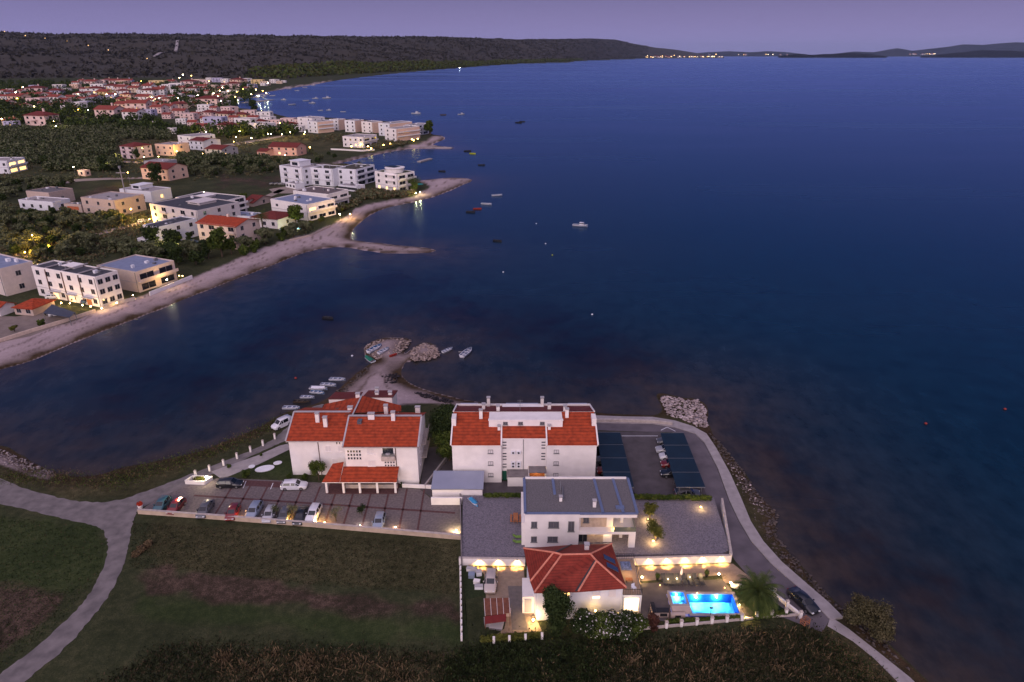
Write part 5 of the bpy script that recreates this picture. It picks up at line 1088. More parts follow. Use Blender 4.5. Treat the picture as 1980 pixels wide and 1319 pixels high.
for (x, y, L_, m, lab) in ((634, 616, 3.4, HULLD, 'dark dinghy floating alone in the inner bay'), (1122, 438, 7, HULLW, 'white motor boat floating alone in the open bay'), (961, 379, 6, HULLW, 'white boat farthest out in the line off the gravel spit'), (941, 396, 6, HULLW, 'white boat second in the line off the gravel spit'), (923, 405, 4.4, HULLR, 'red-brown boat in the line off the gravel spit'), (910, 411, 4.6, HULLD, 'dark boat in the line nearest the gravel spit'), (962, 467, 4, HULLD, 'dark boat floating below the long stone mole'),
    (904, 293, 6, HULLD, 'dark boat off the small pier'), (914, 298, 5.5, HULLY, 'bright yellow boat off the small pier'), (931, 320, 5, HULLD, 'dark boat between the small pier and the spit'), (1003, 238, 8, HULLD, 'dark boat in the far bay, first of a pair'), (1010, 236, 7, HULLD, 'dark boat in the far bay, second of a pair'), (857, 223, 8, HULLB, 'brown boat in the far bay beside the white motor yacht'), (892, 222, 9, HULLW, 'white boat in the far bay beyond the brown one'), (855, 332, 5, HULLD, 'dark boat off the tip of the gravel spit')):
    fb(x, y, L_, lab, hull=m, inner=HULLI if m in (HULLW,) else m, cabin=(L_ > 6.5 and m is HULLW), group=gd, parts=L_ < 6)
fb(805, 221, 13, 'large white motor yacht moored in the far bay', cabin=True, group=gd); fb(632, 191, 15, 'sailing boat with a tall bare mast in the far harbour', mast=True, cabin=True, group=gd)
fm = [(559, 172.5), (590, 170), (610, 191.5), (565, 203), (549, 194), (592, 195.5), (604, 200.5), (620, 214.5), (636, 214), (664, 217), (606, 166), (575, 176), (510, 187), (527, 186)]
for i, (x, y) in enumerate(fm): fb(x, y, 11 if y < 205 else 8, 'small white boat moored in the far village harbour', cabin=i % 2 == 0, group='white boats in the far village harbour', parts=False)
for i, (x, y, m) in enumerate(((1055, 472, 'white'), (1068, 494, 'yellow'), (973, 527, 'white'), (1145, 609, 'white'), (1790, 820, 'orange'), (1943, 792, 'orange'), (1037, 433, 'white'), (681, 689, 'white'), (572, 732, 'red'), (1709, 117, 'white'))):
    p = G(x, y, SEA); s_ = .32 if y > 400 else 6; o = Mesh().lathe((0, 0, -.1), [(.02, 0), (s_, s_ * .6), (s_, s_), (.02, s_ * 1.7)], 10).build('mooring_buoy', {'white': HULLW, 'yellow': HULLY, 'orange': HULLR, 'red': HULLR}[m], smooth=True); o.location = p
    tag(o, 'small %s mooring buoy %s' % (m, ('above the dark boat line', 'beside the white buoy below the motor boat', 'in the bay below the stone mole', 'on the sandy patch of the bay', 'off the quay bend', 'at the sea side of the frame', 'near the lone motor boat', 'off the rocky sandbar neck', 'off the moored rowing boats', 'far out near the islands')[i]), 'buoy')

# ================================================================== POOL FURNITURE AND YARD THINGS
CUSH = mat('dark_cushion', (.03, .032, .04), .9, .15, 4)
def lounger(x, y, rz, lab, grp, m=None):
    r = root('sun_lounger', (x, y, .06), rz, lab, 'sun lounger', grp); M = Mesh()
    M.box(-.32, .32, -.95, .35, .28, .34); M.build('seat', m or CUSH, r); M = Mesh(); M.slabp([(-.32, .35, .36), (.32, .35, .36), (.32, .98, .78), (-.32, .98, .78)], .07); M.build('backrest', m or CUSH, r)
    for a in (-.28, .28):
        for b in (-.85, .3): M = Mesh(); M.box(a - .03, a + .03, b - .03, b + .03, 0, .28); M.build('leg', METAL, r)
    return r
for i, x in enumerate((1284, 1293.5, 1301, 1310.5, 1323, 1334, 1345, 1356)): q = G(x, 1126); lounger(q.x, q.y, .05, 'dark sun lounger in the row above the pool, %s from the villa' % ordn[i], 'sun loungers above the pool')
GRC = mat('green_canvas', (.14, .24, .05), .9)
for i, y in enumerate((1040, 1050)):
    q = G(1001, y, GZ); r = lounger(q.x, q.y, 1.57, 'green canvas sunbed beside the modern house, %s the wooden table' % ('nearer to' if i == 0 else 'farther from'), 'green sunbeds', GRC); r.location.z = GZ; r.scale = (.9, .8, .8)
q = G(1316, 1121); r = root('closed_parasol', (q.x, q.y, .06), 0, 'closed white parasol standing among the sun loungers', 'parasol'); M = Mesh(); M.tube((0, 0, 0), (0, 0, 2.5), .03, k=8); M.build('pole', METAL, r); M = Mesh(); M.lathe((0, 0, 1.0), [(.16, 0), (.19, .2), (.12, .9), (.03, 1.5)], 9); M.build('canopy', WHITE, r); M = Mesh(); M.box(-.3, .3, -.3, .3, 0, .1); M.build('base', CONC, r)
for x, y, e, lab in ((1291, 1125, 26, 'small round lit table lamp between the first loungers'), (1308, 1124, 26, 'small round lit table lamp beside the closed parasol'), (1333, 1121, 26, 'small round lit table lamp in the middle of the loungers'), (1355, 1119, 26, 'small round lit table lamp at the last lounger'), (1309, 1147, 5, 'tiny orange lantern on the deck above the spa'), (1348, 1149, 5, 'tiny orange lantern above the pool between its two lamps'), (1401, 1139, 6, 'tiny orange lantern at the corner of the pool deck'), (1276, 1134, 6, 'tiny lantern at the edge of the deck by the villa')):
    q = G(x, y); ground_lamp((q.x, q.y, .06), e, lab, h=.35 if e > 10 else .1, r=.10 if e > 10 else .07, m=emit('globe_lamp', (1, .8, .5), 7) if e > 10 else emit('lantern', (1, .42, .12), 14))
for x, y, lab in ((1241, 1123, 'bright floor lamp at the corner of the lit patio near the villa'), (1389, 1117, 'bright low lamp beside the bicycles above the loungers'), (1412, 1134, 'bright low lamp beside the white round bench'), (1031, 1206, 'very bright wall lamp at the end of the driveway by the dark tree')):
    q = G(x, y); ground_lamp((q.x, q.y, .06), 38 if y < 1200 else 110, lab, h=.5, r=.13, m=BULB)
for x, y, lab in ((1148, 1190, 'yellow garden light glowing through the oleanders, first from the dark tree'), (1190, 1198, 'yellow garden light glowing through the oleanders near the lit opening')):
    q = G(x, y); ground_lamp((q.x, q.y - 1.3, .5), 14, lab, h=1.5, r=.12)
for x, y, lab in ((1271, 1122, 'potted plant at the villa end of the lounger row'), (1366, 1116, 'potted plant at the far end of the lounger row')):
    q = G(x, y); r = root('potted_plant', (q.x, q.y, .06), 0, lab, 'plant'); M = Mesh(); M.lathe((0, 0, 0), [(.18, 0), (.25, .4), (.2, .42)], 10); M.build('pot', DARKM, r); V, Fq = leaves([(0, 0, .85)], [(.4, .4, .5)], 320, .09, rng); npmesh('foliage', V, Fq, LGRN, parent=r)
r = root('bicycle', (*G(1394, 1122)[:2], .06), .3, 'bicycle standing at the edge of the pool deck above the loungers', 'bicycle')
for x in (-.5, .5):
    M = Mesh()
    for i in range(16): a, b = 2 * pi * i / 16, 2 * pi * (i + 1) / 16; M.tube((x + .33 * cos(a), 0, .35 + .33 * sin(a)), (x + .33 * cos(b), 0, .35 + .33 * sin(b)), .02, k=4)
    M.build('wheel', TYRE, r)
M = Mesh(); pts = [(-.5, .35), (-.12, .38), (.32, .85), (-.2, .85), (-.12, .38)]
for a, b in zip(pts, pts[1:]): M.tube((a[0], 0, a[1]), (b[0], 0, b[1]), .02, k=5)
M.tube((-.5, 0, .35), (-.2, 0, .85), .018, k=5); M.tube((.5, 0, .35), (.32, 0, 1.0), .02, k=5); M.build('frame', DARKM, r); M = Mesh(); M.box(-.32, -.1, -.06, .06, .93, .98); M.build('saddle', DARKM, r); M = Mesh(); M.tube((.3, -.28, 1.0), (.3, .28, 1.0), .015, k=5); M.build('handlebar', DARKM, r)
q = G(1425, 1137); r = root('round_bench', (q.x, q.y, .05), 0, 'low white oval bench at the lawn edge beneath the palm fronds', 'bench'); M = Mesh(); k = 18; M.prism([(.95 * cos(2 * pi * j / k), .5 * sin(2 * pi * j / k)) for j in range(k)], .22, .4); M.build('seat', WHITE, r); M = Mesh(); M.lathe((0, 0, 0), [(.35, 0), (.3, .22)], 12); M.build('base', WHITE, r)
q = G(1283, 1190); r = root('outdoor_kitchen', (q.x, q.y, .05), 0, 'stone outdoor kitchen counter with dark worktop below the spa', 'counter')
M = Mesh(); M.box(-1.1, .7, -.4, .4, 0, .85); M.box(-1.6, -1.1, -.4, 1.5, 0, .85); M.build('counter', SAND, r); M = Mesh(); M.box(-1.08, .75, -.45, .45, .85, .92); M.box(-1.65, -1.1, -.45, 1.55, .85, .915); M.build('worktop', DARKM, r); M = Mesh(); M.box(-.6, .4, -.42, -.4, .15, .7); M.build('oven_door', DARKM, r)
q = G(1310, 1193); r = root('stone_bench', (q.x, q.y, .05), 0, 'low stone bench block against the pool wall below the spa', 'bench'); M = Mesh(); M.box(-1.0, 1.0, -.25, .25, 0, .55); M.build('block', SAND, r); M = Mesh(); M.box(-.4, .4, -.28, -.25, .1, .45); M.build('opening', DARKM, r)
q = G(1373, 1192); r = root('pool_shower', (q.x, q.y, .05), 0, 'dark pool shower post at the near edge of the pool', 'shower'); M = Mesh(); M.tube((0, 0, 0), (0, 0, 1.5), .04); M.build('post', DARKM, r); M = Mesh(); M.box(-.25, .25, -.12, .12, 1.45, 1.6); M.build('head', DARKM, r)
q = G(1292, 1203); o = Mesh().tube((0, 0, 0), (0, 0, 2.4), .06).build('deck_post', BROWN); o.location = q; tag(o, 'tall thin brown post below the outdoor kitchen', 'post')
q = G(1258, 1190); r = root('metal_gate', (q.x, q.y, .03), .3, 'thin dark metal stair rail beside the villa corner', 'railing'); M = Mesh(); M.tube((-.4, 0, 0), (-.4, 0, 1.3), .03, k=5); M.tube((.4, .6, 0), (.4, .6, 1.3), .03, k=5); M.tube((-.4, 0, 1.3), (.4, .6, 1.3), .03, k=5); M.build('rail', DARKM, r)
# brown lean-to and its clutter on the drive
r = root('shed_shelter', (*G(960, 1200)[:2], 0), 0, 'brown corrugated shelter roof at the end of the driveway', 'shelter'); z = 2.3; q = [G(*p, z) for p in ((936, 1157), (984, 1156), (986, 1185), (938, 1190))]
M = Mesh()
for i in range(4): a, b = i / 4 + .008, (i + 1) / 4 - .008; M.slabp([q[3].lerp(q[2], a), q[3].lerp(q[2], b), q[0].lerp(q[1], b), q[0].lerp(q[1], a)], .05)
M.build('roof', mat('rusty_sheet', (.17, .06, .035), .8, .2, 2), r, world=True); M = Mesh()
for i in range(5): a = i / 4; M.bar(q[3].lerp(q[2], a) + Vector((0, 0, -.1)), q[0].lerp(q[1], a) + Vector((0, 0, -.1)), .05, .11)
M.build('rafters', WHITE, r, world=True)
for i, p in enumerate(q): M = Mesh(); M.box(p.x - .05, p.x + .05, p.y - .05, p.y + .05, 0, z - .1); M.build('post', WOOD, r, world=True)
M = Mesh(); M.slabp([q[3] + Vector((0, -.05, -.1)), q[3] + Vector((0, -.9, -.6)), q[2] + Vector((-.5, -.9, -.6)), q[2] + Vector((-.5, -.05, -.1))], .05); M.build('awning', mat('dark_red_sheet', (.12, .012, .012), .8), r, world=True)
for i, (x, y, w, d, h, m, lab) in enumerate(((912, 1104, 1.5, .6, .5, WHITE, 'white stacked panels by the retaining wall'), (912, 1116, .9, .8, .6, PLB, 'blue covered bundle in the clutter beside the silver car'), (926, 1112, .8, .7, .7, WHITE2, 'pale crate in the clutter nearest the silver car'), (922, 1128, .9, .6, .5, WHITE, 'white basin in the clutter beside the silver car'), (926, 1138, 1.2, .6, .5, WHITE2, 'long pale box at the near end of the clutter'), (943, 1208, .9, .9, .9, CONC, 'pale box standing beside the brown shelter'), (960, 1212, 1.8, 1.3, .3, CONCD, 'flat grey slab stack under the brown shelter'), (983, 1190, .7, .5, 1.0, SAND, 'cream cabinet beside the brown shelter'))):
    q = G(x, y); r = root('storage_box', (q.x, q.y, .04), .2 * (i % 3 - 1), lab, 'box'); M = Mesh(); M.box(-w / 2, w / 2, -d / 2, d / 2, 0, h); M.build('body', m, r); M = Mesh(); M.box(-w / 2 - .03, w / 2 + .03, -d / 2 - .03, d / 2 + .03, h, h + .06); M.build('lid', m if i % 2 else GREYR, r)
q = G(997, 1006, GZ); r = root('picnic_table', (q.x, q.y, GZ), 0, 'brown wooden picnic table on the gravel beside the modern house', 'table'); M = Mesh(); M.box(-.4, .4, -1.0, 1.0, .7, .76); M.build('tabletop', WOODO, r)
for a in (-.75, .75): M = Mesh(); M.box(a - .14, a + .14, -1.0, 1.0, .42, .47); M.build('bench_seat', WOODO, r)
for b in (-.8, .8): M = Mesh(); M.box(-.8, .8, b - .04, b + .04, .34, .42); M.box(-.3, -.22, b - .04, b + .04, 0, .7); M.box(.22, .3, b - .04, b + .04, 0, .7); M.build('leg', WOODO, r)
q = G(1548, 1197); 
r = root('wooden_crate', (*G(1556, 1206)[:2], 0), .5, 'open wooden crate frame on the verge behind the black car', 'crate'); M = Mesh()
for z in (.1, .45, .8): M.box(-.55, .55, -.4, -.36, z, z + .08); M.box(-.55, .55, .36, .4, z, z + .08); M.box(-.55, -.51, -.36, .36, z, z + .08); M.box(.51, .55, -.36, .36, z, z + .08)
M.build('slats', WOODO, r)
for a in (-.5, .5):
    for b in (-.35, .35): M = Mesh(); M.box(a - .03, a + .03, b - .03, b + .03, 0, .95); M.build('corner_post', WOODO, r)
# passage lamp between the apartment buildings
r = root('wall_lantern', (*G(872, 855)[:2], 0), 0, 'orange lantern glowing in the passage by the long apartment building', 'lamp'); M = Mesh(); M.tube((0, 0, 0), (0, 0, 2.4), .04); M.build('post', DARKM, r); M = Mesh(); M.lathe((0, 0, 2.4), [(.05, 0), (.16, .15), (.16, .35), (.03, .5)]); M.build('lantern', emit('orange_lantern', (1, .36, .06), 14), r); point(r, r.location + Vector((-.6, -.6, 2.4)), 320, (1, .62, .16), .2)

# ================================================================== RUBBLE AND LOOSE GROWTH
def stones(name, pts, rng, m, smin, smax, z0=0.0, kind='stuff'):
    b = np.array([(1, 0, 0), (-1, 0, 0), (0, 1, 0), (0, -1, 0), (0, 0, 1), (0, 0, -1), (.65, .65, .5), (-.65, .65, .5), (.65, -.65, .5), (-.65, -.65, .5)], float)
    fc = np.array([(0, 6, 8), (0, 2, 6), (2, 7, 6), (2, 1, 7), (1, 9, 7), (1, 3, 9), (3, 8, 9), (3, 0, 8), (6, 4, 8), (6, 7, 4), (7, 9, 4), (9, 8, 4), (0, 5, 2), (2, 5, 1), (1, 5, 3), (3, 5, 0)])
    V, Fa = [], []
    for i, p in enumerate(pts):
        s = smin + (smax - smin) * rng.random() ** 1.6; a = rng.random() * 6.28; R_ = np.array([[cos(a), -sin(a), 0], [sin(a), cos(a), 0], [0, 0, 1]]); q = b * (1 + .3 * rng.normal(size=(10, 1))) * np.array([1, .7 + .3 * rng.random(), .6]) * s
        V.append(q @ R_.T + np.array(p)); Fa.append(fc + i * 10)
    return npmesh(name, np.concatenate(V), np.concatenate(Fa), m, kind=kind)
def inside_px(poly, n, rng, z=0.0):
    P = np.array(poly, float); out = []
    w = [G(*p, z) for p in poly]; W_ = [(a.x, a.y) for a in w]; xs_ = [a[0] for a in W_]; ys_ = [a[1] for a in W_]
    while len(out) < n:
        X = rng.uniform(min(xs_), max(xs_), 4000); Y = rng.uniform(min(ys_), max(ys_), 4000); m = inpoly(X, Y, W_); out += list(zip(X[m], Y[m]))
    return out[:n]
RCK = mat('pale_rubble', (.22, .17, .165), .9, .25, .6, col2=(.50, .42, .42)); RCKD = mat('shore_rock', (.035, .028, .024), .9, .4, .8, col2=(.115, .09, .08))
rng = np.random.default_rng(77)
pp = inside_px([(1275, 765), (1320, 771), (1350, 775), (1367, 792), (1367, 826), (1345, 822), (1310, 808), (1290, 800)], 900, rng); stones('rock_armour', [(x, y, -.55 + rng.random() * .75) for x, y in pp], rng, RCK, .14, .5)
pp = inside_px([(1372, 835), (1400, 858), (1436, 905), (1466, 950), (1505, 990), (1500, 1030), (1528, 1062), (1570, 1112), (1625, 1168), (1700, 1225), (1760, 1290), (1735, 1285), (1660, 1222), (1606, 1165), (1560, 1128), (1512, 1086), (1476, 1046), (1452, 1008), (1432, 960), (1412, 915), (1385, 866)], 1700, rng); stones('shore_rubble', [(x, y, -.75 + rng.random() * .45) for x, y in pp], rng, RCKD, .08, .38)
pp = inside_px([(1405, 890), (1425, 900), (1470, 960), (1480, 990), (1450, 1000), (1430, 960)], 160, rng); stones('pale_shore_rubble', [(x, y, -.5 + rng.random() * .3) for x, y in pp], rng, RCK, .08, .24)
pp = inside_px([(-60, 866), (0, 866), (60, 892), (104, 912), (80, 918), (30, 903), (-60, 885)], 420, rng); stones('shore_stones', [(x, y, -.5 + rng.random() * .3) for x, y in pp], rng, mat('grey_shore_rock', (.13, .10, .10), .9, .3, .8, col2=(.32, .27, .27)), .10, .36)
rk1 = [[(706, 668), (730, 657), (760, 653), (794, 657), (788, 670), (776, 680), (758, 690), (730, 694), (712, 684)], [(790, 690), (800, 672), (822, 662), (842, 669), (852, 686), (835, 693), (802, 697)]]
for pl_ in rk1: pp = inside_px(pl_, 620, rng); stones('rocky_tip', [(x, y, -.35 + rng.random() * .42) for x, y in pp], rng, mat('tan_rock', (.17, .125, .11), .9, .3, .6, col2=(.40, .31, .28)), .12, .5)
pp = inside_px([(650, 754), (668, 742), (700, 714), (712, 706), (716, 712), (690, 735), (664, 762), (640, 775)], 200, rng); stones('shore_stones', [(x, y, -.45 + rng.random() * .2) for x, y in pp], rng, RCKD, .1, .35)
pp = inside_px([(700, 468), (750, 476), (830, 483), (838, 487), (800, 489), (760, 488), (700, 480)], 150, rng, SEA); stones('mole_rocks', [(x, y, -.55 + rng.random() * .2) for x, y in pp], rng, RCKD, .25, .7)
# seaweed drifts on the near beach
pp = inside_px([(735, 726), (770, 722), (772, 738), (745, 742)], 60, rng) + inside_px([(800, 758), (840, 765), (880, 776), (860, 779), (810, 766)], 90, rng); stones('seaweed', [(x, y, .0) for x, y in pp], rng, mat('seaweed', (.022, .018, .022), .9), .15, .5)
def tufts(name, poly, n, size, m, rng, h=.4, z=0.0, m2=None, frac=.3, clump=0):
    P = inside_px(poly, n, rng, z); 
    if clump:
        k = np.array(inside_px(poly, clump, rng, z)); j = rng.integers(0, clump, n); P = k[j] + rng.normal(size=(n, 2)) * (.5 + rng.random((clump, 1))[j] * .9)
    P = np.array(P); n = len(P); a = rng.random(n) * pi; s = size * (.4 + rng.random(n)); hh = h * (.4 + rng.random(n) * .9)
    dx, dy = np.cos(a) * s, np.sin(a) * s; lx, ly = rng.normal(size=n) * hh * .5, rng.normal(size=n) * hh * .5; Z0 = np.full(n, z - .02)
    V = np.stack([np.stack([P[:, 0] - dx, P[:, 1] - dy, Z0], 1), np.stack([P[:, 0] + dx, P[:, 1] + dy, Z0], 1), np.stack([P[:, 0] + dx * .5 + lx, P[:, 1] + dy * .5 + ly, Z0 + hh], 1), np.stack([P[:, 0] - dx * .5 + lx, P[:, 1] - dy * .5 + ly, Z0 + hh * .9], 1)], 1).reshape(-1, 3)
    return npmesh(name, V, np.arange(4 * n).reshape(n, 4), [m, m2] if m2 else m, mi=(rng.random(n) < frac).astype(int) if m2 else None, kind='stuff')
LWD = leaf_mat('weed_leaves', (.006, .010, .004), (.026, .032, .012)); LWB = leaf_mat('weed_stalks', (.020, .015, .009), (.085, .062, .036))
tufts('weeds', [(700, 1345), (1240, 1236), (1580, 1218), (1600, 1245), (1720, 1345)], 30000, .07, LWD, rng, .30, m2=LWB, frac=.25, clump=2600)
tufts('weeds', [(150, 1345), (330, 1245), (560, 1250), (880, 1262), (760, 1345)], 16000, .07, LWD, rng, .28, m2=LWB, frac=.30, clump=900)
tufts('brambles', [(860, 1345), (880, 1262), (960, 1246), (1240, 1236), (1100, 1345)], 24000, .08, LWD, rng, .35, m2=LDRK, frac=.4, clump=700)
tufts('grass', [(0, 930), (110, 935), (240, 945), (420, 880), (530, 828), (560, 806), (590, 792), (520, 816), (420, 860), (300, 892), (190, 920), (90, 908), (40, 912), (0, 905)], 6500, .08, LGRN, rng, .18, m2=LWB, frac=.4, clump=500)
tufts('grass', [(256, 1010), (885, 1052), (885, 1150), (640, 1135), (480, 1118), (330, 1100), (250, 1100)], 13000, .09, LWD, rng, .12, m2=LWB, frac=.35)
tufts('grass', [(-60, 990), (180, 1020), (206, 1050), (190, 1115), (120, 1200), (0, 1295), (-60, 1330)], 9000, .09, LDRK, rng, .12, m2=LWB, frac=.15)
tufts('verge_grass', [(1592, 1226), (1640, 1262), (1700, 1312), (1730, 1345), (1690, 1345), (1600, 1262)], 3500, .07, LDRY, rng, .25, m2=LDRK, frac=.5, clump=200)
tufts('dry_grass', [(700, 1345), (1240, 1240), (1570, 1222), (1600, 1250), (1700, 1345)], 3000, .07, LDRY, rng, .45, clump=60)
tufts('dry_grass', [(330, 1345), (420, 1262), (800, 1272), (860, 1345)], 2600, .07, LDRY, rng, .5, clump=34)
tufts('dry_grass', [(0, 930), (110, 935), (240, 945), (420, 880), (530, 828), (560, 806), (520, 816), (420, 860), (300, 892), (190, 920), (90, 908)], 1200, .07, LDRY, rng, .22, clump=60)
r = root('brush_pile', (*G(273, 1066)[:2], 0), 0, 'pale brown heap of cut brush beside the narrow road', 'brush pile'); V, Fq = leaves([(0, 0, .4), (.5, 1.2, .4), (-.3, -.9, .35)], [(.8, 1, .5), (.7, .9, .5), (.7, .9, .4)], 1500, .14, rng); npmesh('branches', V, Fq, LDRY, parent=r)
for i, (x, y, w, h) in enumerate(((650, 1008, 3.2, 3.0), (568, 1003, 2.6, 2.6), (700, 996, 2.2, 1.9), (536, 1000, 2.2, 2.4))):
    tr = make_tree('sparse_tree', w, h, 700 if i != 2 else 1300, .07, LOLV if i != 2 else LDRK, 60 + i, base=.3, nl=8); put(tr, G(x, y, .05), 0, 1, 'small thin-leaved tree in the parking, %s' % ('beside the white-roofed estate', 'between the black saloon and the small silver hatchback', 'standing dark and alone in the middle bay', 'next to the small silver hatchback')[i])
for i, (x, y, s) in enumerate(((476, 924, 1.0), (590, 927, .7), (640, 929, .6), (560, 926, .6), (700, 928, .35), (778, 940, .45), (443, 905, .5), (505, 882, .35))):
    put(bush_a, G(x, y), i, s, 'low garden bush %s' % ('at the lawn corner behind the black estate', 'at the wall foot beside the white estate', 'beside the small round tree', 'at the corner of the stepped house', 'under the red porch roof', 'by the short white wall', 'on the lawn path edge', 'on the narrow strip by the road pillars')[i], 'bush')
# ================================================================== MID-DISTANCE BUILDINGS
EXCL = []      # (x, y, radius) kept free of trees
def flatroof(L, D, h, m, wallm, r, ov=.0, par=.35):
    M = Mesh(); M.box(.3, L - .3, .3, D - .3, h - .02, h + .04); M.build('roof', m, r)
    M = Mesh(); M.box(-ov, L + ov, -ov, .3, h - .3 * bool(ov), h + par); M.box(-ov, L + ov, D - .3, D + ov, h - .3 * bool(ov), h + par); M.box(-ov, .3, .3, D - .3, h - .3 * bool(ov), h + par); M.box(L - .3, L + ov, .3, D - .3, h - .3 * bool(ov), h + par); M.build('parapet', wallm, r)
def gableroof(L, D, h, rise, m, r, ov=.5, hip=False, wallm=None):
    M = Mesh()
    if hip:
        i = min(D / 2, L / 2 - .3)
        for q in ([(-ov, -ov, h), (L + ov, -ov, h), (L - i, D / 2, h + rise), (i, D / 2, h + rise)], [(i, D / 2, h + rise), (L - i, D / 2, h + rise), (L + ov, D + ov, h), (-ov, D + ov, h)], [(-ov, -ov, h), (i, D / 2, h + rise), (-ov, D + ov, h)], [(L + ov, -ov, h), (L + ov, D + ov, h), (L - i, D / 2, h + rise)]): M.slabp([Vector(p) for p in q], .18)
    else:
        for q in ([(-ov, -ov, h - .15), (L + ov, -ov, h - .15), (L + ov, D / 2, h + rise), (-ov, D / 2, h + rise)], [(-ov, D / 2, h + rise), (L + ov, D / 2, h + rise), (L + ov, D + ov, h - .15), (-ov, D + ov, h - .15)]): M.slabp([Vector(p) for p in q], .18)
    M.build('roof', m, r)
    if not hip:
        M = Mesh(); M.face([(0, 0, h - .1), (0, D, h - .1), (0, D / 2, h + rise - .2)]); M.face([(L, 0, h - .1), (L, D, h - .1), (L, D / 2, h + rise - .2)]); M.build('gable', wallm or WHITE, r)
def fhouse(A, B, C, topB, st, nf, ns, label, wm=None, rf='flat', rm=None, rise=2.0, depth=None, bal=None, lit=(), pent=None, cat='building', name='apartment_building', gl=None, ww=1.65, wh=1.7, base0=.0, group=None, h=None, chim=0):
    a, b = G(*A), G(*B); L = (b - a).length; rz = math.atan2(b.y - a.y, b.x - a.x); ux = Vector((cos(rz), sin(rz), 0)); uy = Vector((-sin(rz), cos(rz), 0))
    D = depth or max(4, abs((G(*C) - b).dot(uy))); h = h or hz(B[0], topB, b); wm = wm or WHITE; gl = gl or DKGL
    r = root(name, (a.x, a.y, 0), rz, label, cat, group); M = Mesh(); M.box(0, L, 0, D, -.3, h); M.build('wall', wm, r)
    c = a + ux * L / 2 + uy * D / 2; EXCL.append((c.x, c.y, max(L, D) * .62 + 2))
    if rf == 'flat': flatroof(L, D, h, rm or ROOFK, wm, r)
    else: gableroof(L, D, h, rise, rm or TILE, r, hip=rf == 'hip', wallm=wm)
    fh = (h - base0) / st; k = 0
    rr = random.Random(int(A[0] * 7 + A[1]))
    if rf == 'flat' and L > 8:
        for i in range(2 + int(L / 9)):
            M = Mesh(); x, y = rr.uniform(1.5, L - 2.5), rr.uniform(1.5, max(1.6, D - 2.5)); M.box(x, x + rr.uniform(.6, 1.6), y, y + rr.uniform(.6, 1.2), h + .04, h + rr.uniform(.4, 1.1)); M.build('roof_vent', WHITE2 if i % 2 else METAL, r)
    if st > 1:
        M = Mesh(); M.tube((L - .5, -.1, 0), (L - .5, -.1, h), .09, k=5); M.build('drainpipe', METAL, r)
        M = Mesh(); M.box(0, L, -.035, 0, fh * 1 - .12, fh * 1 + .05); M.build('string_course', GREYR, r)
    for s_ in range(st):
        z = base0 + fh * s_ + fh * .28
        for i in range(nf):
            x = L * (i + .5) / nf; loggia = bal and 'f' in bal and (i % 2 == 1 or nf <= 2)
            w_ = ww * (1.8 if loggia else 1); k += 1
            window(r, ('s', 0.0), x, z - (.5 if loggia else 0), w_, wh + (.5 if loggia else 0), LIT if k in lit else gl, frame=wm if loggia else GREYR, cols=2, sill=False, world=False)
            if loggia and s_ > 0: M = Mesh(); M.box(x - w_ * .75, x + w_ * .75, -1.1, 0, z - .75, z - .55); M.box(x - w_ * .75, x + w_ * .75, -1.1, -1.02, z - .55, z + .3); M.build('balcony', wm, r)
        for i in range(ns):
            y = D * (i + .5) / ns; loggia = bal and 'r' in bal; w_ = D / ns * .72 if loggia else ww; k += 1
            window(r, ('e', L), y, z - (.5 if loggia else 0), w_, wh + (.5 if loggia else 0), LIT if k in lit else gl, frame=wm if loggia else GREYR, cols=2, sill=False, world=False)
        if bal and 'r' in bal and s_ > 0: M = Mesh(); M.box(L, L + 1.5, .1, D - .1, z - .8, z - .55); M.box(L + 1.42, L + 1.5, .1, D - .1, z - .55, z + .25); M.build('balcony', wm, r)
    if pent:
        x0, x1, y0, y1, ph = pent; M = Mesh(); M.box(L * x0, L * x1, D * y0, D * y1, h + .04, h + ph); M.box(L * x0 - .4, L * x1 + .4, D * y0 - .6, D * y1 + .3, h + ph, h + ph + .25); M.build('penthouse', wm, r)
        window(r, ('s', D * y0), L * (x0 + x1) / 2, h + .5, L * (x1 - x0) * .6, ph * .6, DKGL, frame=METAL, sill=False, world=False)
    for i in range(chim):
        M = Mesh(); x = L * (i + .7) / (chim + .4); M.box(x - .45, x + .45, D * .5, D * .5 + .8, h, h + (rise if rf != 'flat' else 0) + 1.0); M.build('chimney', wm, r)
    return r
fhouse((76, 571), (198, 595), (233, 579), 538, 3, 6, 3, 'white three-storey terrace with dark rain pipes beside the gravel beach', wm=WHITE, rm=ROOFK, bal='', pent=(.35, .5, .5, .9, .7), ww=1.7, wh=1.6, name='terraced_houses')
fhouse((196, 552), (271, 566), (304, 540), 528, 2, 1, 2, 'sand coloured modern villa with wide pale blue flat roof behind the white terrace', wm=mat('light_sand_render', (.56, .46, .40), .85, .06, 1), rm=ROOFB, bal='r', depth=15, name='modern_villa')
fhouse((-60, 552), (14, 573), (49, 549), 522, 2, 2, 1, 'pale modern villa with a wood-clad upper corner at the frame edge', wm=mat('pale_render', (.58, .50, .46), .85, .08, 1), rm=ROOFB, name='modern_villa')
fhouse((30, 608), (66, 611), (86, 592), 597, 1, 2, 0, 'small red-roofed pavilion beside the dark canopy near the beach wall', wm=SAND, rf='hip', rise=1.6, name='pavilion')
fhouse((-40, 606), (2, 612), (20, 600), 596, 1, 1, 0, 'low red-roofed porch house at the frame edge above the beach', wm=WHITE, rf='gable', rise=1.2, name='small_house')
fhouse((388, 474), (462, 483), (495, 466), 438, 3, 4, 2, 'cream apartment house with orange tiled roof behind the big green tree', wm=mat('cream_pink_render', (.66, .52, .44), .85, .05, 1), rf='gable', rise=1.7, bal='f', chim=1)
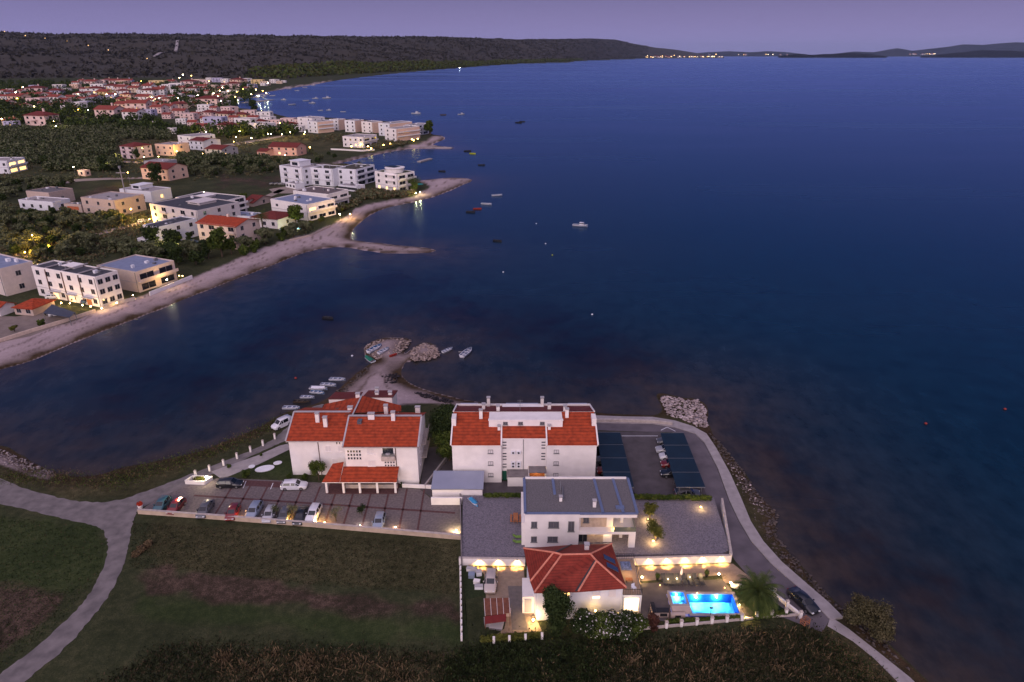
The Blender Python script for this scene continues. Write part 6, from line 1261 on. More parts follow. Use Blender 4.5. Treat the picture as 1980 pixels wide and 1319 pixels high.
fhouse((283, 470), (312, 475), (355, 451), 441, 2, 2, 3, 'small white cubic villa with a stepped front terrace', wm=WHITE2, rm=ROOFK, name='modern_villa')
r = fhouse((268, 475), (306, 479), (318, 472), 466, 1, 2, 0, 'low white terrace block in front of the white cubic villa', wm=WHITE2, rm=CONC, name='terrace_block', depth=4)
fhouse((297, 434), (388, 450), (428, 424), 409, 3, 5, 3, 'large pale modern apartment block with dark flat roof and lit corner balcony', wm=mat('pale_grey_render', (.56, .51, .50), .85, .06, 1), rm=ROOFK, bal='f', lit=(13, 14), pent=(.45, .7, .4, .8, 1.0))
fhouse((345, 414), (430, 424), (452, 408), 392, 3, 3, 2, 'white apartment block with white roof rims behind the large pale one', wm=WHITE, rm=ROOFK, bal='r', pent=(.3, .5, .3, .7, .8))
fhouse((527, 416), (598, 428), (637, 413), 397, 2, 3, 3, 'white apartment block with a pale blue flat roof and deep side balconies', wm=WHITE, rm=ROOFB, bal='r', wh=1.2, lit=(10,), chim=2)
fhouse((570, 397), (637, 405), (665, 393), 377, 2, 2, 2, 'white apartment block with a brown-grey flat roof behind the blue-roofed one', wm=WHITE, rm=mat('brown_roof_gravel', (.13, .10, .10), .95), bal='r', wh=1.2, chim=2)
fhouse((488, 438), (538, 443), (552, 432), 424, 1, 3, 1, 'low white house with dark red hipped roof beside the floodlit green tree', wm=WHITE, rf='hip', rm=TILED, rise=1.8, depth=14, name='house')
fhouse((434, 430), (486, 434), (505, 426), 420, 1, 2, 1, 'low annex with flat pale blue roof between the red roof and the cream house', wm=WHITE2, rm=ROOFB, name='annex')
fhouse((470, 398), (490, 400), (500, 392), 392, 1, 1, 1, 'pale gabled bungalow with two dark red roofs, upper one', wm=SAND, rf='gable', rm=TILED, rise=2.4, depth=16, name='bungalow')
fhouse((452, 401), (470, 403), (480, 395), 396, 1, 1, 0, 'pale gabled bungalow with dark red roof, lower of the pair', wm=SAND, rf='gable', rm=TILED, rise=2.2, depth=12, name='bungalow')
fhouse((544, 353), (588, 360), (608, 349), 327, 3, 2, 3, 'white apartment block with a stepped roof terrace at the head of the bay', wm=WHITE2, rm=CONC, bal='f', pent=(.2, .6, .3, .8, 3.0))
fhouse((603, 357), (646, 361), (654, 353), 328, 3, 2, 1, 'white block with brown roof, middle of the three by the inner bay', wm=WHITE2, rm=mat('planted_roof', (.06, .055, .04), .95, .3, 1), bal='f')
fhouse((651, 358), (691, 361), (706, 349), 329, 3, 2, 2, 'white block with brown roof, seaward one of the three by the inner bay', wm=WHITE2, rm=MATS['planted_roof'], bal='r')
fhouse((655, 367), (690, 371), (706, 367), 362, 1, 7, 0, 'long low white garage row in front of the three white blocks', wm=WHITE2, rm=CONC, name='garage_row', ww=2.0, wh=1.4, h=2.6)
fhouse((553, 362), (572, 366), (583, 362), 358, 1, 3, 0, 'small white garage block at the end of the parked cars row', wm=WHITE2, rm=CONC, name='garage_row', ww=1.8, wh=1.4, h=2.6)
r = fhouse((727, 366), (771, 373), (794, 365), 338, 3, 3, 2, 'white apartment house with rounded balconies at the foot of the gravel spit', wm=WHITE, rm=mat('green_roof', (.05, .06, .03), .95, .3, 1), bal='r', lit=(1, 2, 3))
M = Mesh(); L_ = 14.0
for z in (3.2, 6.4, 9.6): M.lathe((12.5, 4.5, z), [(6.2, -.25), (6.2, .0)], 20)
M.build('round_balcony', WHITE, r); M = Mesh(); M.lathe((10.5, 6.0, 9.9), [(5.2, 0), (5.2, 2.5), (5.8, 2.6), (5.8, 2.9)], 20); M.build('roof_pavilion', WHITE, r); M = Mesh(); M.box(5, 12, 4, 9, 12.9, 13.05); M.build('solar_array', SHADE, r)
fhouse((664, 284), (704, 286), (724, 280), 266, 2, 4, 2, 'pale villa with a salmon end wall on the shore of the small bay', wm=WHITE, rm=CONC, bal='r', name='villa', lit=(3,))
fhouse((521, 300), (575, 302), (583, 297), 285, 2, 4, 1, 'salmon pink house with two red gables beside the olive field', wm=PINKR, rf='gable', rm=TILED, rise=2.6, name='house', lit=(2,))
fhouse((498, 302), (516, 303), (522, 299), 293, 1, 2, 0, 'small red-roofed shed beside the salmon pink house', wm=PINKR, rf='gable', rm=TILED, rise=1.6, name='shed')
fhouse((236, 306), (262, 308), (292, 299), 284, 3, 2, 3, 'tall pale house with dark red hipped roof standing among the groves', wm=mat('rose_render', (.58, .46, .47), .85, .05, 1), rf='hip', rm=TILED, rise=2.4, bal='f', name='house', depth=16)
fhouse((303, 300), (338, 302), (352, 296), 281, 2, 3, 1, 'peach two-storey house with flat grey roof next to the yellow lamp', wm=PEACH, rm=CONC, name='house')
fhouse((346, 279), (372, 282), (410, 276), 265, 2, 2, 3, 'long white modern house with slanted roof edges', wm=WHITE, rm=CONC, name='modern_house')
fhouse((368, 289), (395, 291), (412, 285), 273, 2, 3, 1, 'white house with small dark red roof below the long white modern one', wm=WHITE2, rf='gable', rm=TILED, rise=1.8, name='house')
fhouse((398, 302), (430, 304), (455, 298), 289, 2, 3, 2, 'grey-pink house with red gable and a lit yellow balcony', wm=GREYR, rf='gable', rm=TILED, rise=2.2, name='house', lit=(4,))
fhouse((276, 346), (328, 350), (346, 341), 327, 2, 3, 2, 'pink house with a wide red gabled roof behind a round tree', wm=PEACH, rf='gable', rm=TILED, rise=2.6, name='house')
fhouse((280, 323), (318, 325), (326, 319), 314, 1, 2, 1, 'low pale flat-roofed house behind the pink house', wm=GREYR, rm=CONC, name='house')
fhouse((56, 393), (100, 397), (126, 387), 374, 1, 3, 1, 'beige cubic villa with a cantilevered upper floor in the left grove', wm=SAND, rm=ROOFG, name='modern_villa', depth=14)
fhouse((40, 404), (106, 409), (130, 398), 392, 1, 4, 1, 'wide low base storey under the beige cubic villa', wm=WHITE2, rm=CONC, name='low_building', depth=10)
fhouse((163, 412), (228, 419), (266, 404), 389, 2, 3, 2, 'beige two-storey block with a pale flat roof beside the yellow road', wm=SAND, rm=CONC, name='apartment_house')
fhouse((127, 409), (160, 411), (166, 407), 397, 1, 1, 0, 'garage annex with orange doors beside the beige block', wm=SAND, rm=CONC, name='garage', gl=mat('orange_door', (.42, .12, .05), .7), ww=7.0, wh=1.9)
fhouse((235, 386), (295, 392), (320, 382), 372, 1, 2, 1, 'white modern house with a peaked roof light above the beige block', wm=WHITE2, rm=CONC, name='modern_house', lit=(3,), pent=(.2, .5, .3, .9, 2.0))
fhouse((-40, 336), (20, 336), (40, 328), 312, 2, 4, 2, 'pale modern block with glowing yellow corner balconies at the frame edge', wm=WHITE2, rm=CONC, bal='r', lit=(5, 6, 11, 12), name='apartment_house')
fhouse((152, 340), (166, 341), (172, 339), 331, 1, 1, 1, 'tiny pink hut standing alone in the olive grove', wm=PEACH, rf='flat', rm=CONC, name='hut')
row = [((577, 249), (606, 251), (628, 248), 229, WHITE, 'first of the long row, set back'), ((596, 256), (616, 258), (637, 254), 236, PEACH, 'second, with cream side wall and balconies'), ((638, 251), (656, 252), (668, 250), 232, PEACH, 'third of the row'), ((668, 255), (688, 256), (700, 253), 234, PEACH, 'fourth of the row'), ((700, 256), (721, 258), (733, 255), 237, PEACH, 'fifth of the row'), ((733, 262), (755, 264), (778, 257), 240, PEACH, 'sixth of the row'), ((745, 272), (768, 274), (792, 266), 250, PEACH, 'lower one in front of the sixth'), ((784, 262), (806, 263), (824, 258), 243, WHITE, 'nearest the sea, beside the point tree')]
for i, (A, B, C, t_, sm, lab) in enumerate(row):
    r = fhouse(A, B, C, t_, 3, 2, 2, 'white block in the far shore row, ' + lab, wm=WHITE2 if i % 2 else WHITE, rm=CONC, bal='r' if i in (1, 6, 7) else '', group='white apartment blocks in the shore row')
    if sm is PEACH: q = [c for c in r.children if c.name.startswith('wall')][0]; bb = max(v.co.x for v in q.data.vertices); dd = max(v.co.y for v in q.data.vertices); hh = max(v.co.z for v in q.data.vertices); M = Mesh(); M.box(bb - .1, bb + .05, .0, dd, 0, hh - .1); M.build('side_cladding', PEACH, r)
tr_ = [o for o in bpy.data.objects if o.name.startswith('terraced_houses')][0]; tl = max(v.co.x for c in tr_.children if c.name.startswith('wall') for v in c.data.vertices); th = max(v.co.z for c in tr_.children if c.name.startswith('wall') for v in c.data.vertices)
for k_ in (.22, .48, .74):
    M = Mesh(); M.tube((tl * k_, -.12, 0), (tl * k_, -.12, th), .16, k=6); M.build('rain_pipe', BROWN, tr_); M = Mesh(); M.box(tl * k_ - .3, tl * k_ + .3, .3, 9, th + .36, th + .6); M.build('party_wall_cap', CONC, tr_); M = Mesh(); M.box(tl * k_ + .5, tl * k_ + 5, -1.2, 0, 2.6, 2.8); M.build('entrance_canopy', GREYR, tr_); M = Mesh(); M.box(tl * k_ + 1.2, tl * k_ + 3.4, -.05, .02, .1, 2.4); M.build('entrance_door', LIT if k_ < .7 else WOODO, tr_)
# dark canopy beside the terrace, walls of the beach front
q = [G(*p, 2.5) for p in ((84, 605), (100, 588), (145, 604), (134, 614))]; r = root('shade_canopy', (q[0].x, q[0].y, 0), 0, 'dark flat canopy in front of the white terrace', 'canopy'); M = Mesh(); M.slabp([q[0], q[3], q[2], q[1]], .08); M.build('sheet', mat('canopy_sheet', (.05, .06, .09), .7), r, world=True)
for p in q: M = Mesh(); M.box(p.x - .08, p.x + .08, p.y - .08, p.y + .08, 0, 2.42); M.build('post', METAL, r, world=True)
sheet('yard', [(-60, 610), (30, 612), (95, 602), (160, 610), (178, 604), (60, 650), (0, 662), (-60, 680)], .02, mat('pale_yard', (.20, .16, .14), .9, .15, .5))
wall_obj('beach_wall', [(-60, 685), (0, 662), (60, 643), (130, 622), (185, 604)], -.3, 1.0, .35, mat('warm_wall', (.60, .47, .38), .9), 'long low pale wall between the yard and the gravel beach')
wall_obj('beach_wall', [(200, 598), (232, 587), (262, 580)], -.3, 1.0, .3, STONEW, 'short garden wall between the terrace and the beach')
wall_obj('beach_wall', [(290, 572), (330, 556), (372, 539)], -.3, 1.3, .3, WHITE, 'white garden wall of the sand coloured villa along the beach')
wall_obj('beach_wall', [(560, 466), (600, 457), (640, 438)], -.3, .7, .3, SAND, 'low tan wall below the small lawn at the beach bend')
wall_obj('villa_wall', [(640, 290), (664, 291), (700, 293), (724, 291)], -.1, 1.2, .4, WHITE, 'white garden wall with lamps below the shore villa')
sheet('terrace_paving', [(300, 545), (345, 536), (332, 548), (290, 560)], .04, CONC)
sheet('lawn', [(270, 570), (330, 546), (372, 536), (300, 560)], .03, MATS['short_lawn'])
for pts in ([(112, 352), (150, 346), (200, 344), (300, 342), (300, 345), (200, 348), (150, 351), (112, 358)], [(148, 462), (190, 448), (240, 437), (290, 424), (296, 428), (240, 443), (190, 455), (160, 465)], [(30, 488), (60, 490), (100, 480), (100, 486), (60, 497), (30, 496)], [(410, 283), (470, 274), (540, 263), (560, 262), (480, 277), (420, 287)], [(460, 398), (500, 384), (540, 366), (552, 367), (510, 388), (470, 402)], [(215, 310), (300, 314), (300, 317), (210, 313)], [(520, 366), (556, 360), (600, 366), (590, 374), (530, 374)]):
    sheet('lane', pts, .04, mat('lane_gravel', (.26, .21, .18), .9, .15, .3))
# ================================================================== VILLAGE HOUSES
def vproto(wm, rf, lit, L=16, D=11, h=6):
    r = root('village_house', (0, 0, 0)); ks = []; M = Mesh(); M.box(-L / 2, L / 2, 0, D, -.5, h); ks.append(M.build('wall', wm, r))
    n0 = set(r.children)
    tmp = root('tmp', (0, 0, 0)); 
    if rf == 'f': flatroof(L, D, h, CONC, wm, tmp)
    else: gableroof(L, D, h, 2.1, TILED if rf == 'h' else TILE2, tmp, hip=rf == 'h', wallm=wm)
    for o in list(tmp.children):
        for v in o.data.vertices: v.co.x -= L / 2
        o.parent = r; ks.append(o)
    bpy.data.objects.remove(tmp)
    for s_ in range(2):
        for i in range(3):
            M = Mesh(); x = -L / 2 + L * (i + .5) / 3; M.box(x - .8, x + .8, -.06, .02, h * (.18 + .47 * s_), h * (.40 + .47 * s_)); ks.append(M.build('window', LIT if (s_, i) in lit else DKGL, r))
        M = Mesh(); M.box(L / 2 - .02, L / 2 + .06, D * .3, D * .3 + 2.2, h * (.18 + .47 * s_), h * (.42 + .47 * s_)); ks.append(M.build('window', DKGL, r))
    M = Mesh(); M.box(-L * .2, L * .12, -1.4, 0, h * .5, h * .55); M.box(-L * .2, L * .12, -1.4, -1.3, h * .55, h * .66); ks.append(M.build('balcony', wm, r))
    if rf != 'f': M = Mesh(); M.box(L * .15, L * .15 + .9, D * .45, D * .45 + .9, h + 1, h + 3.8); ks.append(M.build('chimney', wm, r))
    KIDS[r.name] = ks; return r
TILE2 = tile_mat('village_roof_tile', (.24, .050, .034)); LAVR = mat('lavender_render', (.44, .42, .56), .85, .05, 1)
WMS = {'W': (WHITE, 'white'), 'P': (mat('pinkish_render', (.68, .50, .46), .85, .06, 1), 'pinkish'), 'C': (CREAM, 'cream'), 'Y': (YELR, 'yellow'), 'L': (LAVR, 'lavender'), 'O': (PEACH, 'peach')}
RNM = {'r': 'red gabled roof', 'h': 'dark red hipped roof', 'f': 'flat roof'}
VL = '''4,195,16,Wr 20,187,16,Lh 29,199,28,Or 50,191,9,Lf 66,181,28,Ph 74,190,16,Pr 82,198,16,Wh 105,186,20,Lh 92,189,14,Pr 103,199,22,Wr 122,201,16,Pr 112,173,16,Wf 128,176,9,Wf 143,171,14,Of 135,197,18,Cr 151,190,18,Wh 146,209,20,Wf 157,199,16,Wr 161,206,18,Lf 66,204,26,Pf 70,243,42,Ph 22,240,13,Or 8,243,9,Cr 20,245,18,Lf
174,166,22,Pr 190,164,22,Pf 206,163,16,Ch 222,164,18,Pr 234,165,16,Of 246,164,16,Lr 172,176,14,Yf 188,173,20,Wf 204,172,10,Wf 214,176,22,Wh 232,178,22,Pr 183,182,28,Wh 198,189,26,Yr 215,191,16,Lr 238,185,18,Wh 243,192,18,Oh 234,202,20,Yr 250,201,14,Cr 179,198,20,Lr 168,196,11,Lf 203,199,10,Lf 228,171,14,Pf 252,173,12,Lf 258,179,18,Cr 283,176,20,Wr 272,181,12,Wf 285,186,22,Wh 305,184,22,Wr 312,176,14,Cr 303,165,32,Yf 275,199,24,Wr 322,173,18,Wf 204,229,40,Pr 234,214,28,Or 264,215,36,Pr 252,231,32,Wr 282,224,22,Lf 302,219,24,Pr 322,216,22,Pr
362,166,28,Ph 380,162,18,Cf 396,164,16,Pf 403,157,12,Wf 420,159,16,Lf 434,160,14,Wf 455,162,24,Oh 472,160,16,Wf 451,171,22,Ph 391,174,16,Pr 380,172,14,Ph 408,173,16,Cf 370,180,18,Wh 379,184,12,Pf 366,191,12,Lf 373,198,14,Wh 337,181,14,Wf 345,187,12,Wf 430,183,10,Wf 443,180,12,Cf 420,190,12,Cr 432,192,10,Pf 338,213,24,Oh 346,225,22,Pr 362,232,24,Pf 376,229,18,Pr 394,214,22,Wf 388,222,14,Wf 400,205,40,Ph 412,216,14,Pr 437,219,24,Pf 400,229,26,Ph 430,234,32,Ch 412,244,36,Lf 385,256,28,Pr 434,257,34,Ph 464,233,26,Yh 480,226,26,Pf 470,246,36,Wf 498,258,42,Wf 500,245,22,Wh 510,229,26,Wf 514,237,22,Wf 530,243,22,Pf 540,257,26,Cf 561,250,20,Wh 556,241,24,Pf 578,255,14,Wf 497,163,20,Yf 511,165,14,Cf 527,161,14,Wf 486,170,14,Lf 340,171,20,Wf 62,172,12,Lf 298,245,10,Wf 330,259,14,Wf 8,182,12,Wr 18,178,10,Pf 38,182,12,Wr 48,180,10,Pr 58,188,12,Cr 12,204,14,Pr 26,210,14,Wr 44,212,16,Pr 60,214,12,Wf 84,208,16,Wr 98,210,12,Pr 112,207,14,Pr 124,212,12,Wf 140,216,12,Cr 146,166,12,Wr 156,162,12,Pr 160,178,12,Wr 150,184,12,Pf 170,184,10,Wr 262,168,12,Pr 290,168,12,Wr 330,164,14,Pr 345,168,12,Wf 350,176,14,Cr 358,186,12,Pr 330,192,12,Wr 322,198,14,Pr 312,194,14,Wr 300,196,14,Pr 290,201,16,Wr 268,206,14,Pr 280,208,16,Cr 296,208,14,Wr 310,205,14,Pr 396,176,12,Wr 402,182,12,Pr 416,180,10,Cf 424,176,12,Pr 434,170,12,Wr 440,166,12,Pf 462,178,12,Cf 474,176,12,Wr 484,174,12,Pf 452,181,12,Wf 444,190,12,Cf 408,198,14,Wr 424,200,14,Pr 436,202,12,Wf 446,226,14,Wr 452,236,16,Pr 490,236,18,Wr 440,246,16,Pf 350,206,14,Wr 362,208,14,Pr 376,206,12,Cr 322,230,16,Pr 350,240,16,Wf 372,246,16,Pr 396,238,14,Wr 588,247,14,Wf 574,242,14,Pf 508,166,10,Wf 540,162,10,Cf 548,160,8,Wf'''
protos = {}; vlist = []
for tok in VL.split(): a = tok.split(','); vlist.append((float(a[0]), float(a[1]), float(a[2]), a[3]))
bands_ = [(0, 168, 'hillside row'), (168, 178, 'top row'), (178, 188, 'upper row'), (188, 200, 'middle row'), (200, 218, 'lower row'), (218, 236, 'front row'), (236, 400, 'nearest row')]
NUM = ordn +  ['twenty-first', 'twenty-second', 'twenty-third', 'twenty-fourth', 'twenty-fifth', 'twenty-sixth', 'twenty-seventh', 'twenty-eighth', 'twenty-ninth', 'thirtieth'] + ['thirty-%s' % o for o in ordn[:9]]
rngv = random.Random(12)
for lo, hi, bn in bands_:
    cnt = {}
    for (x, y, w, k) in sorted([v for v in vlist if lo <= v[1] < hi]):
        key = (k[0], k[1], rngv.random() < .28)
        if key not in protos: protos[key] = vproto(WMS[k[0]][0], k[1], {(0, 1)} if key[2] else ())
        p = G(x, y); pxm_ = (p - Vector((0, 0, H))).length / F; s = w * pxm_ / 16 * (.92 if w > 25 else 1.0); cnt[k] = cnt.get(k, 0) + 1
        zs = min(1.8, max(.9, s * 1.1)); sc = min(s, 2.4)
        put(protos[key], p, rngv.uniform(-.55, .15), sc, '%s house, %s, %s from the left in the village %s' % (WMS[k[0]][1], RNM[k[1]], NUM[cnt[k] - 1], bn), 'house', 'houses of the village', zs=zs)
        EXCL.append((p.x, p.y, w * pxm_ * .5))

# ================================================================== LAMPS OF THE SHORE AND VILLAGE
LAMPS = []
def lamp(x, y, hgt, e, lab, m=None, col=(1, .70, .34), r_=.28, light=True, base=False, group=None, z=0):
    p = G(x, y, z) if base else G(x, y, z + hgt); r = root('street_lamp', (p.x, p.y, z), 0, lab, 'street lamp', group)
    M = Mesh(); M.tube((0, 0, 0), (0, 0, hgt), .09, .06, 6); M.build('post', METAL, r)
    M = Mesh(); M.lathe((0, 0, hgt - r_ * .8), [(.05, 0), (r_, r_ * .6), (r_, r_ * 1.1), (.05, r_ * 1.7)], 8); M.build('lamp_head', m or BULBW, r)
    if light: point(r, (p.x, p.y, z + hgt + .6 if y < 260 else z + hgt + .5), e, col, .3)
    return r
near = [((62, 455), 6, 2600, (1, .55, .08), 'tall yellow street lamp in the dark olive grove'), ((142, 323), 6, 700, (1, .8, .5), 'street lamp on the lane beside the tiny hut'), ((247, 334), 7, 1500, (1, .55, .08), 'yellow street lamp beside the tall concrete pole'), ((253, 405), 6, 3800, (1, .58, .10), 'street lamp lighting the yellow lane by the beige block'), ((394, 371), 5, 600, (1, .7, .2), 'street lamp in the field above the large pale block'), ((289, 424), 3, 2200, (1, .60, .10), 'yellow lamp at the bend of the lit lane'),
    ((325, 477), 2, 900, (1, .75, .30), 'bright lamp beside the white cubic villa drive, upper'), ((327, 484), 2, 1100, (1, .80, .38), 'bright lamp beside the white cubic villa drive, lower'), ((48, 488), 3, 1800, (1, .52, .08), 'amber lamp on the lane below the tall yellow one'), ((95, 478), 3, 1500, (1, .52, .08), 'amber lamp at the end of the grove lane'), ((677, 414), 2.5, 900, (1, .60, .18), 'orange lamp at the beach bend terrace'), ((657, 414), 2.5, 400, (1, .65, .25), 'small orange lamp beside the beach bend terrace'),
    ((804, 374), 1.5, 420, (1, .78, .25), 'yellow garden lamp at the palms of the gravel spit house'), ((812, 371), 1.5, 420, (1, .78, .25), 'yellow garden lamp nearest the sea at the gravel spit house'), ((498, 350 - 60), 3, 10, (1, .7, .3), None)]
for n_ in near[:-1]: lamp(*n_[0], n_[1], n_[2] * 3.2, n_[4], col=n_[3], m=BULBY if n_[3][2] < .2 else BULBW, r_=.22)
for i, (x, y) in enumerate(((259, 575), (228, 590), (199, 601), (178, 597), (162, 595), (138, 591), (121, 590), (94, 587))):
    q = G(x, y + 1); ground_lamp((q.x, q.y - .3, 0), 80, 'warm entrance light at the foot of the white terrace, %s from the beach end' % ordn[i], h=.9, r=.15, m=BULB, col=(1, .62, .2))
q = G(326, 556); ground_lamp((q.x, q.y, 0), 300, 'white beach lamp on a post by the villa garden wall', h=2.6, r=.2, m=BULBW)
for i in range(8): q = G(308 + i * 6.5, 533 + i * .6); ground_lamp((q.x, q.y, 0), 18, 'small path light in the villa lawn border, %s from the villa' % ordn[i], h=.5, r=.18, m=emit('path_light', (1, .72, .3), 14))
for i in range(7): q = G(26 + i * 9.5, 510 + i * .9); ground_lamp((q.x, q.y, 0), 18, 'small white path light on the drive behind the terrace, %s from the frame edge' % ordn[i], h=.5, r=.18, m=emit('path_light', (1, .72, .3), 14))
bay = [(680, 289), (698, 286), (712, 289), (718, 293), (742, 286), (755, 284), (800, 277), (808, 274), (797, 275), (600, 291)]
for i, (x, y) in enumerate(bay): q = G(x, y); ground_lamp((q.x, q.y, 0), 900, 'yellow garden lamp on the far bay shore, %s from the villa' % ordn[i], h=2.0, r=.5, m=BULBY, col=(1, .70, .16))
vl = [(500, 183, 5), (515, 178, 4), (486, 180, 4), (441, 174, 9), (458, 175, 9), (425, 173, 7), (413, 178, 5), (470, 170, 3), (430, 167, 3), (518, 158, 3), (404, 155, 5), (347, 148, 4), (354, 142, 3), (370, 144, 3), (344, 187, 4), (382, 182, 4), (409, 187, 3), (427, 193, 4), (421, 184, 3), (455, 185, 3), (463, 251, 6), (486, 264, 5), (452, 271, 6), (518, 256, 3), (524, 256, 3), (541, 235, 3), (561, 253, 4), (398, 252, 4), (386, 254, 3), (286, 191, 4), (279, 197, 4), (277, 182, 3), (293, 186, 3), (308, 187, 3), (273, 155, 3), (319, 155, 2), (255, 199, 4), (207, 206, 4), (201, 206, 3), (170, 210, 4), (151, 209, 3), (206, 180, 3), (223, 180, 3), (151, 179, 4), (44, 166, 4), (30, 176, 4), (33, 188, 4), (66, 203, 6), (101, 218, 6), (104, 232, 5), (3, 227, 5), (108, 241, 6), (342, 290, 8), (346, 274, 4), (348, 285, 7), (392, 294, 5), (468, 247, 5), (590, 252, 4), (588, 256, 3), (545, 257, 4), (456, 262, 2), (229, 302, 4), (278, 300, 4), (205, 317, 3), (306, 300, 3), (551, 297, 8), (889, 128.6, 2), (508, 173, 3), (495, 171, 4)]
for i, (x, y, e) in enumerate(vl):
    d = (G(x, y + 3) - Vector((0, 0, H))).length; base_d = min(d, 3800); lamp(x, y + 2.5 if y < 200 else y + 3, min(9, max(3.5, d / 160)), e * 900 * (d / 800) ** 1.0, 'glowing warm lamp among the distant village houses', m=(BULBW, BULBY, BULB)[i % 3], col=(1, .78, .36) if i % 2 else (1, .62, .14), r_=max(.26, d * .00042), light=e >= 3, group='lamps of the distant village')
# concrete pole
p = G(245, 388); r = root('utility_pole', (p.x, p.y, 0), 0, 'tall concrete utility pole with a cross platform above the white modern house', 'pole'); M = Mesh(); M.tube((0, 0, 0), (0, 0, 17), .35, .22, 8); M.build('pole', CONC, r); M = Mesh(); M.box(-2.4, 2.4, -.4, .4, 14.5, 14.8); M.build('crossarm', CONC, r); M = Mesh(); M.box(-.5, .5, -.5, .5, 17, 18.2); M.build('transformer', METAL, r)
# cars further away
for (x, y, hd, pm, kd, lab) in ((103, 607, .5, PK_, 'estate', 'black car parked beside the dark canopy'), (112, 610, .5, PW_, 'estate', 'white car parked beside the black one near the beach wall'), (105, 577, .2, PW_, 'estate', 'white car with blue glass parked before the terrace'), (107 + 40, 580, 1.9, PB_, 'hatch', 'dark blue car parked at the terrace entrance, upper'), (149 + 16, 586, 1.9, PT_, 'hatch', 'dark teal car parked at the terrace entrance, lower'), (277, 430, .5, PW_, 'estate', 'white car on the yellow lit lane'), (350, 475, .2, PW_, 'hatch', 'white car parked under the trees by the cream house'), (361, 473, .2, PG_, 'hatch', 'grey car parked under the trees by the cream house'), (374, 470, .3, PB_, 'hatch', 'blue car parked nearest the cream house'), (527, 358, .1, PK_, 'hatch', 'black car in the bays left of the three blocks, first'), (536, 358, .1, PK_, 'hatch', 'black car in the bays left of the three blocks, second'), (545, 358, .1, PG_, 'hatch', 'grey car in the bays left of the three blocks, third'), (222, 309, .1, PW_, 'estate', 'white car parked beside the tall pale grove house')):
    p = G(x, y); car(kd, pm, (p.x, p.y, .05), hd, lab, 'cars parked in the shore village')
# blue pools seen between the houses
for i, (x, y, w, d_) in enumerate(((452, 409, 12, 4), (573, 442, 14, 3.5))):
    p = G(x, y); r = root('swimming_pool', (p.x, p.y, 0), .1, ('turquoise pool glowing behind the large pale block', 'turquoise pool glowing below the floodlit green tree')[i], 'pool'); M = Mesh(); M.box(-w / 2 - .4, w / 2 + .4, -d_ / 2 - .4, d_ / 2 + .4, 0, .12); M.build('rim', CONC, r); M = Mesh(); M.box(-w / 2, w / 2, -d_ / 2, d_ / 2, .12, .16); M.build('water', emit('lit_water', (.02, .55, .62), .75), r); point(r, (p.x, p.y, 1.5), 160, (.2, .9, 1), .5)  # even pool glow put into the water surface as emission
p = G(811, 364); o = Mesh().lathe((0, 0, 0), [(2.6, 2.3), (.1, 3.0)], 8).build('parasol', mat('teal_canvas', (.02, .22, .20), .8)); o.location = p; tag(o, 'teal parasol among the palms of the gravel spit house', 'parasol')
# marina jetties
for i, (a, b, w) in enumerate((((470, 199), (527, 193), 7), ((455, 190), (500, 188), 7), ((498, 183), (520, 183), 7), ((815, 285), (874, 286), 3.2), ((810, 313), (833, 307), 3.0))):
    A_, B_ = G(*a, -.2), G(*b, -.2); o = Mesh().bar((A_.x, A_.y, -1), (B_.x, B_.y, -1), w, 1.25).build('jetty', CONC); tag(o, ('long stone jetty of the village harbour, nearest the houses', 'middle jetty of the village harbour', 'short outer jetty of the village harbour', 'narrow pier below the point tree', 'short sunken breakwater off the small bay')[i], 'jetty')

# ================================================================== TREES OF THE SHORE
P_OL = [make_tree('olive_tree', 6.5, 4.6, 950, .42, LOLV, 101 + i, base=.18, nl=9) for i in range(2)] + [make_tree('olive_tree', 5.4, 4.2, 850, .40, LDRK, 105, base=.18, nl=8)]
P_GR = [make_tree('round_tree', 8, 8, 1700, .45, LGRN, 111, base=.2, nl=12), make_tree('round_tree', 7, 7.5, 1500, .42, LDRK, 112, base=.2, nl=11)]
P_SH = [make_tree('garden_shrub', 4.0, 3.0, 700, .28, LGRN, 120, base=.08, nl=7), make_tree('garden_shrub', 4.0, 2.6, 700, .28, LYEL, 121, base=.08, nl=7)]
special = [(430, 497, 1, 1.35, 'big bushy green tree on the beach edge below the cream house', 0), (404, 500, 1, .9, 'dark green tree beside the big bushy one on the beach edge', 1), (448, 492, 1, .8, 'green tree under the cream house corner', 0), (345, 470, 1, .5, 'green tree above the parked cars of the cream house', 0), (368, 467, 1, .5, 'dark tree between the cubic villa and the cream house', 1), (573, 436, 1, 1.15, 'tall conical green tree floodlit in yellow beside the blue-roofed block', 0), (832, 262, 1, 1.7, 'large round tree alone on the far point', 0), (305, 355, 1, 1.5, 'round dark tree in front of the pink house', 1), (200, 335, 1, 1.4, 'round dark tree beside the yellow lane', 1), (88, 325, 1, 1.0, 'dark tree beyond the glowing edge block', 1), (264, 308, 1, .9, 'dark tree in front of the tall pale grove house', 1), (490, 218, 1, 2.0, 'dark round tree on the harbour front', 1), (802, 372, 1, .75, 'leafy tree beside the gravel spit house', 0), (473, 398, 1, .8, 'bright green tree beside the gabled bungalow', 0), (320, 300, 1, .9, 'tree beside the peach flat-roofed house', 0)]
for x, y, k, s, lab, v in special: put(P_GR[v], G(x, y), x, s, lab)
q = G(573, 440); point(None, (q.x, q.y - 3, 2.5), 900, (1, .8, .15), .3).name = 'garden_floodlight'
q = G(512, 467); palm('palm_tree', 11, 3.6, 46, 9, 'tall slender palm beside the cream apartment house', (q.x, q.y, 0), PALML, nl=10)
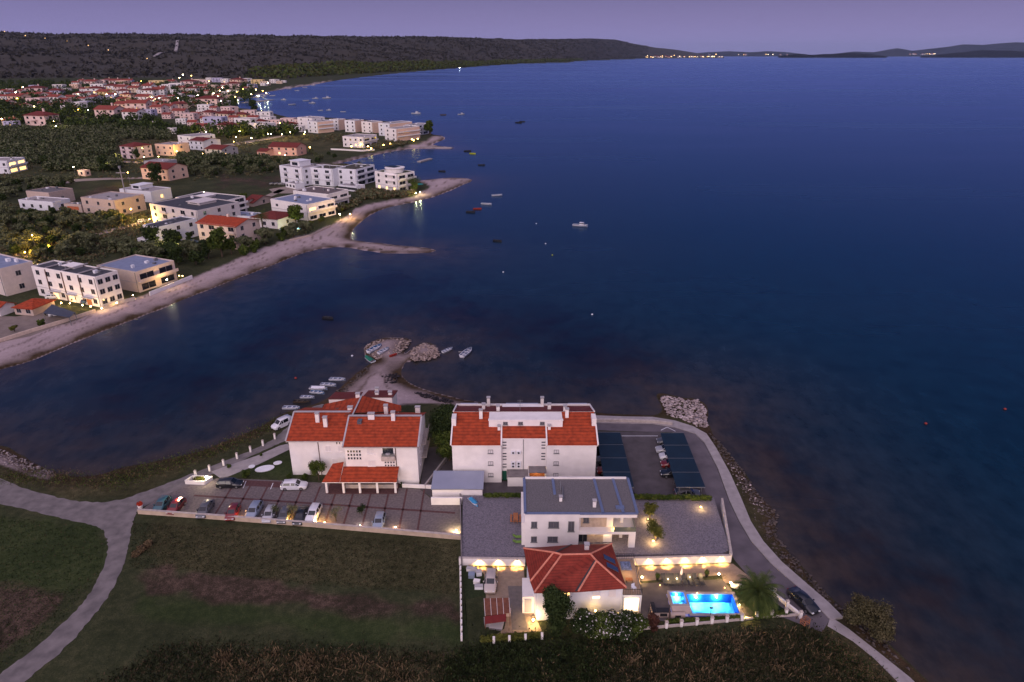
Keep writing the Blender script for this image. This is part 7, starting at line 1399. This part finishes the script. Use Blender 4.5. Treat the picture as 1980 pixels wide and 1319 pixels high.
for i, (x, y, hh) in enumerate(((798, 372, 7), (806, 368, 6))): q = G(x, y); palm('palm_tree', hh, 3.4, 40, 10 + i, 'palm lit from below at the gravel spit house, %s' % ('landward one' if i == 0 else 'seaward one'), (q.x, q.y, 0), PALML, nl=9)
groves = [('olive_tree', 'olive tree in the dark grove between the tall yellow lamp and the frame edge', [(0, 412), (120, 418), (140, 440), (60, 470), (0, 470)], 46, .95, P_OL), ('olive_tree', 'olive tree in the grove above the white terrace', [(10, 472), (60, 462), (140, 470), (190, 470), (170, 500), (120, 503), (60, 502), (20, 498)], 34, .95, P_OL),
    ('olive_tree', 'olive tree in the grove between the beige block and the yellow lane', [(120, 420), (240, 424), (236, 436), (150, 455), (130, 440)], 26, .9, P_OL), ('olive_tree', 'tree on the slope below the white cubic villa', [(200, 480), (262, 480), (330, 488), (400, 492), (385, 515), (300, 512), (200, 495)], 34, 1.05, P_OL + P_GR[1:]),
    ('garden_shrub', 'grey-green shrub on the beach edge between the palm and the small lawn', [(450, 492), (500, 478), (560, 452), (590, 448), (592, 456), (540, 468), (500, 486), (455, 500)], 24, 1.3, P_OL[:1] + P_SH[:1]), ('garden_shrub', 'shrub in the gardens between the blue-roofed block and the beach', [(600, 440), (650, 418), (672, 408), (690, 396), (676, 392), (650, 414), (610, 432)], 16, .9, P_SH),
    ('olive_tree', 'olive tree in the grove between the beige cubic villa and the lane', [(0, 352), (60, 354), (140, 356), (150, 366), (60, 370), (20, 388), (0, 395)], 36, .9, P_OL), ('olive_tree', 'olive tree in the grove beside the pink house', [(356, 320), (530, 322), (530, 338), (400, 345), (360, 340)], 40, .95, P_OL), ('olive_tree', 'olive tree in the grove around the salmon pink house', [(590, 296), (640, 298), (650, 306), (600, 322), (480, 322), (490, 308), (585, 308)], 24, .95, P_OL),
    ('garden_shrub', 'shrub in the garden row beside the beach terrace wall', [(178, 602), (238, 586), (264, 574), (270, 578), (240, 590), (185, 606)], 12, .5, P_SH), ('garden_shrub', 'shrub on the yard edge above the beach wall', [(20, 640), (80, 632), (84, 628), (22, 646)], 4, .9, P_SH), ('garden_shrub', 'dark shrub in the garden of the gravel spit house', [(730, 374), (770, 378), (775, 374), (740, 370)], 8, .6, P_SH)]
rg = np.random.default_rng(5)
def clear(x, y, m=0): return all((x - a) ** 2 + (y - b) ** 2 > (c + m) ** 2 for a, b, c in EXCL)
ntree = 0
for nm, lab, poly, n, s, ps in groves:
    pts = [p for p in inside_px(poly, n * 4, rg) if clear(*p)]; kept = []
    for p in pts:
        if all((p[0] - q[0]) ** 2 + (p[1] - q[1]) ** 2 > (3.6 * s) ** 2 for q in kept): kept.append(p)
        if len(kept) >= n: break
    for p in kept: put(ps[int(rg.integers(len(ps)))], (p[0], p[1], 0), rg.random() * 6, s * (.75 + .5 * rg.random()), lab, 'shrub' if 'shrub' in nm else 'tree', lab.replace('olive tree', 'olive trees').replace('grey-green shrub', 'shrubs').replace('dark shrub', 'shrubs').replace('shrub in', 'shrubs in').replace('shrub on', 'shrubs on').replace('tree on', 'trees on')); ntree += 1
# uncounted woods, olive groves and scrub farther off
def wood(name, polys, n, w, h, quads, size, m, seed, ms=None, zf=None, minpx=0):
    rng = np.random.default_rng(seed); C = []
    for poly, k in polys:
        pts = inside_px(poly, int(n * k), rng)
        C += [p for p in pts if clear(*p)]
    C = np.array(C); sc = .6 + .8 * rng.random(len(C)); wv = w * sc / 2; hv = h * sc / 2
    cen = np.stack([C[:, 0], C[:, 1], hv], 1); rad = np.stack([wv, wv, hv], 1)
    V, Fq = leaves(cen, rad, len(C) * quads, size, rng, shell=.9); o = npmesh(name, V, Fq, [m, ms] if ms else m, mi=(np.repeat(0, len(Fq)) if not ms else (rng.random(len(Fq)) < .35).astype(int)), kind='stuff'); return o
wood('olive_grove', [([(0, 252), (90, 250), (180, 248), (230, 262), (220, 300), (120, 318), (60, 320), (0, 312)], 1.0), ([(200, 236), (330, 262), (330, 272), (240, 270), (200, 255)], .35), ([(350, 308), (520, 312), (520, 320), (350, 318)], .3), ([(100, 318), (230, 315), (230, 330), (90, 332)], .3)], 700, 7.5, 5.0, 70, .8, LOLV, 201, LDRK)
wood('village_trees', [([(0, 175), (130, 180), (240, 200), (330, 200), (460, 200), (450, 215), (330, 214), (200, 206), (100, 212), (0, 215)], 1.0), ([(330, 165), (500, 165), (480, 200), (330, 200)], .8), ([(0, 245), (0, 205), (200, 212), (300, 236), (400, 262), (520, 268), (500, 272), (330, 262), (120, 250)], .8), ([(420, 250), (580, 258), (560, 264), (440, 262)], .2), ([(0, 160), (330, 160), (330, 172), (0, 175)], .9)], 330, 11, 8.5, 60, 1.3, LDRK, 202, LGRN)
wood('beach_gardens', [([(640, 415), (680, 402), (700, 390), (650, 400)], .3), ([(740, 374), (800, 376), (780, 382), (700, 388), (690, 375)], .8), ([(556, 344), (640, 330), (700, 318), (560, 336)], .4), ([(700, 284), (780, 270), (790, 280), (740, 290)], .6), ([(640, 262), (740, 262), (660, 276), (600, 275), (560, 268)], .6)], 130, 4.5, 2.6, 60, .5, LOLV, 203, LDRY)
wood('field_scrub', [([(0, 255), (560, 275), (600, 330), (400, 350), (0, 345)], .9), ([(0, 395), (300, 400), (540, 470), (200, 520), (0, 520)], 1.0)], 1500, 2.6, 1.2, 26, .35, LOLV, 204, LDRY)
# pine wood at the foot of the ridge
hill_o = bpy.data.objects['hills']; HV = np.empty(len(hill_o.data.vertices) * 3, np.float32); hill_o.data.vertices.foreach_get('co', HV); HV = HV.reshape(-1, 420, 3); XR = np.linspace(-2300, 1400, 420)
def onhill(x, s):
    jf = np.clip((np.asarray(x, float) + 2300) / 3700 * 419, 0, 418.99); f = np.clip(np.asarray(s, float) * 89, 0, 88.99); j = jf.astype(int); i = f.astype(int); a = (jf - j)[..., None]; b = (f - i)[..., None]
    return (HV[i, j] * (1 - a) + HV[i, j + 1] * a) * (1 - b) + (HV[i + 1, j] * (1 - a) + HV[i + 1, j + 1] * a) * b
rng = np.random.default_rng(9); n = 5200; xx = 480 + (rng.random(n) ** .8) * 640; lim = np.interp(xx, [480, 560, 700, 900, 1100], [.10, .16, .17, .10, .05]); s_ = rng.random(n) * lim; P = onhill(xx, s_); P[:, 0] += rng.normal(size=n) * 12; P[:, 1] += rng.normal(size=n) * 12; sc = P[:, 1] / 3000
V, Fq = leaves(P + np.array([0, 0, 6]), np.stack([11 * sc, 11 * sc, 8 * sc ** .5], 1), 60000, 5.5, rng, shell=.9); npmesh('coastal_pine_wood', V, Fq, [LPIN, LGRN], mi=(rng.random(len(Fq)) < .5).astype(int), kind='stuff')
n = 9000; xx = -500 + rng.random(n) * 1750; s_ = rng.random(n) ** 1.2 * .98; P = onhill(xx, s_); sc = P[:, 1] / 3500
V, Fq = leaves(P + np.array([0, 0, 3]), np.stack([16 * sc, 16 * sc, 5 * sc ** .3], 1), 60000, 7.0, rng, shell=.9); npmesh('ridge_scrub', V, Fq, [mat('maquis_dark', (.023, .021, .015), .9), mat('maquis_light', (.030, .027, .019), .9)], mi=(rng.random(len(Fq)) < .35).astype(int), kind='stuff')
# islands and far towns
ISL = mat('island_slope', (.03, .034, .03), .95, scale=.004, detail=10, col2=(.09, .08, .07))
hill('island', [(1320, 109.2, 0, 106.0, 42000), (1345, 108.9, 0, 103, 42000), (1370, 108.9, 0, 101, 42000), (1410, 108.9, 0, 99, 42000), (1450, 108.9, 0, 101, 42000), (1485, 108.9, 0, 99, 42000), (1520, 108.9, 0, 101, 42000), (1560, 108.9, 0, 105, 42000)], 90, 16, ISL, .5, 31)
hill('island', [(1505, 110.2, 0, 108.5, 21000), (1545, 110.4, 0, 104, 21000), (1570, 110.3, 0, 106, 21000), (1610, 110.3, 0, 104.3, 21000), (1645, 110.2, 0, 102.8, 21000), (1680, 110, 0, 104.5, 21000), (1715, 109.8, 0, 109, 21000)], 90, 16, ISL, .5, 35)
hill('island', [(1600, 109.2, 0, 106, 40000), (1650, 109, 0, 99.5, 40000), (1690, 109, 0, 101, 40000), (1718, 109, 0, 96, 40000), (1735, 109, 0, 93.5, 40000), (1765, 109, 0, 98.5, 40000), (1800, 109, 0, 94.5, 40000), (1830, 109, 0, 91, 40000), (1862, 109, 0, 85.5, 40000), (1900, 109, 0, 87, 40000), (1935, 109, 0, 84, 40000), (1965, 109, 0, 82, 40000), (2120, 109, 0, 86, 40000), (2500, 109, 0, 90, 40000)], 160, 24, ISL, .6, 39)
hill('island', [(1780, 110.4, 0, 109, 22000), (1850, 110.6, 0, 102, 22000), (1900, 110.6, 0, 97, 22000), (1950, 110.6, 0, 97.5, 22000), (1985, 110.6, 0, 100, 22000), (2100, 110.6, 0, 98, 22000), (2400, 110.6, 0, 108, 22000)], 120, 20, ISL, .5, 43)
def farglow(n, xr, s_r, fn, lab, grp, seed, sz=.55, dist=None):
    rr = random.Random(seed)
    for i in range(n):
        x = rr.uniform(*xr); p = fn(x, rr.uniform(*s_r)); d = p.length; r_ = d * sz / 1320 * rr.uniform(.7, 1.3)
        if i % 3 == 0: M = Mesh(); w = r_ * 2.6; M.box(-w, w, -w * .6, w * .6, 0, w * .9); r = root('distant_house', p, rr.uniform(-.4, .4), lab.replace('lamp', 'house'), 'house', grp.replace('lamps', 'houses')); M.build('wall', WHITE if rr.random() < .6 else PEACH, r); M = Mesh(); M.slabp([(-w * 1.1, -w * .7, w * .9), (w * 1.1, -w * .7, w * .9), (w * 1.1, w * .0, w * 1.4), (-w * 1.1, w * .0, w * 1.4)], w * .08); M.slabp([(-w * 1.1, 0, w * 1.4), (w * 1.1, 0, w * 1.4), (w * 1.1, w * .7, w * .9), (-w * 1.1, w * .7, w * .9)], w * .08); M.build('roof', TILED, r)
        else: o = Mesh().lathe((0, 0, 0), [(.02, 0), (r_, r_ * .6), (r_, r_ * 1.2), (.02, r_ * 1.9)], 6).build('distant_lamp', (emit('far_amber', (1, .55, .16), 5), emit('far_white', (1, .78, .48), 5))[i % 2]); o.location = p + Vector((0, 0, r_)); tag(o, lab, 'lamp', grp)
farglow(85, (1246, 1398), (.0, .16), lambda x, s: Vector(onhill(x, s)), 'tiny lamp of the far coastal town at the end of the ridge', 'lamps of the far coastal town', 1)
def seaY(x, y): p = G(x, y, 2); return p
farglow(75, (1345, 1530), (107.9, 109.2), lambda x, y: seaY(x, max(108.6, y)) + Vector((0, 0, 60)), 'tiny lamp of the bright town across the water', 'lamps of the bright town across the water', 2, .6)
farglow(22, (1756, 1812), (108.9, 109.6), lambda x, y: seaY(x, y) + Vector((0, 0, 90)), 'tiny lamp of the island village across the water', 'lamps of the island village', 3, .5)
for i, (x, s) in enumerate(((10, .93), (50, .82), (88, .74), (131, .66), (171, .57), (209, .49), (285, .25))):
    p = Vector(onhill(x, s)); r_ = p.length * .55 / 1320; r = root('road_lamp', p, 0, 'lone lamp on the dark ridge road, %s from the crest' % ordn[i], 'lamp'); M = Mesh(); M.lathe((0, 0, r_ * 2), [(.02, 0), (r_, r_ * .6), (r_, r_ * 1.2), (.02, r_ * 1.9)], 6); M.build('lamp_head', emit('far_amber', (1, .55, .16), 5), r); M = Mesh(); M.tube((0, 0, -6), (0, 0, r_ * 2), r_ * .15); M.build('post', METAL, r)
# pale track up the ridge
pts = [onhill(x, s) + np.array([0, 0, 4]) for x, s in ((300, .28), (310, .34), (322, .42), (338, .50), (342, .56), (344, .62), (346, .66))]; M = Mesh()
for a, b in zip(pts, pts[1:]): M.bar(tuple(a), tuple(b), 14, 2)
M.build('hill_track', CONC)['kind'] = 'structure'
for o in list(bpy.data.objects):      # prototypes never placed
    if o.type == 'EMPTY' and o.parent is None and 'label' not in o: 
        for c in list(o.children): bpy.data.objects.remove(c)
        bpy.data.objects.remove(o)
# ================================================================== THE AIR
hm = bpy.data.materials.new('haze_air'); hm.use_nodes = True; t = hm.node_tree; t.nodes.clear(); o_ = N(t, 'ShaderNodeOutputMaterial'); pv = N(t, 'ShaderNodeVolumePrincipled')
pv.inputs['Color'].default_value = (.55, .68, 1.0, 1); pv.inputs['Density'].default_value = 8.0e-6; pv.inputs['Anisotropy'].default_value = 0.0; t.links.new(pv.outputs[0], o_.inputs['Volume'])
M = Mesh(); M.box(-60000, 60000, -60, 110000, -4, 1500); hz_o = M.build('haze', hm); hz_o['kind'] = 'stuff'
